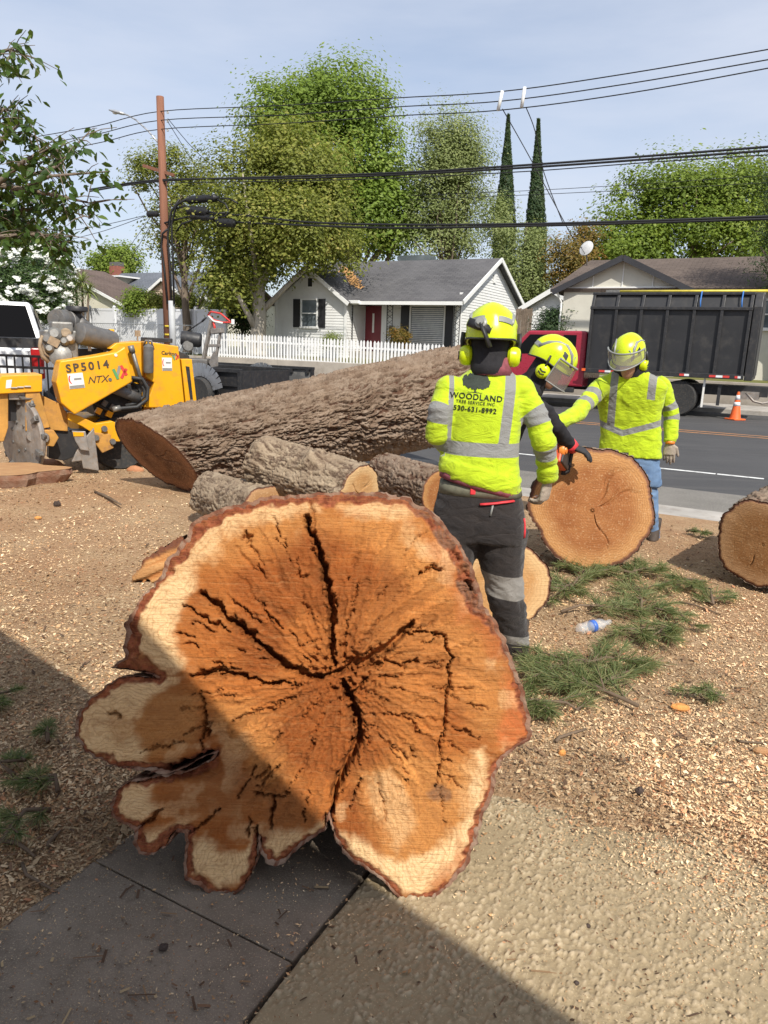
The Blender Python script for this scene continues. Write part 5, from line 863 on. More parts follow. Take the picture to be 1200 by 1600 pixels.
    pl([(-16, 612), (13, 612), (13, 668), (6, 690), (-16, 690)], -.30, .12, 'hood_cheek', 'muddy_yellow'); pl([(40, 612), (62, 612), (78, 668), (40, 674)], -.34, .10, 'hood_cheek', 'muddy_yellow'); pl([(13, 612), (40, 612), (40, 625), (14, 625)], -.30, .05, 'hood_lintel', 'dusty_steel'); pl([(53, 612), (96, 632), (106, 648), (106, 674), (80, 672), (64, 640)], -.20, .08, 'side_shield', 'muddy_yellow'); m = MB(); m.box(G3(26, 635, -.1), (.26, .12, .3)); m.build('hood_back', 'black_paint', root)
    for a, b in ((22, 606), (32, 605), (43, 604)): m = MB(); m.tube([G3(a-5, b, -.37), G3(a+5, b, -.37)], .009, 8); m.build('latch', 'dusty_steel', hs)
    pl([(10, 594), (19, 593), (17, 606), (9, 607)], -.365, .006, 'label_plate', 'decal_white', hs, 0)
    wc = G3(36, 682, -.18); R = .42; wx = Vector((-.93, -.37, 0)).normalized(); m = MB(); m.lathe([(.06, .05), (.10, .05), (.12, .035), (R*.74, .035), (R*.78, .028), (R*.96, .028), (R, .012), (R, -.012), (R*.96, -.028), (.06, -.035)], 44, wc, wx); cw = m.build('cutter_wheel', 'dusty_steel', root, 'angle')
    x_, y_, z_ = basis(wx)
    for k in range(14):
        t = 2*math.pi*k/14+.1; rd = x_*math.cos(t)+y_*math.sin(t); tg = y_*math.cos(t)-x_*math.sin(t); c = wc+rd*(R*.93)+z_*(.035*(1 if k % 2 else -1)*.6+.02); m = MB(); m.bar(c-rd*.04, c+rd*.05, .055, .05, z_); tt = m.build('tooth_pocket', 'grey_metal', cw, bev=.006); m = MB(); m.tube([c+rd*.05, c+rd*.078+tg*.02], [.020, .012], 8); m.build('tooth', 'cast_alu', tt)
    for k in range(7):
        t = 2*math.pi*k/7; rd = x_*math.cos(t)+y_*math.sin(t); m = MB(); m.lathe([(0, .012), (.016, .012), (.018, 0)], 8, wc+rd*.16+z_*.036, wx); m.build('bolt', 'grey_metal', cw)
    m = MB(); pts = [wc+(x_*math.cos(t)+y_*math.sin(t))*(R+.035) for t in np.linspace(1.15, 3.0, 12)]
    for a, b in zip(pts[:-1], pts[1:]): m.bar(a, b, .012, .15, z_)
    m.build('wheel_guard', 'cast_alu', root)
    # swing arm, blade, tracks and frame
    pl([(60, 672), (84, 672), (92, 684), (84, 698), (66, 696)], -.36, .12, 'pivot_bracket', 'muddy_yellow'); 
    for a, b in ((68, 684), (50, 682)): m = MB(); m.lathe([(0, .03), (.05, .03), (.06, .01), (.06, 0)], 16, G3(a, b, -.37), (0, -1, 0)); m.build('pivot_pin', 'dusty_steel', root, 'angle')
    pl([(78, 672), (138, 672), (140, 705), (100, 720), (76, 716)], -.16, .16, 'frame_shadow_box', 'black_paint'); pl([(112, 673), (134, 674), (140, 705), (126, 703), (118, 690)], -.44, .025, 'blade_arm', 'dusty_steel'); pl([(114, 675), (131, 676), (131, 682), (115, 682)], -.447, .006, 'arm_plate', 'machine_yellow')
    pl([(128, 690), (147, 668), (155, 736), (130, 732), (128, 720), (112, 722), (118, 708)], -.38, .03, 'push_blade', 'dusty_steel'); pl([(108, 645), (125, 650), (150, 662), (175, 658), (190, 664), (188, 690), (168, 690), (150, 680), (128, 666), (106, 656)], -.30, .10, 'swing_arm', 'machine_yellow'); pl([(146, 676), (172, 678), (178, 700), (160, 708), (148, 692)], -.34, .06, 'swing_knuckle', 'muddy_yellow')
    for a, b in ((163, 670), (176, 690), (150, 684)): m = MB(); m.lathe([(0, .03), (.03, .03), (.036, 0)], 12, G3(a, b, -.34), (0, -1, 0)); m.build('pivot_pin', 'grey_metal', root, 'angle')
    pl([(140, 618), (196, 600), (222, 600), (222, 660), (190, 664), (150, 650)], -.05, .5, 'valve_bay', 'black_paint'); 
    for a, b, l in ((150, 640, 26), (160, 628, 22), (166, 645, 30), (172, 634, 20)): m = MB(); m.bar(G3(a, b, -.10), G3(a+l*.3, b+4, -.10), .06, .07); m.build('valve_block', 'machine_yellow' if l > 24 else 'grey_metal', root, bev=.005)
    wheel('wheel', Vector((G(185, 700, .05)[0], .05, .33)), .33, .26, (0, -1, 0), root); wheel('wheel', Vector((G(185, 700, .05)[0], .95, .33)), .33, .26, (0, 1, 0), root); wheel('wheel', Vector((G(262, 690, .2)[0], .05, .33)), .33, .26, (0, -1, 0), root); wheel('wheel', Vector((G(262, 690, .2)[0], .95, .33)), .33, .26, (0, 1, 0), root)
    m = MB(); xa = G(120, 690, .3)[0]; xb = G(290, 690, .3)[0]; m.box(((xa+xb)/2, .5, .52), (xb-xa, .75, .18)); m.build('chassis', 'machine_yellow', root, bev=.01); pl([(225, 636), (266, 636), (266, 650), (232, 662), (222, 652)], -.05, .5, 'lower_skirt', 'muddy_yellow')
    # cabinets
    c1 = pl([(170, 545), (182, 536), (221, 534), (222, 600), (206, 600), (196, 548)], -.12, .55, 'engine_side_panel', 'machine_yellow'); c2 = pl([(225, 533), (279, 541), (289, 637), (226, 637), (236, 612), (241, 598), (228, 590)], -.15, .7, 'rear_cabinet', 'machine_yellow', bev=.012); c3 = pl([(283, 561), (300, 561), (308, 632), (306, 636), (291, 637)], -.12, .5, 'radiator_guard', 'machine_yellow'); pl([(279, 548), (296, 556), (302, 630), (290, 632)], .02, .45, 'radiator', 'black_paint')
    pl([(290, 572), (296, 573), (302, 628), (298, 629)], -.126, .004, 'guard_slot', 'black_paint', c3, 0); pl([(230, 527), (270, 529), (270, 536), (230, 534)], -.02, .3, 'filler_cap', 'black_paint', c2)
    sticker(261, 569, .115, .15, c2, -.153, 0); cross(275, 557, -.153, c2, .035); text_mesh('Carlton', .058, Matrix.Translation(G3(252, 553.5, -.154)) @ Matrix.Rotation(rad(4), 4, 'Y') @ Matrix.Rotation(math.pi/2, 4, 'X'), .003, c2, 'lettering', 'decal_dark', .001)
    m = MB(); a = G3(232, 542, -.20); b = G3(232, 580, -.20); m.tube([a+Vector((0, 0, .03)), a, b, b-Vector((0, 0, .02))], [.03, .058, .058, .05], 16); m.tube([a+Vector((0, 0, .0)), a+Vector((0, 0, .075))], .014, 8); m.build('canister', 'grey_metal', root, 'angle'); m = MB(); m.tube([G3(224, 540, -.15), G3(228, 532, -.2), G3(236, 532, -.2), G3(240, 545, -.15)], .012, 6); m.build('canister_bracket', 'dusty_steel', root, True)
    # lift ram and hoses
    m = MB(); m.tube([G3(206, 545, -.22), G3(222, 600, -.22)], .022, 10); m.tube([G3(204, 540, -.22), G3(207, 551, -.22)], .034, 10); m.build('ram', 'cast_alu', root, True); m = MB(); m.tube([G3(176, 606, -.26), G3(216, 622, -.2)], .06, 14); m.tube([G3(186, 604, -.26), G3(192, 596, -.26)], .04, 10); m.build('drive_motor', 'grey_metal', root, True)
    hp = [[(205, 590), (222, 592), (231, 606), (230, 624), (214, 636), (190, 638), (176, 642)], [(207, 594), (218, 596), (226, 608), (225, 620), (212, 630), (196, 634)], [(205, 598), (214, 602), (220, 612), (214, 622), (200, 628)], [(150, 630), (165, 640), (186, 642), (210, 640)]]
    for i, p in enumerate(hp): m = MB(); m.tube([G3(a, b, -.25+.05*i) for a, b in p], .022 if i < 2 else .017, 8); m.build('hydraulic_hose', 'hose', root, True)
    m = MB(); m.tube([G3(176, 640, -.28), G3(188, 637, -.28)], .032, 10); m.build('hose_fitting', 'cast_alu', root, True)
    # engine: air cleaner, rain cap, muffler, block, fan shroud
    m = MB(); a = G3(91, 499, .1); b = G3(118, 503, .35); d = (b-a).normalized(); m.lathe([(0, -.012), (.045, -.012), (.05, 0), (.10, 0), (.105, .01), (.112, .03), (.112, .20), (.12, .205), (.12, .235), (.112, .24), (.112, .40), (.09, .46), (0, .46)], 24, a-d*.05, d); ac = m.build('air_cleaner', 'grey_metal', root, 'angle')
    m = MB(); q = G3(121, 500, .25); m.lathe([(.045, -.02), (.045, .07), (.06, .085), (.10, .09), (.118, .10), (.12, .135), (.11, .15), (0, .155)], 22, q, (0, 0, 1)); m.build('rain_cap', 'black_paint', ac, 'angle'); m = MB(); m.tube([G3(119, 502, .25), G3(127, 508, .3), G3(138, 514, .35), G3(144, 520, .35)], [.09, .085, .075, .06], 14); m.build('intake_elbow', 'grey_metal', ac, True)
    m = MB(); a = G3(122, 520, -.08); b = G3(176, 534, .12); d = (b-a); l = d.length; d.normalize(); m.lathe([(0, -.01), (.09, -.01), (.118, .01), (.12, .03), (.12, l-.03), (.115, l), (.0, l+.02)], 26, a, d); mu = m.build('muffler', 'grey_metal', root, 'angle')
    for k in (.3, .75):
        m = MB(); q = a+d*l*k; m.bar(q, q-Vector((0, 0, .17)), .035, .012); m.build('muffler_strap', 'dusty_steel', mu)
    m = MB(); m.tube([G3(98, 541, .0), G3(110, 539, -.02), G3(119, 538, -.0), G3(120, 528, .02)], .03, 10); m.tube([G3(116, 540, .0), G3(118, 556, .0)], .016, 8); m.build('exhaust_pipe', 'grey_metal', mu, True)
    blk = MB(); c = G3(92, 540, .12); blk.box(c, (.34, .36, .34)); blk.box(c+Vector((.02, -.1, .2)), (.22, .2, .12)); eb = blk.build('engine_block', 'cast_alu', root, bev=.02)
    for px, py, cy, r, mt in ((95, 556, -.1, .12, 'cast_alu'), (86, 522, -.05, .075, 'cast_alu'), (103, 522, -.06, .06, 'hose_tan'), (74, 530, -.05, .06, 'grey_metal'), (101, 534, -.12, .045, 'cast_alu'), (110, 530, -.1, .05, 'dusty_steel'), (78, 545, -.1, .05, 'cast_alu')):
        m = MB(); m.lathe([(0, .06), (r*.6, .06), (r, .03), (r, -.05), (r*.7, -.08)], 16, G3(px, py, cy), (-.3, -1, .2)); m.build('engine_fitting', mt, eb, 'angle')
    m = MB(); m.bar(G3(76, 530, -.14), G3(92, 538, -.14), .09, .02, (0, 1, 0)); m.build('heat_shield', 'hose_tan', eb)
    for i, p in enumerate(([(64, 528), (62, 540), (66, 556), (76, 566)], [(66, 524), (63, 534), (70, 552), (84, 562)], [(80, 516), (92, 514), (104, 520), (108, 530)], [(96, 515), (100, 506), (106, 512)], [(70, 534), (82, 540), (90, 550)])):
        m = MB(); m.tube([G3(a, b, -.12+.03*i) for a, b in p], (.02, .016, .012, .012, .01)[i], 7); m.build('engine_hose', 'hose_tan' if i < 2 else 'hose', eb, True)
    m = MB(); m.prism([G(a, b, .1) for a, b in ((118, 545), (172, 545), (160, 553), (96, 562))], .1, .4, 'Y'); m.build('engine_bed', 'black_paint', root); m = MB(); m.box(G3(174, 519, .2), (.06, .06, .07)); m.build('beacon', 'machine_yellow', root, bev=.01); m = MB(); m.bar(G3(172, 516, .1), G3(137, 510, .1), .012, .012); m.build('linkage_rod', 'black_paint', root)
    m = MB(); m.bar(G3(215, 534, .2), G3(215, 524, .2), .015, .015); m.box(G3(215, 521, .2), (.06, .03, .07)); m.build('control_lever', 'hose_tan', root)
grinder()
# ---------------------------------------------------------------- white pickup parked along the near kerb, its tail towards us
def pickup():
    q = at(68, 560, 12.0); ang = rad(-68); ax_ = Vector((math.cos(ang), math.sin(ang), 0)); base = Vector((q.x, q.y, -.03))-Vector((-ax_.y, ax_.x, 0))*.98; root = thing('pickup_truck', 'white pickup truck with dark rear window parked beyond the yellow grinder', 'pickup truck', base, ang); root.scale = (1, 1, 1.07)
    # own axes: x towards the tail (along the street), y across
    X0 = 0.0; Wd = 1.96
    m = MB(); m.prism([(-5.4, .55), (-5.35, .95), (-5.1, 1.08), (-3.75, 1.18), (-2.1, 1.26), (-.02, 1.26), (0, .62), (-.3, .55)], -Wd/2, Wd/2, 'Y'); body = m.build('body', 'car_white', root, bev=.05)
    m = MB(); m.add([(-3.75, -.9, 1.17), (-1.95, -.9, 1.25), (-2.25, -.68, 2.0), (-3.05, -.68, 1.98), (-3.75, .9, 1.17), (-1.95, .9, 1.25), (-2.25, .68, 2.0), (-3.05, .68, 1.98)], [(0, 1, 2, 3), (7, 6, 5, 4), (3, 2, 6, 7), (1, 5, 6, 2), (4, 0, 3, 7), (0, 4, 5, 1)]); m.build('cab', 'car_white', root, bev=.04)
    m = MB(); m.add([(-1.95+.012, -.80, 1.30), (-1.95+.012, .80, 1.30), (-2.215, .62, 1.93), (-2.215, -.62, 1.93)], [(0, 1, 2, 3)]); o = m.build('rear_window', 'rear_glass', root); so_ = o.modifiers.new('s', 'SOLIDIFY'); so_.thickness = .03; so_.offset = 0
    for s in (-1, 1):
        m = MB(); m.add([(-3.6, s*.905, 1.25), (-2.15, s*.905, 1.28), (-2.35, s*.735, 1.9), (-3.02, s*.735, 1.88)], [(0, 1, 2, 3)]); o = m.build('side_window', 'glass_dark', root); b = o.modifiers.new('s', 'SOLIDIFY'); b.thickness = .01; b.offset = 0
        m = MB(); m.box((-.03, s*(Wd/2-.09), 1.03), (.10, .19, .46)); tl = m.build('tail_lamp', 'lamp_red', root, bev=.02); m = MB(); m.box((.022, s*(Wd/2-.09), .93), (.012, .15, .09)); m.build('reversing_lens', 'decal_white', tl)
        for wx in (-4.3, -1.1): wheel('wheel', Vector((wx, s*.82, .39)), .39, .27, (0, s, 0), root, hub='chrome')
        m = MB(); m.box((-1.05, s*(Wd/2-.04), 1.285), (2.0, .08, .05)); m.build('bed_rail', 'black_paint', root, bev=.01)
    m = MB(); m.box((.004, 0, 1.0), (.03, 1.52, .46)); tg = m.build('tailgate', 'car_white', root, bev=.012); m = MB(); m.box((.022, 0, 1.12), (.012, .28, .08)); m.build('handle', 'black_paint', tg); m = MB(); m.box((.06, 0, .58), (.16, 1.9, .17)); m.build('bumper', 'chrome', root, bev=.03); m = MB(); m.box((-1.0, 0, 1.33), (1.9, 1.84, .14)); m.build('bed_cover', 'black_paint', root)
pickup()
def rail_trailer():
    q = at(20, 640, 10.3); base = Vector((q.x-.4, q.y+.3, 0)); root = thing('utility_trailer', 'black barred utility trailer gate showing between the grinder and the pickup', 'trailer', base, rad(-4))
    top = at(30, 557, 10.3).z; m = MB(); m.box((-.3, .8, .42), (2.6, 1.7, .08)); m.build('deck', 'black_paint', root)
    for zz in (top, top-.16, .5): m = MB(); m.bar((-1.6, 0, zz), (1.0, 0, zz), .035, .035); m.build('rail', 'black_paint', root)
    for k in range(22): x_ = -1.58+k*.12; m = MB(); m.bar((x_, 0, .5), (x_, 0, top), .018, .018); m.build('baluster', 'black_paint', root)
    for s in (0.0, 1.6): wheel('wheel', Vector((-.3, s+(-.02 if s == 0 else .02), .33)), .33, .2, (0, -1 if s == 0 else 1, 0), root)
rail_trailer()
def dark_trailer():
    n0 = 13.2; a = atn(292, 590, n0); b = atn(379, 590, n0); ln = (b-a).dot(D); base = Vector((b.x, b.y, -.03)); root = thing('dump_trailer', 'black steel-sided trailer with bright metal mudguard, carrying a grey machine', 'trailer', base, STREET)
    zt = atn(379, 580, n0).z+.03; zb = atn(379, 640, n0).z; zt2 = zt; L0 = -(ln+1.6)
    m = MB(); m.box((L0/2, .9, zb+.1), (-L0, 1.8, .12)); m.build('deck', 'black_paint', root)
    for y_ in (0., 1.8): m = MB(); m.box((L0/2, y_, (zb+zt)/2+.05), (-L0-.05, .04, zt-zb-.12)); m.build('side_panel', 'black_paint', root)
    for y_ in (-.04, 1.84): m = MB(); m.box((L0/2, y_, zt), (-L0, .1, .09)); m.build('top_rail', 'black_paint', root, bev=.01); m = MB(); m.box((L0/2, y_, (zb+zt)/2+.12), (-L0, .06, .05)); m.build('mid_rail', 'black_paint', root)
    for k in (0.04, .72, 1.6, 2.4):
        if k < -L0: m = MB(); m.box((-k, -.04, (zb+zt)/2), (.09, .09, zt-zb)); m.build('stake', 'black_paint', root, bev=.006)
    m = MB(); m.box((-.02, .9, (zb+zt)/2), (.06, 1.8, zt-zb)); m.build('tail_panel', 'black_paint', root)
    mx = -(b-atn(316, 640, n0-.2)).dot(D); wheel('wheel', Vector((mx, -.24, .36)), .36, .24, (0, -1, 0), root); wheel('wheel', Vector((mx, 2.04, .36)), .36, .24, (0, 1, 0), root)
    for y_ in (-.24, 2.04):
        m = MB(); ts = np.linspace(.15, math.pi-.15, 14)
        for t0, t1 in zip(ts[:-1], ts[1:]): m.bar((mx+.52*math.cos(t0), y_, .40+.50*math.sin(t0)), (mx+.52*math.cos(t1), y_, .40+.50*math.sin(t1)), .30, .012, (0, 1, 0))
        m.build('mudguard', 'diamond_plate', root)
    return root, base, zt, zb, n0
_t, _tb, _zt, _zb, _tn = dark_trailer()
def loader():
    n0 = _tn+.7; P3 = lambda px, py, dn=0.: atn(px, py, n0+dn); c = P3(318, 570); base = Vector((c.x, c.y, _zb+.13)); root = thing('mini_loader', 'grey compact loader with raised lift arm and red-and-white guard on the black trailer', 'loader', base)
    L3 = lambda px, py, dn=0.: P3(px, py, dn)-base
    m = MB(); a = L3(300, 560); m.box((a.x, a.y+.1, (a.z)/2), (.9, .8, max(.3, a.z))); m.build('body', 'grey_metal', root, bev=.03); m = MB(); m.lathe([(0, -.25), (.16, -.25), (.18, -.2), (.18, .2), (.14, .25), (0, .25)], 18, L3(299, 530), (1, .2, -.1)); m.build('engine_cover', 'black_paint', root, 'angle')
    m = MB(); m.lathe([(0, -.12), (.12, -.12), (.14, 0), (.12, .12), (0, .12)], 16, L3(293, 540, -.1), (.4, -1, 0)); m.build('filter', 'cast_alu', root, 'angle'); m = MB(); m.bar(L3(316, 572), L3(331, 500), .10, .07); m.bar(L3(316, 572, .5), L3(331, 500, .5), .10, .07); m.build('lift_arm', 'dusty_steel', root, bev=.01)
    m = MB(); m.bar(L3(332, 518), L3(348, 516), .14, .12); m.bar(L3(345, 516), L3(338, 556), .06, .06); m.bar(L3(326, 540), L3(344, 540), .07, .07); m.build('lift_link', 'dusty_steel', root, bev=.01); m = MB(); m.add([L3(330, 574, -.3), L3(341, 572, -.3), L3(341, 558, -.3), L3(334, 548, -.3), L3(326, 566, -.3), L3(330, 574, .4), L3(341, 572, .4), L3(341, 558, .4), L3(334, 548, .4), L3(326, 566, .4)], [(0, 1, 2, 3, 4), (9, 8, 7, 6, 5), (0, 5, 6, 1), (1, 6, 7, 2), (2, 7, 8, 3), (3, 8, 9, 4), (4, 9, 5, 0)]); m.build('bucket', 'dusty_steel', root)
    m = MB(); m.tube([L3(286, 522), L3(316, 502)], .018, 8); m.tube([L3(316, 502), L3(322, 496)], .026, 8); m.build('control_handle', 'black_paint', root, True)
    m = MB(); m.tube([L3(325, 492), L3(330, 487), L3(345, 490), L3(357, 500), L3(362, 503), L3(348, 504), L3(334, 500), L3(325, 492)], .022, 8); g = m.build('guard_ring', 'decal_red', root, True); m = MB(); m.tube([L3(326, 494, -.02), L3(334, 502, -.02), L3(348, 505, -.02)], .024, 8); m.build('guard_tape', 'decal_white', g, True); m = MB(); m.box(L3(364, 503), (.07, .07, .12)); m.build('marker_lamp', 'decal_white', root, bev=.01)
    m = MB(); m.tube([L3(334, 503), L3(336, 516)], .03, 8); m.build('guard_post', 'decal_red', root, True)
loader()
def grey_trailer():
    n0 = 15.6; a = atn(322, 570, n0); b = atn(490, 576, n0); ln = (b-a).dot(D); base = Vector((b.x, b.y, -.03)); root = thing('flat_trailer', 'dusty grey low-sided trailer standing below the picket fence', 'trailer', base, STREET); zt = atn(410, 571, n0).z; zb = atn(410, 612, n0).z
    m = MB(); m.box((-ln/2, 0, (zt+zb)/2), (ln, .04, zt-zb)); m.build('side_panel', 'trailer_grey', root, bev=.005); m = MB(); m.box((-ln/2, -.02, zt+.02), (ln+.04, .09, .07)); m.build('top_rail', 'black_paint', root, bev=.005); m = MB(); m.box((-.02, -.02, (zt+zb)/2-.05), (.06, .08, zt-zb+.15)); m.build('end_post', 'black_paint', root)
    for k in (.15, .65): m = MB(); m.box((-k, -.05, zt-.06), (.08, .05, .10)); m.build('rail_bracket', 'black_paint', root)
    m = MB(); m.box((-ln/2, 1.0, zb+.06), (ln, 2., .1)); m.build('deck', 'trailer_grey', root)
    for y_ in (.2, 1.8): wheel('wheel', Vector((-ln*.55, y_, .34)), .34, .22, (0, -1 if y_ < 1 else 1, 0), root)
grey_trailer()
# ---------------------------------------------------------------- red chip truck with the tall black box
def chip_truck():
    n0 = 20.9; A = atn(916, 560, n0); B = atn(1166, 560, n0); ln = (B-A).dot(D); base = Vector((A.x, A.y, -.03)); root = thing('chip_truck', 'red-cabbed tree truck with tall ribbed black chip box parked across the road', 'truck', base, STREET); Wd = 2.35
    zT = atn(1040, 457, n0).z+.0; zS = atn(1040, 480, n0).z; zB = atn(1040, 583, n0).z+.03; q = lambda x_, y_, z_: Vector((x_, y_, z_+.03))
    m = MB(); m.prism([(0, zB), (0, zS), (.16, zT), (Wd-.16, zT), (Wd, zS), (Wd, zB)], 0, ln, 'X'); box_ = m.build('chip_box', 'box_black', root, bev=.02); nr = 6
    for i in range(nr+1):
        x_ = .05+(ln-.10)*i/nr
        m = MB(); m.box((x_, -.04, (zB+zS)/2), (.075, .075, zS-zB)); m.build('rib', 'black_paint', box_, bev=.008); m = MB(); m.bar((x_, -.035, zS), (x_, .13, zT+.01), .075, .06); m.build('rib', 'black_paint', box_, bev=.008)
    m = MB(); m.box((ln/2, -.045, zS), (ln, .09, .08)); m.build('belt_rail', 'black_paint', box_, bev=.01); m = MB(); m.box((ln/2, .12, zT+.01), (ln, .09, .07)); m.build('top_rail', 'black_paint', box_, bev=.01); m = MB(); m.box((ln/2, -.05, zB-.02), (ln, .12, .12)); m.build('sill_rail', 'black_paint', box_, bev=.01); m = MB(); m.prism([(-.04, zB-.1), (-.04, zS+.05), (.12, zT+.03), (Wd-.12, zT+.03), (Wd+.04, zS+.05), (Wd+.04, zB-.1)], ln+.01, ln+.2, 'X'); m.build('tail_frame', 'black_paint', root, bev=.015); m = MB(); m.prism([(.1, zB), (.1, zS), (.24, zT-.1), (Wd-.24, zT-.1), (Wd-.1, zS), (Wd-.1, zB)], ln+.205, ln+.22, 'X'); m.build('tailgate', 'box_black', root)
    for f0, f1 in ((.10, .30), (.62, .68), (.80, .92), (.95, .985)):
        x0, x1 = f0*ln, f1*ln; k = max(2, int((x1-x0)/.15))
        for i in range(k): m = MB(); m.box((x0+(x1-x0)*(i+.5)/k, -.113, zB-.02), ((x1-x0)/k*.98, .006, .055)); m.build('reflective_tape', 'decal_red' if i % 2 == 0 else 'reflector_white', box_)
    m = MB(); m.box((-.02, -.115, zB-.0), (.10, .01, .07)); m.build('marker_lamp', 'cone_orange', box_)
    # frame and wheels
    m = MB(); m.box((ln/2-1.2, Wd/2, .72), (ln+3.6, .95, .26)); m.build('chassis', 'black_paint', root); wx = (atn(1058, 620, n0)-A).dot(D); R = .47
    for y_ in (.14, .43, Wd-.43, Wd-.14): wheel('wheel', Vector((wx, y_, R)), R, .26, (0, -1 if y_ < 1 else 1, 0), root)
    m = MB(); m.box((wx+1.0, .05, .62), (.08, .02, .55)); m.build('mud_flap', 'black_paint', root); m = MB(); m.box((wx+.62, .06, .65), (.05, .03, .75)); m.build('stay', 'decal_white', root); m = MB(); m.box((ln+.15, Wd/2, .62), (.5, 1.2, .2)); m.build('hitch', 'dusty_steel', root); m = MB(); m.tube([(ln+.1, .3, .7), (ln+.3, .25, .5), (ln+.5, .4, .45), (ln+.9, .6, .55)], .03, 8); m.build('safety_chain', 'dusty_steel', root, True)
    # cab
    zr = atn(870, 517, n0).z+.05; m = MB(); cab = [(-.06, .62), (-.06, zr-.03), (-.15, zr), (-1.75, zr-.02), (-2.45, zr-.72), (-2.5, .62)]; m.prism(cab, .12, Wd-.12, 'Y'); m.build('cab', 'car_red', root, bev=.05); m = MB(); m.prism([(-2.4, .55), (-2.4, zr-.70), (-3.9, zr-.86), (-4.1, zr-1.0), (-4.12, .55)], .16, Wd-.16, 'Y'); m.build('bonnet', 'car_red', root, bev=.06)
    for y_ in (.113, Wd-.113):
        for win in ([(-.35, zr-.62), (-.35, zr-.12), (-.72, zr-.12), (-.72, zr-.64)], [(-.85, zr-.65), (-.85, zr-.12), (-1.70, zr-.13), (-2.18, zr-.68)]): m = MB(); m.prism(win, y_-.004, y_+.004, 'Y'); m.build('side_window', 'glass_dark', root)
        m = MB(); m.box((-.6, y_, zr-.80), (.16, .03, .05)); m.build('handle', 'black_paint', root); m = MB(); m.box((-1.4, y_, .52), (2.2, .16, .14)); m.build('step', 'black_paint', root, bev=.02); wheel('wheel', Vector((-3.2, y_+(.12 if y_ < 1 else -.12), R)), R, .28, (0, -1 if y_ < 1 else 1, 0), root); m = MB(); m.bar((-.79, y_, .66), (-.79, y_, zr-.15), .012, .012); m.build('door_seam', 'black_paint', root)
        m = MB(); m.box((-2.2, y_+(-.22 if y_ < 1 else .22), zr-.5), (.1, .2, .34)); m.build('mirror', 'black_paint', root, bev=.03)
    m = MB(); m.add([(-1.78, .2, zr-.06), (-1.78, Wd-.2, zr-.06), (-2.46, Wd-.2, zr-.68), (-2.46, .2, zr-.68)], [(0, 1, 2, 3)]); o = m.build('windscreen', 'glass_dark', root); o.modifiers.new('s', 'SOLIDIFY').thickness = .015
    # things on the roof
    T = Matrix.Translation(base) @ Matrix.Rotation(STREET, 4, 'Z'); rt = T @ Vector((ln/2, .5, zT+.05))
    r2 = thing('pole_pruner', 'long yellow fibreglass pole lying along the top of the black box', 'pole', rt, STREET); m = MB(); m.tube([(-ln*.35, 0, .05), (ln*.62, 0, .05)], .035, 8); m.build('shaft', 'ladder_yellow', r2, True); m = MB(); m.box((-ln*.38, 0, .05), (.3, .08, .08)); m.build('saw_head', 'cast_alu', r2)
    r3 = thing('ladder', 'pale aluminium ladder strapped on the black box roof', 'ladder', T @ Vector((ln/2, .95, zT+.05)), STREET)
    for y_ in (-.2, .2): m = MB(); m.bar((-ln*.45, y_, .06), (ln*.55, y_, .06), .03, .09); m.build('stile', 'cast_alu', r3)
    for k in range(14): m = MB(); m.bar((-ln*.43+k*ln*.07, -.2, .06), (-ln*.43+k*ln*.07, .2, .06), .03, .03); m.build('rung', 'cast_alu', r3)
    for k, (fx, lb) in enumerate(((.69, 'blue strap hanging over the middle of the black box edge'), (.93, 'blue strap hanging near the tail of the black box'))):
        o = T @ Vector((ln*fx, .0, zS)); m = MB(); m.tube([Vector((0, .2, zT-zS+.06)), Vector((0, .06, zT-zS+.05)), Vector((0, -.02, (zT-zS)*.5)), Vector((.02, -.06, .02))], .018, 6); st = m.build('tie_strap', 'blue_strap', None, True, label=lb, cat='strap', loc=o); st.rotation_euler = (0, 0, STREET)
chip_truck()
def cone():
    g = gz(1148, 656, -.03); root = thing('traffic_cone', 'orange traffic cone with white collars standing on the road behind the truck', 'traffic cone', g, rad(20)); m = MB(); m.box((0, 0, .02), (.37, .37, .04)); m.build('base', 'cone_orange', root, bev=.015); pr = lambda h: .135-.105*(h-.04)/.68
    m = MB(); m.lathe([(.14, .04), (pr(.06), .06), (pr(.72), .72), (pr(.72)*.7, .725), (0, .725)], 24); m.build('body', 'cone_orange', root, 'angle')
    for a, b in ((.36, .46), (.52, .64)): m = MB(); m.lathe([(pr(a)+.003, a), (pr(b)+.003, b)], 24); o = m.build('collar', 'reflector_white', root, True)
cone()
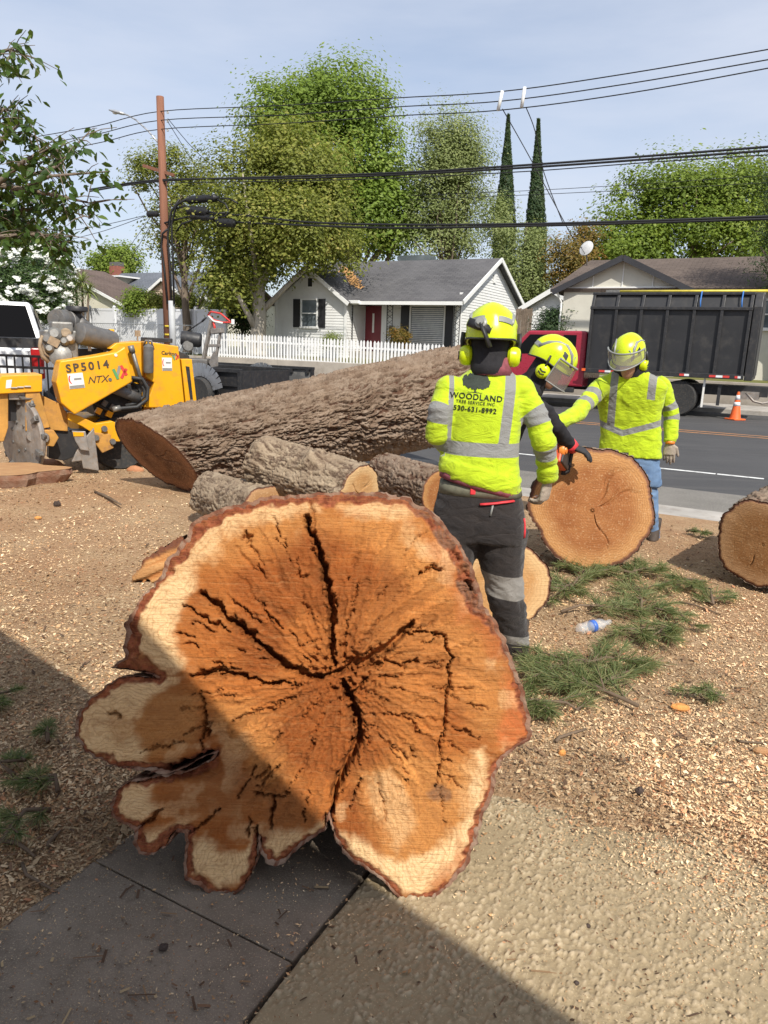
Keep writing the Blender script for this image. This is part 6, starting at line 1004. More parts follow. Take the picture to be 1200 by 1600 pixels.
# ================================================================ houses, fences, pole and wires
def build_mats():
    M('siding_white', (.74, .74, .72), .55, var=.06, scale=1.5, dirt=(.55, .53, .49, .3)); M('trim_white', (.78, .78, .76), .5, var=.05, scale=2); M('vinyl_white', (.70, .71, .73), .45, var=.06, scale=.8, dirt=(.5, .5, .5, .25)); M('picket_white', (.76, .76, .75), .55, var=.08, scale=3, dirt=(.5, .47, .42, .3))
    def shingle(name, a, b):
        m, t, p = newmat(name); v = coords(t); br = node(t, 'ShaderNodeTexBrick', Scale=1.0, offset=.5); br.inputs['Mortar Size'].default_value = .012; br.inputs['Brick Width'].default_value = .34; br.inputs['Row Height'].default_value = .15
        mp = t.nodes.new('ShaderNodeMapping'); t.links.new(v, mp.inputs[0]); t.links.new(mp.outputs[0], br.inputs['Vector']); br.inputs['Color1'].default_value = rgb(a); br.inputs['Color2'].default_value = rgb(b); br.inputs['Mortar'].default_value = rgb(tuple(x*.45 for x in a))
        col = mixc(t, maprange(t, noise(t, v, .6, 5), .35, .7, 0, .5), br.outputs[0], tuple(x*1.35 for x in a)); t.links.new(col, p.inputs['Base Color']); p.inputs['Roughness'].default_value = .9; p.inputs['Specular IOR Level'].default_value = .15; bump(t, p, mathn(t, 'SUBTRACT', noise(t, v, 30, 3), br.outputs['Fac']), .5, .02); return mp
    shingle('shingle_grey', (.115, .112, .115), (.085, .083, .088)); shingle('shingle_brown', (.125, .098, .082), (.09, .07, .06)); shingle('shingle_blue', (.135, .145, .165), (.105, .115, .135)); shingle('shingle_tan', (.135, .10, .085), (.10, .075, .066))
    M('door_red', (.17, .016, .022), .4, var=.1, scale=4); M('shutter_black', (.018, .018, .02), .5, var=.2, scale=10); M('stucco_tan', (.60, .575, .49), .85, var=.12, scale=1.2, bmp=.3, bscale=60); M('stucco_peach', (.62, .47, .36), .85, var=.1, scale=1.2); M('stucco_cream', (.62, .58, .46), .85, var=.1, scale=1.2); M('brick_red', (.28, .10, .07), .85, var=.3, scale=6); M('fascia_dark', (.035, .035, .04), .6, var=.2, scale=4)
    M('pole_wood', (.25, .105, .06), .85, var=.3, scale=3, col2=(.17, .075, .045), bmp=.5, bscale=30, stretch=(4, 4, .4)); M('conduit_grey', (.42, .43, .44), .6, var=.1, scale=3); M('cable_black', (.012, .012, .013), .55, var=.2, scale=10); M('band_yellow', (.6, .45, .03), .5); M('galvanised', (.50, .51, .52), .45, .6, var=.15, scale=6); M('porcelain', (.78, .78, .76), .3); M('roof_debris', (.50, .27, .10), .9, var=.4, scale=4, bmp=.5); M('dish_grey', (.60, .60, .59), .5); M('fence_wood', (.20, .15, .11), .85, var=.3, scale=5); M('iron', (.03, .03, .03), .6); M('chain_link', (.35, .36, .37), .5, .5)
build_mats()
STM = Matrix(((D.x, N.x, 0, 0), (D.y, N.y, 0, 0), (0, 0, 1, 0), (0, 0, 0, 1)))
def sof(px, py, n): return atn(px, py, n).dot(D)
def zof(px, py, n): return atn(px, py, n).z
class Site:
    """builder in street axes: s along the street, n across, z up; one thing with its own origin"""
    def __init__(s, name, label, cat, s0, n0, z0, group=None): s.o = Vector((s0, n0, z0)); s.root = thing(name, label, cat, sn(s0, n0, z0), STREET, group)
    def p(s, a, n, z): return (a-s.o.x, n-s.o.y, z-s.o.z)
    def mk(s, nm, mat, fn, par=None, **kw): m = MB(); fn(m); return m.build(nm, mat, par or s.root, **kw)
    def box(s, nm, mat, s0, s1, n0, n1, z0, z1, par=None, **kw):
        m = MB(); m.box(s.p((s0+s1)/2, (n0+n1)/2, (z0+z1)/2), (s1-s0, n1-n0, z1-z0)); return m.build(nm, mat, par or s.root, **kw)
    def siding(s, nm, mat, along, fixed, a0, a1, z0, z1, face, cut=None, h=.125, par=None):
        """lapped boards on a wall; along 's' or 'n'; face is the outward sign; cut(z) -> (a0, a1) trims a gable"""
        m = MB(); z = z0
        while z < z1-.01:
            zt = min(z+h, z1); c0 = cut(z) if cut else (a0, a1); c1 = cut(zt) if cut else (a0, a1)
            if c0[1]-c0[0] > .05:
                c1 = c1 if c1[1] > c1[0] else ((c1[0]+c1[1])/2, (c1[0]+c1[1])/2); f = lambda a, z_, o: s.p(a, fixed+face*o, z_) if along == 's' else s.p(fixed+face*o, a, z_)
                m.add([f(c0[0], z, .022), f(c0[1], z, .022), f(c1[1], zt, .004), f(c1[0], zt, .004), f(c0[0], z, .0), f(c0[1], z, .0)], [(0, 1, 2, 3), (4, 5, 1, 0)])
            z = zt
        return m.build(nm, mat, par or s.root)
    def slab(s, nm, mat, q, th=.12, par=None):     # a thick roof plane from four street-frame corners
        m = MB(); v = [Vector(s.p(*k)) for k in q]; nn = (v[1]-v[0]).cross(v[2]-v[0]).normalized(); nn = nn if nn.z > 0 else -nn
        m.add(v+[k-nn*th for k in v], [(0, 1, 2, 3), (7, 6, 5, 4), (0, 4, 5, 1), (1, 5, 6, 2), (2, 6, 7, 3), (3, 7, 4, 0)]); return m.build(nm, mat, par or s.root)
def window(S, n, s0, s1, z0, z1, par=None, cross=True, glass='window_glass', fr=.07):
    w = S.box('window', glass, s0, s1, n-.03, n-.02, z0, z1, par)
    L_ = [('frame', s0-fr, s0+.0, z0-fr, z1+fr), ('frame', s1, s1+fr, z0-fr, z1+fr), ('frame', s0, s1, z1, z1+fr), ('sill', s0-fr-.03, s1+fr+.03, z0-fr-.03, z0)]
    if cross: L_.append(('sash_bar', s0, s1, (z0+z1)/2-.025, (z0+z1)/2+.025))
    for nm, a, b, c, d in L_:
        m = MB(); m.box(S.p((a+b)/2, n-.05, (c+d)/2), (b-a, .08 if nm != 'sill' else .12, d-c)); o = m.build(nm, 'trim_white', w)
    return w
def cottage():
    nF = 29.4; nM = 31.1; sL = sof(431, 500, nF); sW = sof(541, 500, nF); sR = sof(722, 480, 29.8); nB = 38.5; fl = zof(520, 548, nF)
    zEv = zof(630, 472, 29.6); zR = zof(640, 411, 34.0); zWe = zof(541, 468, nF)-.05; zWp = zof(487, 421, nF); nR = 34.0
    S = Site('cottage', 'small white clapboard cottage with grey roof, red door and black shutters', 'house', sL, nF, fl-.4); b0 = fl-.4
    sP = (sL+sW)/2
    # wing with its own gable
    cut = lambda z: (sL, sW) if z < zWe else (sL+(sP-sL)*(z-zWe)/(zWp-zWe), sW-(sW-sP)*(z-zWe)/(zWp-zWe))
    S.siding('wing_wall', 'siding_white', 's', nF, sL, sW, b0, zWp-.03, -1, cut); S.siding('wing_side_wall', 'siding_white', 'n', sW, nF, nM, b0, zWe, 1)
    S.mk('wing_core', 'siding_white', lambda m: m.prism([(sL-S.o.x, b0-S.o.z), (sW-S.o.x, b0-S.o.z), (sW-S.o.x, zWe-S.o.z), (sP-S.o.x, zWp-.02-S.o.z), (sL-S.o.x, zWe-S.o.z)], nF+.005-S.o.y, nR-S.o.y, 'Y'))
    ov = .28; k = (zWp-zWe)/(sP-sL)
    S.slab('wing_roof', 'shingle_grey', [(sL-ov, nF-ov, zWe-ov*k+.12), (sP, nF-ov, zWp+.12), (sP, nR+1.2, zWp+.12), (sL-ov, nR+1.2, zWe-ov*k+.12)], .1); S.slab('wing_roof', 'shingle_grey', [(sP, nF-ov, zWp+.12), (sW+ov, nF-ov, zWe-ov*k+.12), (sW+ov, nR, zWe-ov*k+.12), (sP, nR, zWp+.12)], .1)
    for a, za, b, zb in ((sL-ov, zWe-ov*k, sP, zWp), (sP, zWp, sW+ov, zWe-ov*k)): S.mk('bargeboard', 'trim_white', lambda m: m.bar(S.p(a, nF-ov-.02, za+.02), S.p(b, nF-ov-.02, zb+.02), .05, .16))
    S.box('corner_board', 'trim_white', sL-.03, sL+.09, nF-.05, nF-.01, b0, zWe); S.box('corner_board', 'trim_white', sW-.09, sW+.03, nF-.05, nF-.01, b0, zWe); S.box('gable_vent', 'shutter_black', sP-.12, sP+.12, nF-.04, nF-.02, zWe+.45*(zWp-zWe), zWe+.72*(zWp-zWe)); S.box('vent_frame', 'trim_white', sP-.16, sP+.16, nF-.035, nF-.015, zWe+.41*(zWp-zWe), zWe+.76*(zWp-zWe)); S.box('gutter', 'trim_white', sW+.05, sW+.65, nF-.1, nF+.1, zWe-.12, zWe+.02)
    w0, w1 = sof(473, 490, nF), sof(496, 490, nF); z0, z1 = zof(484, 510, nF), zof(484, 469, nF); window(S, nF-.02, w0, w1, z0, z1); 
    for a, b in ((sof(459, 490, nF), sof(470, 490, nF)), (sof(498, 490, nF), sof(509, 490, nF))): S.box('shutter', 'shutter_black', a, b, nF-.06, nF-.025, z0-.05, z1+.05)
    # main block, porch under the long roof
    nE = 29.7; kk = (zR-zEv)/(nR-nE); zMw = zEv+kk*(nM-nE)-.15
    S.siding('porch_wall', 'siding_white', 's', nM, sW, sR-.2, b0, zMw, -1)
    gc = lambda z: (nE+.5, nB) if z < zEv else (nE+.5+(nR-nE-.5)*(z-zEv)/(zR-zEv), nB-(nB-nR)*(z-zEv)/(zR-zEv)); S.siding('gable_wall', 'siding_white', 'n', sR-.2, nE+.5, nB, b0, zR-.1, 1, gc)
    S.mk('main_core', 'siding_white', lambda m: m.prism([(nM+.01-S.o.y, b0-S.o.z), (nB-S.o.y, b0-S.o.z), (nB-S.o.y, zEv-.1-S.o.z), (nR-S.o.y, zR-.2-S.o.z), (nM+.01-S.o.y, zMw-.1-S.o.z)], sW-3.5-S.o.x, sR-.25-S.o.x, 'X')); S.box('porch_end_wall', 'siding_white', sR-.32, sR-.21, nE+.52, nM, b0, zMw-.1); S.box('corner_board', 'trim_white', sR-.36, sR-.16, nE+.42, nE+.52, b0, zEv)
    S.slab('main_roof', 'shingle_grey', [(sL-.1, nE-.1, zEv+.06), (sR+.12, nE-.1, zEv+.06), (sR+.12, nR, zR+.12), (sL-.1, nR, zR+.12)], .1); S.slab('main_roof', 'shingle_grey', [(sL-.1, nR, zR+.12), (sR+.12, nR, zR+.12), (sR+.12, nB+.3, zEv), (sL-.1, nB+.3, zEv)], .1)
    S.box('gutter', 'trim_white', sW+.2, sR+.1, nE-.22, nE-.1, zEv-.12, zEv+.03)
    for q0, q1 in (((nE-.1, zEv), (nR, zR+.05)), ((nR, zR+.05), (nB+.3, zEv-.1))): S.mk('bargeboard', 'trim_white', lambda m: m.bar(S.p(sR+.14, q0[0], q0[1]), S.p(sR+.14, q1[0], q1[1]), .05, .18))
    S.box('porch_floor', 'wall_concrete', sW, sR, nE, nM, b0, fl+.03); S.box('gable_vent', 'trim_white', sR-.17, sR-.13, nR-.15, nR+.15, zR-1.0, zR-.6)
    zd = zof(585, 478, nM); d0, d1 = sof(572, 500, nM), sof(597, 500, nM); dr = S.box('door', 'door_red', d0, d1, nM-.06, nM-.03, fl, zd); S.box('door_light', 'decal_white', (d0+d1)/2-.05, (d0+d1)/2+.05, nM-.07, nM-.055, fl+.9, zd-.35, dr); S.box('door_frame', 'trim_white', d1, d1+.3, nM-.07, nM-.03, fl, zd+.08); S.box('mailbox', 'shutter_black', d1+.45, d1+.62, nM-.12, nM-.04, fl+1.0, fl+1.25)
    v0, v1 = sof(643, 500, nM), sof(694, 500, nM); zt = zof(668, 479, nM); w = S.box('window', 'window_glass', v0, v1, nM-.04, nM-.03, fl+.25, zt); S.box('frame', 'trim_white', v0-.08, v0, nM-.08, nM-.02, fl+.2, zt+.05, w); S.box('frame', 'trim_white', v1, v1+.08, nM-.08, nM-.02, fl+.2, zt+.05, w); S.box('frame', 'trim_white', v0, v1, nM-.08, nM-.02, zt, zt+.06, w)
    zc = fl+.3
    while zc < zt-.05: S.box('blind_slat', 'dish_grey', v0+.03, v1-.03, nM-.052, nM-.045, zc, zc+.05, w); zc += .085
    for a, b in ((sof(627, 500, nM), sof(640, 500, nM)), (sof(696, 500, nM), sof(708, 500, nM))): S.box('shutter', 'shutter_black', a, b, nM-.07, nM-.03, fl+.1, zt+.05)
    for px in (546, 608, 713):
        a = sof(px, 500, nE+.1)
        def post(m):
            for dx in (-.14, .14): m.bar(S.p(a+dx, nE+.15, fl), S.p(a+dx, nE+.15, zEv-.02), .03, .03)
            for i in range(9): zz = fl+(zEv-fl)*(i+.5)/9; m.bar(S.p(a-.14, nE+.15, zz-.1), S.p(a+.14, nE+.15, zz+.1), .018, .018); m.bar(S.p(a-.14, nE+.15, zz+.1), S.p(a+.14, nE+.15, zz-.1), .018, .018)
        S.mk('iron_post', 'iron', post)
    S.box('skylight', 'window_glass', sof(625, 405, nR+.3), sof(672, 405, nR+.3), nR+.1, nR+1.0, zR+.1, zR+.38)
    # dry leaves lying on the roof
    def heap(m):
        rs = random.Random(2)
        for i in range(700):
            t = rs.gauss(0, 1); u = rs.gauss(0, 1); px, py = 548+t*6+u*4, 434+u*7+t*3
            if not (530 < px < 574 and 416 < py < 452): continue
            # foot of the line of sight on the roof plane
            d = Vector(ray(px, py).tolist()); o = Vector(CAMP.tolist()); A = sn(sW, nE, zEv+.11); nn = Vector((0, 0, 1))-N*kk; q = o+d*((A-o).dot(nn)/d.dot(nn)); q = STM.inverted() @ q
            r = rs.uniform(.04, .09); a = rs.uniform(0, 6.28); m.add([S.p(q.x+r*math.cos(a+j*1.57)*(1 if j % 2 else .5), q.y+r*math.sin(a+j*1.57)*(1 if j % 2 else .5), q.z+.02+kk*r*math.sin(a+j*1.57)+rs.uniform(0, .03)) for j in range(4)], [(0, 1, 2, 3)])
    m = MB(); heap(m); o = m.build('leaf_litter', 'roof_debris', S.root, kind='stuff')
    return S
cottage()
def picket_fence():
    n = 26.0; s0 = sof(318, 540, n); s1 = sof(697, 560, n); zt0 = zof(350, 520, n); zt1 = zof(690, 538, n); zb0 = zof(350, 563, n); zb1 = zof(600, 580, n); sA, sB = sof(350, 540, n), sof(690, 540, n)
    S = Site('picket_fence', 'white pointed picket fence along the top of the retaining wall', 'fence', s0, n, .8); zt = lambda s: zt0+(zt1-zt0)*(s-sA)/(sB-sA); h = ((zt0-zb0)+(zt1-zb1))/2
    m = MB(); w_ = .085; m.prism([(-w_/2, 0), (w_/2, 0), (w_/2, h-.07), (0, h), (-w_/2, h-.07)], -.01, .012, 'Y'); pk = m.mesh('picket'); pk.materials.append(MATS['picket_white']); st = s0; i = 0
    while st < s1:
        o = bpy.data.objects.new('picket', pk); COL.objects.link(o); o.parent = S.root; o.location = S.p(st, n-.045, zt(st)-h); o.rotation_euler = (0, rnd.uniform(-.02, .02), 0); st += .158; i += 1
    for dz in (.2, h-.3): S.mk('rail', 'picket_white', lambda m: m.bar(S.p(s0, n, zt(s0)-h+dz), S.p(s1, n, zt(s1)-h+dz), .04, .08))
    a = s0+.3
    while a < s1: S.box('post', 'picket_white', a-.05, a+.05, n+.01, n+.11, .72, zt(a)-.08); a += 2.2
picket_fence()
def vinyl_fence():
    n = 27.4; s0 = sof(-60, 480, n); s1 = sof(352, 480, n); S = Site('vinyl_fence', 'tall white vinyl panel fence with capped posts beyond the grinder', 'fence', s0, n, .7); L_ = s1-s0; k = 11; zt = lambda s: zof(0, 481, n)+(zof(300, 484, n)-zof(0, 481, n))*(s-sof(0, 481, n))/(sof(300, 484, n)-sof(0, 481, n)); w_ = L_/k
    for i in range(k+1):
        a = s0+i*w_; z = zt(a); S.box('post', 'vinyl_white', a-.065, a+.065, n-.07, n+.07, .7, z+.08); S.mk('post_cap', 'vinyl_white', lambda m: m.box(S.p(a, n, z+.13), (.16, .16, .1), taper=.2))
        if i < k: b = a+w_; S.box('panel', 'vinyl_white', a+.06, b-.06, n-.02, n+.02, .85, zt((a+b)/2)-.02); S.box('rail', 'vinyl_white', a+.06, b-.06, n-.035, n+.035, zt((a+b)/2)-.09, zt((a+b)/2)+.03)
    # wire fence in front of it
    n2 = 26.4; S2 = Site('wire_fence', 'thin grey chain-link fence in front of the white vinyl panels', 'fence', s0, n2, .7); zm = zof(150, 505, n2)
    S2.mk('top_rail', 'chain_link', lambda m: m.tube([S2.p(s0, n2, zm), S2.p(sof(300, 500, n2), n2, zm)], .02, 6))
    for i in range(9): a = s0+i*(sof(300, 500, n2)-s0)/8; S2.mk('post', 'chain_link', lambda m: m.tube([S2.p(a, n2, .7), S2.p(a, n2, zm+.05)], .025, 6))
    m = MB(); s3 = sof(300, 500, n2)
    for i in range(140):
        a = s0+(s3-s0)*i/140
        for sg in (1, -1): m.bar(S2.p(a, n2, .75), S2.p(a+sg*1.0, n2, zm), .006, .006)
    m.build('wire_mesh', 'chain_link', S2.root, kind='stuff')
vinyl_fence()
def gable_house(name, label, wall, roof, fpx, n, depth, zb, ridge, trim='trim_white', axis='n'):
    """a simple house whose gable faces the street: fpx = (left eave, peak, right eave) photo pixels on the front"""
    (lx, ly), (px, py), (rx, ry) = fpx; a0, a1 = sof(lx, ly, n), sof(rx, ry, n); zl = (zof(lx, ly, n)+zof(rx, ry, n))/2; ap = (a0+a1)/2; zp = zof(px, py, n); S = Site(name, label, 'house', a0, n, zb)
    S.mk('wall', wall, lambda m: m.prism([(a0-S.o.x, 0), (a1-S.o.x, 0), (a1-S.o.x, zl-zb), (ap-S.o.x, zp-zb), (a0-S.o.x, zl-zb)], 0, depth, 'Y')); ov = .35; k = (zp-zl)/(ap-a0)
    S.slab('roof', roof, [(a0-ov, n-.3, zl-ov*k+.1), (ap, n-.3, zp+.1), (ap, n+depth, zp+.1), (a0-ov, n+depth, zl-ov*k+.1)]); S.slab('roof', roof, [(ap, n-.3, zp+.1), (a1+ov, n-.3, zl-ov*k+.1), (a1+ov, n+depth, zl-ov*k+.1), (ap, n+depth, zp+.1)])
    for a, za, b, zb_ in ((a0-ov, zl-ov*k, ap, zp), (ap, zp, a1+ov, zl-ov*k)): S.mk('bargeboard', trim, lambda m: m.bar(S.p(a, n-.32, za+.02), S.p(b, n-.32, zb_+.02), .06, .2))
    return S, a0, a1, ap, zl, zp
def tan_house():
    n = 27.5; S, a0, a1, ap, zl, zp = gable_house('tan_house', 'pale tan stucco house with dark brown roof and front gable behind the truck', 'stucco_tan', 'shingle_brown', ((882, 447), (978, 405), (1068, 455)), n, 5, .1, None, 'fascia_dark')
    # main roof running along the street behind the gable
    nR = n+4.2; zr = zof(1040, 404, nR); e0 = sof(923, 404, nR); e1 = sof(1260, 404, nR); zE = zl+.0; S.slab('main_roof', 'shingle_brown', [(e0-.35, n-.1, zE), (e1+3, n-.1, zE), (e1+3, nR, zr), (e0, nR, zr)]); S.slab('main_roof', 'shingle_brown', [(e0, nR, zr), (e1+3, nR, zr), (e1+3, nR+5, zE), (e0-.35, nR+5, zE)]); S.box('front_wall', 'stucco_tan', a1-.5, e1+2.8, n+.35, n+5, .1, zE-.02)
    wz0, wz1 = zof(1190, 512, n+.3), zof(1190, 470, n+.3); window(S, n+.33, sof(1182, 490, n+.3), sof(1222, 490, n+.3), wz0, wz1, None, True); S.mk('gable_batten', 'trim_white', lambda m: [m.bar(S.p(a0+(a1-a0)*t, n-.02, zl-.0), S.p(a0+(a1-a0)*t, n-.02, zl+(zp-zl)*(1-abs(2*t-1))-.05), .03, .03) for t in (.25, .5, .75)]); S.mk('tie_beam', 'trim_white', lambda m: m.bar(S.p(a0, n-.03, zl), S.p(a1, n-.03, zl), .06, .12))
    # side window and drainpipe
    S.mk('drainpipe', 'trim_white', lambda m: m.tube([S.p(a0-.2, n-.25, zl-.1), S.p(a0-.05, n-.05, zl-.5), S.p(a0-.05, n-.05, .2)], .04, 8))
    # satellite dish on the ridge
    q = atn(916, 388, nR-1.0); r = thing('satellite_dish', 'round pale grey satellite dish on the dark brown roof', 'satellite dish', q-Vector((0, 0, .55)), STREET); m = MB(); m.lathe([(0, .06), (.1, .055), (.2, .035), (.30, 0), (.31, 0), (.2, .02), (0, .045)], 24, (0, 0, .55), (-.35, -1, .35)); m.build('reflector', 'dish_grey', r, True); m = MB(); m.tube([(0, .02, .5), (.03, .1, .2), (.1, .1, -.35)], .025, 8); m.build('mast', 'grey_metal', r, True); m = MB(); m.tube([(0, -.02, .3), (-.1, -.38, .52)], .012, 6); m.ball((-.1, -.4, .54), .035, 8); m.build('feed_arm', 'grey_metal', r, True)
tan_house()
def shed():
    n = 33; S, a0, a1, ap, zl, zp = gable_house('white_shed', 'small white boarded outbuilding between the cottage and the tan house', 'siding_white', 'shingle_grey', ((826, 486), (862, 455), (902, 470)), n, 4, .6, None)
    S.siding('boarding', 'siding_white', 's', n, a0, a1, .6, zl, -1)
    n2 = 31; s0, s1 = sof(806, 490, n2), sof(832, 490, n2); S2 = Site('board_fence', 'weathered brown board fence beside the white outbuilding', 'fence', s0, n2, .6); zt = zof(818, 483, n2); k = 9
    for i in range(k): a = s0+(s1-s0)*i/k; S2.box('board', 'fence_wood', a+.005, a+(s1-s0)/k-.005, n2-.012+.006*(i % 2), n2+.012+.006*(i % 2), .6, zt+.02*(i % 3))
    for z in (.95, zt-.25): S2.box('rail', 'fence_wood', s0, s1, n2+.02, n2+.08, z, z+.08)
shed()
def far_houses():
    n = 44; S = Site('grey_roof_house', 'house with blue-grey roof, brick chimney and small cream dormer', 'house', sof(150, 470, n), n, .9); s0, s1 = sof(118, 440, n), sof(262, 440, n); zr = zof(190, 426, n+4); ze = zof(190, 470, n); nR = n+4.5
    S.box('wall', 'stucco_peach', s0, s1, n+.3, n+8, .9, ze-.05); S.slab('roof', 'shingle_blue', [(s0-.4, n, ze), (s1+.3, n, ze), (s1+.3, nR, zr), (s0-.4, nR, zr)]); S.slab('roof', 'shingle_blue', [(s0-.4, nR, zr), (s1+.3, nR, zr), (s1+.3, nR+4.6, ze), (s0-.4, nR+4.6, ze)])
    ch = S.box('chimney', 'brick_red', sof(176, 420, nR), sof(189, 420, nR), nR-.4, nR+.4, zr-.6, zof(183, 416, nR)); S.box('chimney_cap', 'grey_metal', sof(176, 416, nR), sof(189, 416, nR), nR-.35, nR+.35, zof(183, 416, nR), zof(183, 410, nR), ch); d0, d1 = sof(155, 440, n+1.5), sof(183, 440, n+1.5); dz0, dz1 = zof(168, 449, n+1.5), zof(168, 433, n+1.5); dm = S.box('dormer', 'stucco_cream', d0, d1, n+1.5, n+4.5, dz0-.3, dz1); S.box('dormer_roof', 'trim_white', d0-.2, d1+.5, n+1.3, n+4.5, dz1, dz1+.12, dm); S.box('window', 'glass_dark', sof(158, 440, n+1.5), sof(167, 440, n+1.5), n+1.46, n+1.5, zof(168, 446, n+1.5), zof(168, 438, n+1.5), dm)
    # its peach gable wing to the right
    gable_house('peach_house', 'peach stucco gable end with white trim behind the utility pole', 'stucco_peach', 'shingle_blue', ((224, 466), (258, 437), (292, 466)), 42.5, 6, .9, None); gable_house('cream_house', 'cream house with long sloping white-trimmed gable behind the oleander', 'stucco_cream', 'shingle_tan', ((-15, 482), (95, 416), (205, 480)), 40, 5, .8, None)
    n = 46; S = Site('brown_roof_house', 'house with plain brown hipped roof behind the white fence', 'house', sof(272, 470, n), n, .9); s0, s1 = sof(272, 460, n), sof(350, 460, n); ze = zof(300, 470, n); zr = zof(310, 427, n+3); S.box('wall', 'stucco_cream', s0, s1, n+.3, n+7, .9, ze); S.slab('roof', 'shingle_tan', [(s0-.4, n, ze), (s1+.4, n, ze), (s1-.5, n+3.5, zr), (s0+1.3, n+3.5, zr)]); S.slab('roof', 'shingle_tan', [(s0+1.3, n+3.5, zr), (s1-.5, n+3.5, zr), (s1+.4, n+7, ze), (s0-.4, n+7, ze)]); S.box('roof_vent', 'grey_metal', sof(324, 428, n+3), sof(330, 428, n+3), n+3, n+3.4, zr-.1, zof(327, 423, n+3)); gable_house('grey_gable_house', 'small pale green-grey gable with white trim behind the fence', 'stucco_tan', 'shingle_brown', ((303, 482), (322, 463), (346, 486)), 38, 4, .9, None)
far_houses()
# ---------------------------------------------------------------- pole, lamp, cables
PN = 24.6
def pole():
    b = atn(264, 560, PN); t = atn(250, 152, PN); base = Vector((b.x, b.y, .1)); root = thing('utility_pole', 'tall brown wooden utility pole with crossarm and grey conduit', 'utility pole', base); L3 = lambda px, py, dn=0.: atn(px, py, PN+dn)-base; tp = L3(250, 151)
    m = MB(); m.tube([Vector((0, 0, 0)), Vector((0, 0, 0)).lerp(tp, .5), tp], [.19, .175, .155], 16); m.build('shaft', 'pole_wood', root, True); m = MB(); m.bar(L3(224, 259), L3(272, 274), .11, .13); m.build('crossarm', 'pole_wood', root, bev=.01); m = MB(); m.tube([L3(271, 560, -.2), L3(268, 470, -.2)], .14, 14); m.build('conduit', 'conduit_grey', root, True)
    for i, pts in enumerate(([(268, 475), (266, 420), (262, 370), (268, 330), (280, 312)], [(272, 475), (270, 400), (268, 350), (276, 320), (296, 308)], [(262, 475), (257, 420), (252, 385), (254, 365), (262, 358)])): m = MB(); m.tube([L3(a, b_, -.25) for a, b_ in pts], .045, 8); m.build('riser_cable', 'cable_black', root, True)
    for y_ in (510, 523): m = MB(); q = L3(264, y_); m.tube([q-Vector((0, 0, .04)), q+Vector((0, 0, .04))], .197, 16); m.build('marker_band', 'band_yellow', root, True)
    for a, y_ in ((262, 175), (262, 189), (262, 203)): m = MB(); q = L3(a, y_, -.05); m.lathe([(.02, -.06), (.05, -.05), (.03, -.02), (.05, 0), (.03, .03), (.04, .06)], 10, q, (0, 0, 1)); m.build('insulator', 'porcelain', root, True)
    lamp = thing('street_lamp', 'grey cobra-head street lamp on a slender arm high on the wooden pole', 'street lamp', base+L3(248, 224)); o = L3(248, 224); m = MB(); m.tube([L3(248, 224)-o, L3(232, 205)-o, L3(212, 187)-o, L3(200, 180)-o, L3(194, 178)-o], .035, 8); m.build('arm', 'galvanised', lamp, True); m = MB(); a = L3(194, 178)-o; b_ = L3(171, 172)-o; m.tube([a, a.lerp(b_, .25), a.lerp(b_, .6), b_], [(.06, .05), (.14, .07), (.15, .07), (.05, .03)], 14); hd = m.build('lamp_head', 'galvanised', lamp, True); m = MB(); m.ball(a.lerp(b_, .6)-Vector((0, 0, .05)), (.13, .1, .06), 12); m.build('lens', 'porcelain', hd, True)
    # black splice closures on the cables
    for k, (x0, y0, x1, y1, r, lb) in enumerate(((290, 313, 342, 309, .15, 'upper black splice closure hung on the cable beside the pole'), (292, 329, 326, 331, .19, 'stout black splice closure below the uppermost one'), (338, 347, 368, 349, .17, 'black splice closure on the lowest cable beside the pole'), (296, 338, 336, 341, .12, 'slim black splice closure between two stout ones'), (230, 335, 247, 334, .12, 'short black cable closure on the far side of the pole'))):
        a = atn(x0, y0, PN-.15); b_ = atn(x1, y1, PN-.15); m = MB(); d = b_-a; m.tube([a-a, d*.06, d*.1, d*.9, d*.94, d], [r*.4, r*.5, r, r, r*.5, r*.4], 14); m.build('splice_closure', 'cable_black', None, 'angle', loc=a, label=lb, cat='cable closure')
    loops = [[(262, 352), (268, 330), (280, 318), (292, 312)], [(300, 344), (284, 350), (275, 362)], [(340, 312), (352, 318), (358, 330), (352, 338), (336, 340)], [(326, 331), (340, 334), (352, 332)], [(276, 326), (290, 322), (300, 330)], [(345, 310), (360, 311), (372, 318)]]
    for k, p in enumerate(loops): m = MB(); q = [atn(a, b_, PN-.2) for a, b_ in p]; m.tube([v-q[0] for v in q], .035, 7); m.build('cable_loop', 'cable_black', None, True, loc=q[0], label=('black cable curving up the pole into the upper splice closure', 'short black cable tail hanging below the slim splice closure', 'black cable loop bulging past the end of the upper splice closure', 'short black link leaving the end of the stout splice closure', 'black cable linking the pole to the stout splice closure', 'black cable tail beyond the end of the upper splice closure')[k], cat='cable', group='cable loops at the pole')
pole()
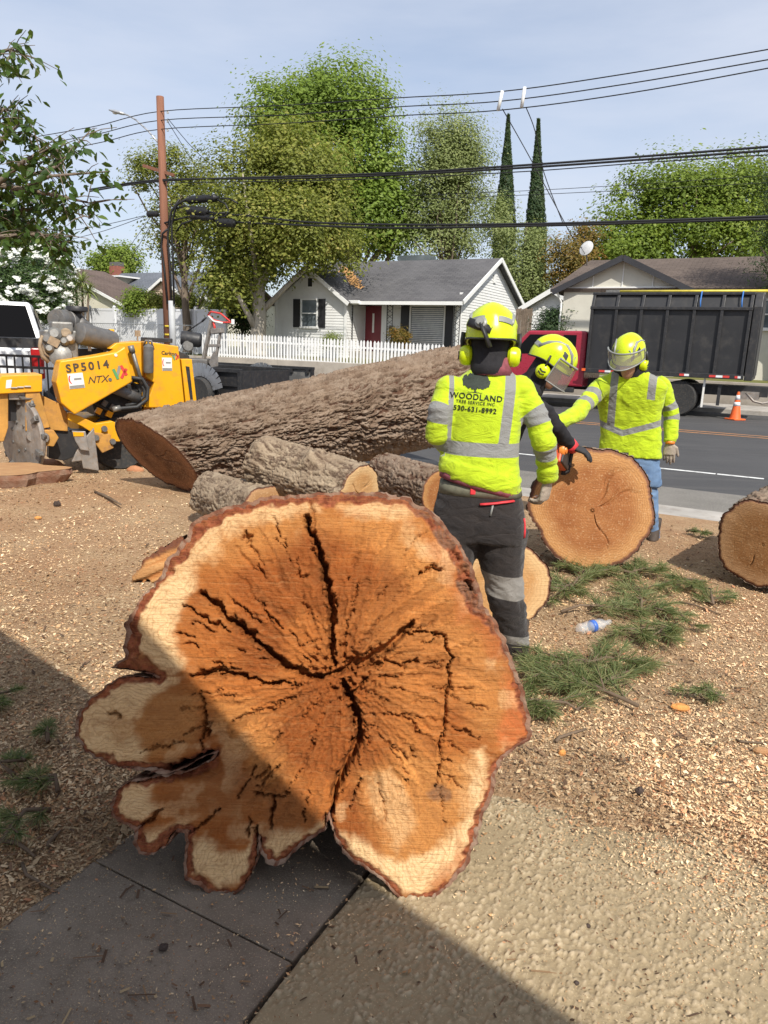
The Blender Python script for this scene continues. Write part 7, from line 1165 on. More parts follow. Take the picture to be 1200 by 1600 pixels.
def wires():
    def smooth(P, k=6):
        out = []
        for i in range(len(P)-1):
            p0, p1, p2, p3 = P[max(i-1, 0)], P[i], P[i+1], P[min(i+2, len(P)-1)]
            for j in range(k): t = j/k; out.append(.5*((2*p1)+(p2-p0)*t+(2*p0-5*p1+4*p2-p3)*t*t+(3*p1-p0-3*p2+p3)*t**3))
        return out+[P[-1]]
    W = [([(60, 213), (150, 197), (250, 174), (440, 165), (620, 153), (783, 143), (980, 115), (1230, 72)], .022, 'highest thin power line over the trees, first below the pole top'), ([(60, 226), (150, 210), (250, 188), (440, 180), (620, 167), (783, 158), (980, 131), (1230, 88)], .022, 'second power line below the pole top'), ([(80, 238), (160, 222), (250, 202), (440, 193), (620, 181), (783, 172), (980, 146), (1230, 101)], .022, 'third power line below the pole top, lowest of the thin top three'),
         ([(140, 299), (250, 283), (440, 276), (620, 270), (820, 258), (1010, 244), (1230, 227)], .045, 'uppermost of the thick black cables at crossarm height'), ([(140, 296), (250, 281), (440, 279), (620, 273), (820, 262), (1010, 249), (1230, 233)], .045, 'middle thick black cable at crossarm height'), ([(250, 286), (440, 283), (620, 278), (820, 268), (1010, 254), (1230, 240)], .022, 'thinner lower cable of the crossarm bundle'),
         ([(252, 350), (300, 338), (372, 336), (480, 347), (620, 351), (820, 350), (1010, 345), (1230, 337)], .05, 'upper thick black telephone cable running from the closures'), ([(300, 342), (370, 347), (480, 352), (620, 356), (820, 353), (1010, 348), (1230, 341)], .05, 'lower thick black telephone cable running from the closures')]
    for pts, r, lb in W:
        q = smooth([atn(a, b, PN-.1) for a, b in pts]); o = q[0]; m = MB(); m.tube([v-o for v in q], r*.78, 6); m.build('cable', 'cable_black', None, True, loc=o, label=lb, cat='cable', group='cables along the street')
    drops = [([(262, 185), (300, 230), (335, 262)], 27, 'slack drop wire from the pole top into the big tree', .014), ([(262, 190), (290, 235), (312, 270)], 28, 'second slack drop wire from the pole top into the big tree', .014), ([(785, 170), (830, 250), (895, 372)], 26, 'black drop wire falling from the upper lines towards the tan house', .016), ([(822, 168), (836, 205), (850, 270), (880, 350)], 26, 'looped drop wire falling past the second cypress', .016), ([(225, 337), (160, 352), (100, 362)], 27, 'thin service wire running left from the pole', .014), ([(226, 338), (165, 360), (95, 378)], 27, 'lower service wire running left from the pole', .014), ([(236, 338), (212, 372), (186, 408)], 30, 'service wire dropping to the blue-grey roof', .014), ([(242, 340), (222, 375), (200, 412)], 30, 'second service wire dropping to the blue-grey roof', .014), ([(640, 312), (880, 302), (1230, 284)], 36, 'faint far power line behind the cypresses', .014), ([(640, 306), (880, 295), (1230, 272)], 38, 'fainter far power line above the other far line', .014)]
    for pts, n, lb, r in drops:
        q = smooth([atn(a, b, PN-.1+(n-PN)*i/(len(pts)-1) if n < 33 else n) for i, (a, b) in enumerate(pts)]); o = q[0]; m = MB(); m.tube([v-o for v in q], r, 5); m.build('cable', 'cable_black', None, True, loc=o, label=lb, cat='cable')
    for (a, b), (c, d), lb in (((785, 142), (778, 173), 'white insulator rod tying two upper power lines, on the side of the pole'), ((820, 136), (815, 168), 'white insulator rod tying two upper power lines, farther from the pole')):
        p = atn(a, b, PN-.2); q = atn(c, d, PN-.2); m = MB(); m.tube([Vector((0, 0, 0)), q-p], .055, 10); m.build('insulator_rod', 'porcelain', None, True, loc=p, label=lb, cat='insulator')
wires()
# ---------------------------------------------------------------- unseen roof shaped to shade the near ground; house wall left out for light
def porch():
    e = gz(900, 1600)-gz(0, 985); e.z = 0; e.normalize(); back = Vector((-e.y, e.x, 0)); back = back if back.dot(Vector((-1, -1, 0))) > 0 else -back; zE = 2.72; sh = Vector((SUN*((zE+.24)/SUN[2])).tolist()); A = gz(900, 1600)+sh; A.z = 0; base = A+back*4.2-e*2; base.z = 0
    root = thing('shade_roof', 'unseen roof over the viewer, set on made-up posts to shade the paving', 'shade_roof', base); X = Matrix(((e.x, back.x, 0, A.x-base.x), (e.y, back.y, 0, A.y-base.y), (0, 0, 1, 0), (0, 0, 0, 1)))
    m = MB(); m.box((-2.6, 1.2, zE+.12), (11.5, 2.4, .24), X); m.build('roof', 'shingle_grey', root)
    for k in (-8.1, -4.6, 2.9):  # made-up posts in place of a wall, so the shade stays light
        for y_ in (.25, 2.2): m = MB(); m.box((k, y_, zE/2), (.12, .12, zE), X); m.build('post', 'trim_white', root)
porch()
# ================================================================ trees and shrubs
def leafmat(name, a, b, c, rough=.55, trans=.35):
    m, t, p = newmat(name); k = attr(t, 'tint').outputs['Fac']; col = mixc(t, maprange(t, k, 0, .6), a, b); col = mixc(t, maprange(t, k, .6, 1), col, c); t.links.new(col, p.inputs['Base Color']); p.inputs['Roughness'].default_value = rough; p.inputs['Specular IOR Level'].default_value = .3
    tr = t.nodes.new('ShaderNodeBsdfTranslucent'); t.links.new(mixc(t, .35, col, (.30, .34, .02)), tr.inputs['Color']); mx = t.nodes.new('ShaderNodeMixShader'); mx.inputs[0].default_value = trans; t.links.new(p.outputs[0], mx.inputs[1]); t.links.new(tr.outputs[0], mx.inputs[2]); t.links.new(mx.outputs[0], t.nodes['Material Output'].inputs['Surface'])
leafmat('leaf_olive', (.125, .15, .028), (.25, .28, .05), (.42, .37, .10), .55, .45); leafmat('leaf_green', (.12, .19, .028), (.23, .33, .05), (.36, .44, .10), .55, .48); leafmat('leaf_light', (.17, .21, .07), (.28, .33, .12), (.38, .41, .18), .55, .42); leafmat('leaf_dark', (.018, .04, .014), (.036, .068, .022), (.065, .095, .032), .6, .2)
leafmat('leaf_bright', (.11, .17, .02), (.21, .29, .04), (.31, .37, .07), .55, .45); leafmat('leaf_near', (.03, .06, .016), (.06, .115, .024), (.12, .18, .04), .38, .4); leafmat('leaf_autumn', (.12, .10, .02), (.22, .15, .03), (.28, .12, .03)); leafmat('leaf_oleander', (.03, .065, .02), (.06, .11, .03), (.11, .16, .05)); leafmat('petal_white', (.62, .64, .60), (.72, .73, .69), (.80, .80, .76), .6, .25); leafmat('needle', (.085, .12, .04), (.16, .20, .075), (.32, .29, .13), .5, .3); leafmat('needle_blue', (.045, .11, .06), (.09, .19, .11), (.15, .26, .15), .5, .25)
M('trunk_bark', (.19, .15, .115), .9, var=.4, scale=3, bmp=.8, bscale=14, stretch=(3, 3, .5), spec=.1); M('trunk_pale', (.40, .36, .30), .85, var=.35, scale=3, bmp=.5, bscale=14, stretch=(2, 2, .5), spec=.1); M('twig', (.16, .115, .08), .9, var=.3, scale=8, spec=.1)
def leaves(C, size, rng, aspect=.5, up=.35, droop=0., out=None):
    """leaf blades as folded diamonds at the points C; returns vertices and quads"""
    n = len(C); a = rng.uniform(0, 2*np.pi, n); nz = rng.normal(0, 1, (n, 3)); nz[:, 2] = np.abs(nz[:, 2])+up
    if out is not None: nz = nz*.32+out*1.0+np.array([.08, -.15, .3])
    nz /= np.linalg.norm(nz, axis=1)[:, None]
    t = np.stack([np.cos(a), np.sin(a), rng.normal(-droop, .35, n)], 1); t -= nz*(t*nz).sum(1)[:, None]; t /= np.linalg.norm(t, axis=1)[:, None]+1e-9; b = np.cross(nz, t); s = size*rng.uniform(.6, 1.35, n)[:, None]
    V = np.stack([C-t*s*.5, C+b*s*aspect*.5+nz*s*.06, C+t*s*.55, C-b*s*aspect*.5+nz*s*.06], 1).reshape(-1, 3); return V, np.arange(4*n).reshape(-1, 4)
def crown_points(blobs, nclump, per, spread, rng, hollow=.35):
    """clump centres through the volume of several lobes, then leaf points round each; also a lightness per leaf"""
    vol = np.array([b[3]*b[4]*b[5] for b in blobs])**.72; pick = rng.choice(len(blobs), nclump, p=vol/vol.sum()); B = np.array(blobs)[pick]
    d = rng.normal(0, 1, (nclump, 3)); d /= np.linalg.norm(d, axis=1)[:, None]; r = (hollow+(1-hollow)*rng.uniform(0, 1, nclump)**.55)*(.82+.36*rng.uniform(0, 1, nclump)); c = B[:, :3]+d*B[:, 3:6]*r[:, None]
    g_ = 1.1/max(np.mean(B[:, 3:6]), .3); gate = sstep(.36, .50, fbm(c[:, 0]*g_*2+9, c[:, 1]*g_*2, c[:, 2]*g_*2, seed=int(rng.integers(999)), oct=2))
    sp = spread*rng.uniform(.5, 1.5, nclump); per = per*(.02+1.3*gate); k = rng.poisson(per*rng.uniform(.4, 1.6, nclump)); idx = np.repeat(np.arange(nclump), k); P = c[idx]+np.clip(rng.normal(0, 1, (len(idx), 3)), -1.7, 1.7)*sp[idx][:, None]*np.array([1, 1, .62]); tint = np.clip(rng.normal(.45, .17, nclump)[idx]+rng.normal(0, .16, len(idx)), 0, 1); od = .35*d[idx]+.75*(P-c[idx])/(sp[idx][:, None]+1e-6); od /= np.linalg.norm(od, axis=1)[:, None]+1e-9; crown_points.out = od; return c, P, tint
def limbs(m, base, top, targets, r0, rng, nb=14):
    """a tapered, slightly crooked trunk and forking limbs that reach into the crown"""
    base = Vector(base); top = Vector(top); n = 7; tr = [base.lerp(top, i/n)+Vector((rng.normal(0, .012), rng.normal(0, .012), 0))*(top-base).length*(i/n) for i in range(n+1)]; m.tube([base-Vector((0, 0, .1))]+tr, [r0*1.35]+[r0*(1.1-.75*i/n) for i in range(n+1)], 10)
    for t in targets[:nb]:
        t = Vector(t); k = min(max((t.z-base.z)/(top.z-base.z)*rng.uniform(.35, .7), .25), .95); s = tr[int(k*n)]; mid = s.lerp(t, .5)+Vector((rng.normal(0, .1), rng.normal(0, .1), .12))*(t-s).length; e = r0*(.55-.35*k); m.tube([s, s.lerp(mid, .5)+Vector((0, 0, .03)), mid, mid.lerp(t, .6), t], [e, e*.8, e*.6, e*.4, e*.18], 6)
def tree(name, label, base, blobs, mat, leaf, nclump, per, spread, r0, seed, aspect=.55, bark='trunk_bark', top=None, cat='tree', hollow=.35, up=.35, droop=0., nb=16, group=None):
    rng = np.random.default_rng(seed); base = Vector(base); bl = [(b[0]-base.x, b[1]-base.y, b[2]-base.z, b[3], b[4], b[5]) for b in blobs]; c, P, tint = crown_points(bl, nclump, per*3.3, spread, rng, hollow); leaf *= .60; spread *= .9; root = thing(name, label, cat, base, group=group)
    V, f = leaves(P, leaf, rng, aspect, up, droop, crown_points.out); obj('crown', npmesh('crown', V, f, {'tint': np.repeat(tint, 4)}), mat, root)
    zt = max(b[2] for b in bl); xt = np.mean([b[0] for b in bl]); yt = np.mean([b[1] for b in bl]); m = MB(); limbs(m, (0, 0, 0), top or (xt*.8, yt*.8, zt), [tuple(q) for q in c[rng.permutation(len(c))[:nb*2]]], r0, rng, nb); m.build('trunk', bark, root, True); return root
def blob(px0, py0, px1, py1, Y, dy=None):      # an ellipsoid lobe filling a photo-pixel box at depth Y
    c = at((px0+px1)/2, (py0+py1)/2, Y); k = pxm((px0+px1)/2, (py0+py1)/2, Y); rx = (px1-px0)/2*k; rz = (py1-py0)/2*k; return (c.x, c.y, c.z, rx, dy or max(rx, rz)*.8, rz)
def gb(px, Y, z=1.0): q = at(px, 500, Y); return (q.x, q.y, z)
# big yellow-green street tree left of the cottage
tree('street_tree', 'big yellow-green tree with grey trunk in front of the white cottage', gb(403, 34), [blob(385, 195, 520, 330, 34), blob(325, 230, 450, 390, 34), blob(430, 260, 548, 400, 34), blob(330, 330, 470, 440, 34), blob(325, 390, 400, 478, 34), blob(480, 340, 570, 420, 35), blob(400, 300, 500, 410, 32)], 'leaf_olive', .26, 620, 44, .55, .36, 1, bark='trunk_pale', top=at(410, 330, 34)-Vector(gb(403, 34)))
tree('tall_tree', 'tallest bright green tree rising behind the cottage roof', gb(560, 54), [blob(455, 100, 590, 210, 54), blob(395, 135, 520, 240, 54), blob(520, 130, 615, 260, 54), blob(470, 200, 640, 330, 54), blob(540, 250, 660, 400, 54), blob(440, 260, 560, 400, 56)], 'leaf_green', .42, 600, 42, .9, .6, 2, droop=.3)
tree('birch_tree', 'airy pale green birch-like tree between the tall tree and the cypresses', gb(700, 52), [blob(650, 170, 740, 260, 52), blob(640, 230, 765, 330, 52), blob(635, 300, 750, 410, 52), blob(690, 190, 760, 300, 52)], 'leaf_light', .26, 420, 36, .7, .22, 3, hollow=.15, nb=26)
for i, (x0, x1, yt, Yc, lb) in enumerate(((768, 804, 186, 50, 'slender dark cypress closer to the pale birch-like tree'), (819, 853, 193, 48, 'slender dark cypress with a loose wire passing its tip, farther from the birch-like tree'))):
    rng = np.random.default_rng(40+i); cx = (x0+x1)/2; b = Vector(gb(cx, Yc)); tp = at(cx+8 if i == 0 else cx+5, yt, Yc)-b; k = pxm(cx, 300, Yc); hw = (x1-x0)/2*k; n = 14000; u = rng.uniform(0, 1, n)**.75; prof = np.minimum(1, (1-u)*2.1+.04)*np.minimum(1, u*6+.5); an = rng.uniform(0, 6.28, n); rr_ = hw*prof*np.sqrt(rng.uniform(.35, 1.05, n))
    Pn = np.stack([tp.x*u+rr_*np.cos(an), tp.y*u+rr_*np.sin(an), .3+tp.z*u*.99], 1); V, f = leaves(Pn, .20, rng, .45, .1, 0, np.stack([np.cos(an), np.sin(an), an*0+.2], 1)); V = V.reshape(-1, 4, 3); V[:, 2, 2] += .14; V = V.reshape(-1, 3); root = thing('cypress', lb, 'tree', b, group='pair of cypresses'); obj('crown', npmesh('c', V, f, {'tint': np.repeat(rng.uniform(0, 1, n), 4)}), 'leaf_dark', root); m = MB(); m.tube([(0, 0, 0), tp*.5, tp*.97], [.2, .12, .02], 8); m.build('trunk', 'trunk_bark', root, True)
tree('willowy_tree', 'loose pale green tree at the foot of the cypresses', gb(820, 44), [blob(795, 345, 850, 430, 44), blob(770, 380, 860, 470, 44), blob(800, 420, 870, 490, 44), blob(760, 300, 800, 400, 45)], 'leaf_light', .22, 200, 34, .5, .15, 5, hollow=.1)
tree('autumn_tree', 'yellow and orange tinged tree left of the satellite dish', gb(880, 43), [blob(850, 370, 915, 430, 43), blob(860, 400, 925, 460, 43), blob(900, 350, 935, 420, 44)], 'leaf_autumn', .24, 130, 34, .45, .15, 6)
tree('broad_tree', 'broad bright green tree spreading behind the tan house', gb(1080, 46), [blob(935, 290, 1070, 400, 46), blob(985, 250, 1120, 350, 46), blob(1080, 245, 1215, 380, 46), blob(925, 340, 1050, 420, 45), blob(1050, 320, 1200, 420, 45), blob(1130, 270, 1240, 400, 47)], 'leaf_bright', .34, 560, 42, .7, .4, 7)
tree('roadside_tree', 'dark drooping foliage hanging at the truck end of the tan house', gb(1262, 24, .1), [blob(1180, 340, 1290, 450, 24), blob(1190, 200, 1320, 330, 24), blob(1185, 300, 1300, 380, 24)], 'leaf_dark', .16, 200, 34, .35, .25, 8, droop=.8, aspect=.25)
tree('pole_side_tree', 'ragged olive tree hanging around the wooden pole', gb(292, 36), [blob(196, 240, 262, 300, 36), blob(225, 230, 300, 300, 36), blob(235, 290, 300, 420, 36), blob(270, 250, 345, 380, 37), blob(270, 390, 340, 430, 37)], 'leaf_olive', .22, 170, 34, .42, .2, 9, top=at(285, 300, 36)-Vector(gb(292, 36)))
tree('chimney_tree', 'small round green tree behind the brick chimney', gb(178, 70, 1.3), [blob(138, 402, 172, 424, 70), blob(168, 386, 215, 426, 70), blob(180, 398, 206, 440, 70)], 'leaf_bright', .45, 90, 30, .7, .2, 10)
tree('dark_backdrop_tree', 'dark green tree behind the flowering oleander', gb(30, 50), [blob(-40, 340, 60, 410, 50), blob(20, 360, 92, 420, 50)], 'leaf_dark', .4, 150, 34, .8, .25, 11)
def oleander():
    b = gb(45, 37, .9); bl = [blob(-60, 400, 40, 490, 37), blob(0, 395, 80, 480, 37), blob(50, 410, 112, 490, 37), blob(20, 430, 100, 500, 36.5)]; r = tree('oleander', 'large oleander bush covered in white flowers above the white fence', b, bl, 'leaf_oleander', .26, 330, 42, .42, .1, 12, .28, cat='shrub'); rng = np.random.default_rng(3); c, P, tn = crown_points([(q[0]-b[0], q[1]-b[1]-.25, q[2]-b[2], q[3]*1.2, q[4]*1.3, q[5]*1.22) for q in bl], 260, 8, .10, rng, .95); V, f = leaves(P, .20, rng, 1., .3, 0, np.tile([.2, -.8, .5], (len(P), 1))); obj('flower_cluster', npmesh('fl', V, f, {'tint': np.repeat(tn, 4)}), 'petal_white', r, kind='stuff')
oleander()
def cordyline():
    b = Vector(gb(128, 39, .9)); r = thing('cordyline', 'spiky pale green palm-like plant beside the oleander', 'shrub', b); m = MB(); rs = random.Random(6)
    heads = [at(118, 448, 39)-b, at(138, 456, 39)-b, at(128, 440, 39)-b]
    for h in heads: m.tube([Vector((h.x*.3, h.y*.3, 0)), Vector((h.x*.7, h.y*.7, h.z*.5)), h], [.09, .07, .05], 8)
    m.build('trunk', 'trunk_bark', r, True); V = []; f = []; tn = []
    for h in heads:
        for k in range(70):
            a = rs.uniform(0, 6.28); e = rs.uniform(-.5, 1.3); l = rs.uniform(.6, 1.0); d = Vector((math.cos(a)*math.cos(e), math.sin(a)*math.cos(e), math.sin(e))); s = d.cross(Vector((0, 0, 1))).normalized()*.035; p1 = h+d*l*.5; p2 = h+d*l-Vector((0, 0, .25*l)); i = len(V); V += [h-s*.6, h+s*.6, p1+s, p1-s, p2]; f += [(i, i+1, i+2, i+3), (i+3, i+2, i+4)]; tn += [rs.uniform(.3, .9)]*5
    me = bpy.data.meshes.new('fr'); me.from_pydata([tuple(v) for v in V], [], f); setattr_f(me, 'tint', np.array(tn)); obj('frond_head', me, 'leaf_light', r)
cordyline()
for i, (bx, Y, mt, lf, n, lb) in enumerate((((192, 455, 236, 486), 38, 'leaf_bright', .2, 60, 'green shrub showing over the white fence below the blue-grey roof'), ((238, 462, 262, 486), 38, 'leaf_olive', .18, 40, 'thin reddish-green shrub over the fence next to the pole'), ((276, 455, 305, 490), 38, 'leaf_olive', .2, 45, 'dark olive shrub over the fence on the street-tree side of the pole'), ((335, 470, 356, 492), 37, 'leaf_bright', .2, 45, 'yellow-green bush against the fence under the big tree'), ((352, 430, 405, 520), 37, 'leaf_dark', .2, 120, 'dark thicket behind the grey trunk of the big tree'))):
    tree('fence_shrub', lb, gb((bx[0]+bx[2])/2, Y, .9), [blob(*bx, Y)], mt, lf, n, 30, .3, .05, 20+i, cat='shrub', hollow=.1)
for i, (x0, x1, lb) in enumerate(((842, 872, 'dark clipped conifer shrub on the cottage side of the hedge by the truck cab'), (866, 898, 'dark clipped conifer shrub in the middle of the hedge by the truck cab'), (890, 924, 'dark clipped conifer shrub on the chip-box side of the hedge by the truck cab'))):
    tree('conifer_shrub', lb, gb((x0+x1)/2, 28.5, .3), [blob(x0, 480, x1, 560, 28.5)], 'leaf_dark' if i != 1 else 'leaf_oleander', .16, 110, 34, .22, .05, 30+i, .4, cat='shrub', hollow=.2, group='hedge shrubs beside the truck')
tree('porch_shrub', 'small russet potted shrub on the cottage porch', gb(624, 33.5, 1.2), [blob(612, 512, 638, 545, 33.5)], 'leaf_autumn', .13, 45, 30, .16, .03, 40, cat='shrub', hollow=.1); tree('porch_shrub', 'small pale green shrub under the shuttered wing window', gb(518, 34, 1.1), [blob(506, 520, 530, 545, 34)], 'leaf_light', .13, 40, 26, .16, .03, 41, cat='shrub', hollow=.1)
# ---------------------------------------------------------------- near branch reaching in over the yard from the left
def near_tree():
    b = Vector((-7.6, 9.2, 0)); r = thing('overhanging_tree', 'near tree reaching leafy boughs in over the grinder', 'tree', b); rng = np.random.default_rng(77); m = MB(); Y = 9.0; P = []; rs = random.Random(12)
    crotch = Vector((-7.2, 9.2, 3.4))-b; m.tube([(0, 0, -.1), (.1, 0, 1.6), crotch, crotch+Vector((-.1, .1, 1.5)), crotch+Vector((-.4, .2, 3.4))], [.26, .22, .19, .13, .05], 10)
    boughs = [[(-120, 330), (-40, 300), (30, 280), (90, 260), (140, 205)], [(-120, 360), (-40, 330), (20, 300), (80, 275), (172, 268)], [(-120, 380), (-30, 350), (30, 330), (80, 320), (140, 340)], [(-120, 300), (-40, 260), (0, 220), (30, 195), (50, 215)], [(-120, 400), (-30, 375), (40, 365), (90, 370), (105, 395)], [(-120, 250), (-50, 230), (-10, 190), (5, 170), (20, 175)], [(-120, 110), (-50, 95), (-10, 85), (12, 78), (28, 80)], [(-100, 350), (-20, 330), (10, 340), (50, 350), (70, 372)], [(-100, 320), (0, 290), (60, 300), (110, 310), (150, 320)], [(-100, 330), (-20, 300), (40, 250), (70, 235), (100, 240)]]
    for bi, bg in enumerate(boughs):
        q = [at(a, c, Y+rng.normal(0, .35)) - b for a, c in bg]; m.tube([crotch.lerp(q[0], .0) if bi % 2 else crotch+Vector((-.1, .1, 1.0))]+q, [.07, .045, .034, .025, .016, .006], 7)
        for i in range(len(q)-1):
            for k in range(9):
                t = (k+rs.random())/9; p = q[i].lerp(q[i+1], t); d = (q[i+1]-q[i]).normalized(); side = Vector((rs.gauss(0, 1), rs.gauss(0, 1), rs.gauss(-.15, .7))).normalized(); e = p+(d*.4+side)*rs.uniform(.12, .42); m.tube([p, p.lerp(e, .5)+Vector((0, 0, .02)), e], [.007, .005, .003], 4, caps=False)
                for j in range(rs.randint(4, 7)): u = rs.uniform(.2, 1.1); P.append(p.lerp(e, u)+Vector((rs.gauss(0, .045), rs.gauss(0, .045), rs.gauss(-.02, .045))))
    m.build('trunk', 'trunk_bark', r, True); P = np.array([tuple(p) for p in P]); n = len(P); a = rng.uniform(0, 6.28, n); t = np.stack([np.cos(a)*.8, np.sin(a)*.8, rng.normal(-.55, .35, n)], 1); t /= np.linalg.norm(t, axis=1)[:, None]; nz = rng.normal(0, .6, (n, 3))+np.array([0, -.3, 1.]); nz -= t*(nz*t).sum(1)[:, None]; nz /= np.linalg.norm(nz, axis=1)[:, None]; s = np.cross(t, nz); L_ = rng.uniform(.085, .15, n)[:, None]; W_ = L_*.46
    V = np.stack([P, P+t*L_*.35+s*W_*.5+nz*L_*.06, P+t*L_*.35-s*W_*.5+nz*L_*.06, P+t*L_*.72+s*W_*.36, P+t*L_*.72-s*W_*.36, P+t*L_-nz*L_*.1, P+t*L_*.5-nz*L_*.03], 1).reshape(-1, 3); o = np.arange(n)[:, None]*7
    f = np.concatenate([o+np.array([[0, 1, 6, 6]]), o+np.array([[0, 6, 2, 2]]), o+np.array([[1, 3, 6, 6]]), o+np.array([[2, 6, 4, 4]]), o+np.array([[3, 5, 6, 6]]), o+np.array([[4, 6, 5, 5]])])[:, :3]; obj('crown', npmesh('cr', V, f, {'tint': np.repeat(np.clip(rng.normal(.45, .25, n), 0, 1), 7)}), 'leaf_near', r)
near_tree()
# ================================================================ chips, needles and small things on the ground
def chip_mat():
    m, t, p = newmat('chip_bits'); c = attr(t, 'col').outputs['Color']; t.links.new(c, p.inputs['Base Color']); p.inputs['Roughness'].default_value = .85; p.inputs['Specular IOR Level'].default_value = .2
chip_mat()
def chips():
    rng = np.random.default_rng(5); n = 230000; q = 1.0/(1/1.25+(1/11.5-1/1.25)*rng.uniform(0, 1, n)**.72); x = rng.uniform(-.68, .66, n)*(q+.25); y = q; nn = x*N.x+y*N.y; ss = x*D.x+y*D.y
    on_slab = (ss > -1.62+.09*(fbm(nn*5, ss*5, seed=4)-.5)) & (nn < 2.50+.55*(fbm(ss*1.2, nn*1.2, seed=2)-.5)); fall = np.where(ss > -1.45, .17+.75*sstep(1.75, 2.4, nn), .15); keep = (nn < 7.25) & (~on_slab | (rng.uniform(0, 1, n) < fall)); patch = fbm(x*.9, y*.9, seed=14, oct=3); keep &= rng.uniform(0, 1, n) < (.45+.9*sstep(.3, .6, patch)); x, y, nn, ss, on_slab = [k[keep] for k in (x, y, nn, ss, on_slab)]; n = len(x)
    z = ground_z(x, y); z = np.where((ss > -1.62) & (nn < 2.5), np.maximum(z, np.where(ss > -.88, .019, .012)), z); a = rng.uniform(0, 6.28, n); L_ = rng.gamma(1.7, .0046, n)+.004; L_ *= np.where(on_slab, .45+.35*sstep(1.9, 2.4, nn), 1)*(1+.10*np.maximum(y-3, 0)); W_ = L_*rng.uniform(.25, .6, n); T_ = np.minimum(W_, .007)*rng.uniform(.3, .7, n); tl = rng.normal(0, .30, n)
    d = np.stack([np.cos(a)*np.cos(tl), np.sin(a)*np.cos(tl), np.sin(tl)], 1); s = np.stack([-np.sin(a), np.cos(a), rng.normal(0, .25, n)], 1); u = np.array([0, 0, 1.]); c = np.stack([x, y, z+.003+np.abs(np.sin(tl))*L_*.4], 1)
    V = np.stack([c-d*(L_/2)[:, None], c+s*(W_/2)[:, None], c+d*(L_/2)[:, None], c-s*(W_/2)[:, None], c+u*T_[:, None]], 1).reshape(-1, 3); o = np.arange(n)[:, None]*5; f = np.concatenate([o+np.array([[0, 1, 4]]), o+np.array([[1, 2, 4]]), o+np.array([[2, 3, 4]]), o+np.array([[3, 0, 4]])])
    pal = np.array([[.62, .44, .255], [.52, .335, .18], [.70, .53, .33], [.44, .25, .12], [.22, .11, .055], [.52, .25, .13], [.13, .08, .05]]); red = np.exp(-(((x+1.8)/1.2)**2+((y-6.2)/1.2)**2)); pk = rng.choice(7, n, p=[.27, .22, .14, .15, .11, .06, .05]); col = pal[pk]*rng.uniform(.75, 1.15, n)[:, None]*(.72+.58*sstep(.32, .62, fbm(x*1.6+4, y*1.6, seed=24, oct=4)))[:, None]
    obj('wood_chips', npmesh('chips', V, f, {'col': np.repeat(np.clip(col, 0, 1), 5, 0)}), 'chip_bits', kind='stuff', label='pale sawdust and wood chips strewn over the yard', cat='wood chips')
chips()
def dark_litter():
    rng = np.random.default_rng(15); n = 4200; q = 1.0/(1/1.25+(1/9-1/1.25)*rng.uniform(0, 1, n)); x = rng.uniform(-.68, .66, n)*(q+.25); y = q; nn_ = x*N.x+y*N.y; sl_ = (x*D.x+y*D.y > -1.6) & (nn_ < 2.3); k = (nn_ < 7.2) & (~sl_ | (rng.uniform(0, 1, n) < .12)); x, y = x[k], y[k]; n = len(x); z = ground_z(x, y)+.014; z = np.where(sl_[k], .016, z); a = rng.uniform(0, 6.28, n); L_ = rng.gamma(1.1, .016, n)+.006; W_ = rng.uniform(.0015, .0035, n)*(1+.1*y); d = np.stack([np.cos(a), np.sin(a), rng.normal(0, .08, n)], 1); s = np.stack([-np.sin(a), np.cos(a), 0*a], 1); c = np.stack([x, y, z], 1); h = np.array([0, 0, .004])
    V = np.stack([c-d*(L_/2)[:, None]-s*W_[:, None], c-d*(L_/2)[:, None]+s*W_[:, None], c+d*(L_/2)[:, None]+s*W_[:, None]+h, c+d*(L_/2)[:, None]-s*W_[:, None]+h], 1).reshape(-1, 3); pal = np.array([[.09, .055, .035], [.17, .10, .06], [.24, .15, .08], [.34, .25, .14]]); col = pal[rng.integers(0, 4, n)]
    obj('bark_litter', npmesh('lit', V, np.arange(4*n).reshape(-1, 4), {'col': np.repeat(col, 4, 0)}), 'chip_bits', kind='stuff', label='dark needles, bark slivers and splinters among the chips', cat='litter')
dark_litter()
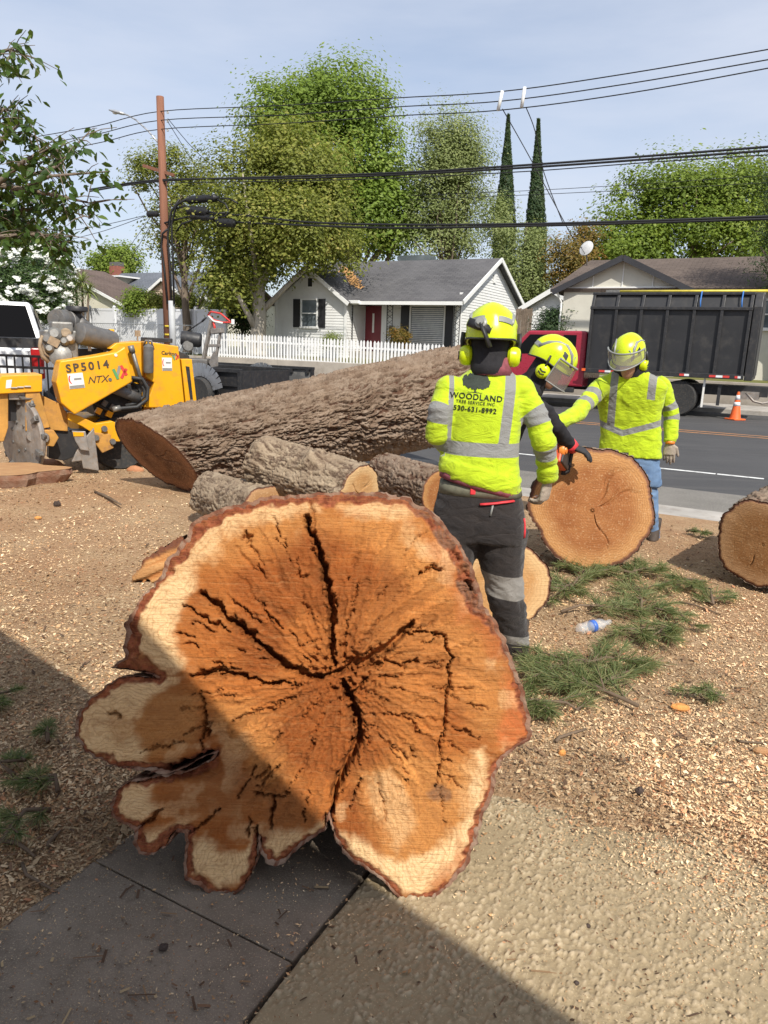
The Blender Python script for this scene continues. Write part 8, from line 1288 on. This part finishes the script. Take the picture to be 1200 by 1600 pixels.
def bough(px, py, size, seed, label, nt=9, mat='needle', lean=None):
    """a cut pine bough: a bent stick, side shoots, brushes of long needles"""
    rs = random.Random(seed); rng = np.random.default_rng(seed); b = gz(px, py); b.z = float(ground_z(np.array([b.x]), np.array([b.y]))[0]); r = thing('pine_bough', label, 'pine bough', b, group='cut pine boughs'); m = MB(); ang = lean if lean is not None else rs.uniform(0, 6.28); d0 = Vector((math.cos(ang), math.sin(ang), 0)); path = [d0*(size*(t-.5)*1.6)+Vector((rs.gauss(0, .02), rs.gauss(0, .02), .03+.03*math.sin(t*3))) for t in (0, .33, .66, 1)]; m.tube(path, [.009, .008, .006, .004], 7); V = []; tn = []
    for k in range(nt):
        t = rs.random()*2.99; i = int(t); p = path[i].lerp(path[i+1], t-i); a = ang+rs.choice((-1, 1))*rs.uniform(.3, 1.3); e = p+Vector((math.cos(a), math.sin(a), rs.uniform(.0, .2)))*size*rs.uniform(.25, .7); m.tube([p, e], [.005, .003], 5); ax = (e-p).normalized()
        for j in range(95):
            u = rs.uniform(.15, 1.05); c = p.lerp(e, u); side = Vector((rs.gauss(0, 1), rs.gauss(0, 1), rs.gauss(.1, .42))); dd = (ax*rs.uniform(.5, 1.3)+side*.55).normalized(); l = rs.uniform(.05, .10)*min(1., .35+size*2.6); q = c+dd*l; q.z = max(q.z, .004); w_ = dd.cross(Vector((rs.gauss(0, 1), rs.gauss(0, 1), 1))).normalized()*.0009*(1+.2*b.y); V += [c-w_, c+w_, q+w_*.5+Vector((0, 0, -.01*u)), q-w_*.5+Vector((0, 0, -.01*u))]; tn += [rs.random()]*4
    m.build('stick', 'twig', r, True); V = np.array([tuple(v) for v in V]); obj('needles', npmesh('nd', V, np.arange(len(V)).reshape(-1, 4), {'tint': np.array(tn)}), mat, r, kind='stuff')
B_ = [(884, 1062, .30, 'thick blue-green pine bough lying beside the foot of the lettered-shirt worker', 16, 'needle'), (905, 1085, .32, 'dense green pine bough below the thick blue-green one', 16, 'needle'), (858, 1118, .20, 'pine bough touching the edge of the huge round', 12, 'needle'), (930, 1050, .24, 'pine bough next to the crumpled plastic bottle', 10, 'needle'), (965, 1075, .20, 'short pine bough at the chip-strewn end of the heap', 9, 'needle'), (905, 915, .32, 'pine bough under the foot of the tall round', 13, 'needle'), (950, 900, .28, 'pine bough with bare sticks against the tall round', 12, 'needle'), (880, 935, .26, 'dark pine bough beside the smaller pale round', 11, 'needle'), (1000, 945, .34, 'long pine bough spread out past the tall round', 13, 'needle'), (1010, 900, .24, 'flattened pine bough near the jeans worker boots', 9, 'needle'), (1065, 920, .24, 'pine bough in the shadow of the log near the kerb', 9, 'needle'), (1050, 975, .20, 'sparse pine bough in the open chips', 7, 'needle'), (1035, 1000, .26, 'stringy pine bough trailing into the open chips', 8, 'needle'), (985, 1000, .26, 'pine bough beyond the crumpled bottle', 10, 'needle'), (1110, 940, .20, 'small pine bough beside the log near the kerb', 7, 'needle'), (1105, 1098, .10, 'lone grassy pine tuft in the open chips', 7, 'needle'), (930, 965, .28, 'pine bough lying between the two piles of boughs', 11, 'needle'),
      (70, 1240, .09, 'shaded pine tuft on the chips beside the root lobes', 7, 'needle'), (40, 1305, .10, 'shaded pine sprig above the dark twigs', 7, 'needle'), (5, 1105, .07, 'pine sprig at the shadow edge of the chips', 6, 'needle'), (70, 1165, .06, 'tiny pine sprig in the shaded chips', 5, 'needle'), (20, 1215, .07, 'shaded pine sprig next to the paving-side chips', 6, 'needle'), (1085, 840, .12, 'small green tuft on the chips behind the tall round', 6, 'needle'), (1150, 838, .14, 'pale tuft on the chips near the kerb log', 6, 'needle')]
for i, (px, py, s, lb, nt_, mt) in enumerate(B_): bough(px, py, s, 300+i, lb, nt_, mt)
def sticks():
    rs = random.Random(9); L_ = [((862, 896), (955, 905), .014, 'pale stripped stick below the tall round'), ((960, 880), (992, 915), .016, 'forked stick leaning on the foot of the tall round'), ((1060, 945), (1125, 965), .012, 'thin grey stick among the open boughs'), ((998, 940), (1001, 985), .012, 'short upright-lying grey stick in the bough pile'), ((868, 1165), (915, 1145), .014, 'straw-coloured splinter near the huge round'), ((0, 1320), (55, 1345), .012, 'dark crooked twig on the shaded chips'), ((35, 1355), (90, 1400), .010, 'thin dark twig nearest the shaded paving'), ((75, 1330), (95, 1305), .014, 'short grey stick by the root lobes'), ((150, 785), (190, 805), .03, 'reddish bark strip on the sunny sawdust'), ((985, 1060), (1000, 1090), .007, 'fine bare twig curling over the chips'), ((1150, 1160), (1200, 1165), .01, 'flat pale splinter on the open chips'), ((1085, 930), (1120, 955), .012, 'grey stick by the kerb log shadow')]
    for (a, b, r, lb) in L_:
        p = gz(*a); q = gz(*b); d = q-p; o = p.lerp(q, .5); hz = float(ground_z(np.array([o.x]), np.array([o.y]))[0])+r*.8; mid = Vector((rs.gauss(0, .02), rs.gauss(0, .02), .006)); m = MB(); m.tube([p-o, (p-o)*.4+mid, (q-o)*.4+mid*.5, q-o], [r*.5, r*.5, r*.42, r*.25], 8); m.build('stick', 'twig', None, True, loc=(o.x, o.y, hz), label=lb, cat='stick')
sticks()
def oddments():
    M('plastic_blue', (.06, .16, .55), .4); m, t, p = newmat('clear_plastic'); p.inputs['Base Color'].default_value = (.85, .88, .9, 1); p.inputs['Roughness'].default_value = .15; p.inputs['Alpha'].default_value = .22
    b = gz(925, 990); b.z = .045; r = thing('plastic_bottle', 'crumpled clear plastic water bottle with blue label among the boughs', 'bottle', b, rad(25)); m = MB(); m.lathe([(0, -.10), (.028, -.10), (.033, -.09), (.031, -.06), (.034, -.03), (.029, 0), (.034, .03), (.032, .06), (.014, .09), (.013, .11), (0, .11)], 20, (0, 0, 0), (1, 0, .08)); me = m.mesh('bt'); V = vco(me); V[:, 2] += .02*(fbm(V[:, 0]*40, V[:, 1]*40, V[:, 2]*40, seed=3)-.5); setco(me, V); obj('shell', me, 'clear_plastic', r, True); m = MB(); m.lathe([(.0345, -.012), (.0352, .0), (.0345, .012)], 20, (0, 0, 0), (1, 0, .08)); m.build('label_band', 'plastic_blue', r, True); m = MB(); m.lathe([(0, .125), (.015, .125), (.016, .105)], 14, (0, 0, 0), (1, 0, .08)); m.build('cap', 'clear_plastic', r, True)
    M('wood_chunk', (.62, .27, .07), .8, var=.3, scale=30, bmp=.4); M('pine_cone', (.05, .032, .024), .8, var=.4, scale=50)
    for (px, py), l, mt, lb in (((1063, 1111), .085, 'wood_chunk', 'bright orange wood chunk on the open chips'), ((1190, 1178), .07, 'slab_wood', 'flat tan wood chunk on the open chips'), ((60, 1168 - 350), .06, 'wood_chunk', 'orange wood chip chunk on the sunny sawdust'), ((878, 1183), .03, 'wood_chunk', 'small orange chip beside the huge round')):
        b = gz(px, py); m = MB(); m.ball((0, 0, .012), (l/2, l*.3, .016), 12); me = m.mesh('c'); V = vco(me); V *= (1+.5*(fbm(V[:, 0]*60+px, V[:, 1]*60, V[:, 2]*60, seed=5)-.5))[:, None]; setco(me, V); obj('wood_chunk', me, mt, None, False, loc=(b.x, b.y, float(ground_z(np.array([b.x]), np.array([b.y]))[0])), label=lb, cat='wood chunk')
    for (px, py), l, lb in (((998, 1246), .032, 'black pine cone on the rough paving'), ((255, 1490), .022, 'dark dropping-like cone scale on the shaded slab'), ((90, 802), .06, 'dark bark lump on the sunny sawdust'), ((918, 1455), .014, 'reddish bark crumb on the rough paving'), ((900, 1545), .014, 'russet bark crumb at the shadow edge of the paving')):
        b = gz(px, py); z = .012 if py > 1200 else float(ground_z(np.array([b.x]), np.array([b.y]))[0]); m = MB(); m.ball((0, 0, l*.35), (l*.55, l*.45, l*.45), 12); me = m.mesh('c'); V = vco(me); V *= (1+.7*(fbm(V[:, 0]*90+px, V[:, 1]*90, V[:, 2]*90, seed=5)-.5))[:, None]; setco(me, V); obj('pine_cone' if l == .032 else 'bark_crumb', me, 'pine_cone', None, False, loc=(b.x, b.y, z), label=lb, cat='cone' if l == .032 else 'bark crumb')
oddments()
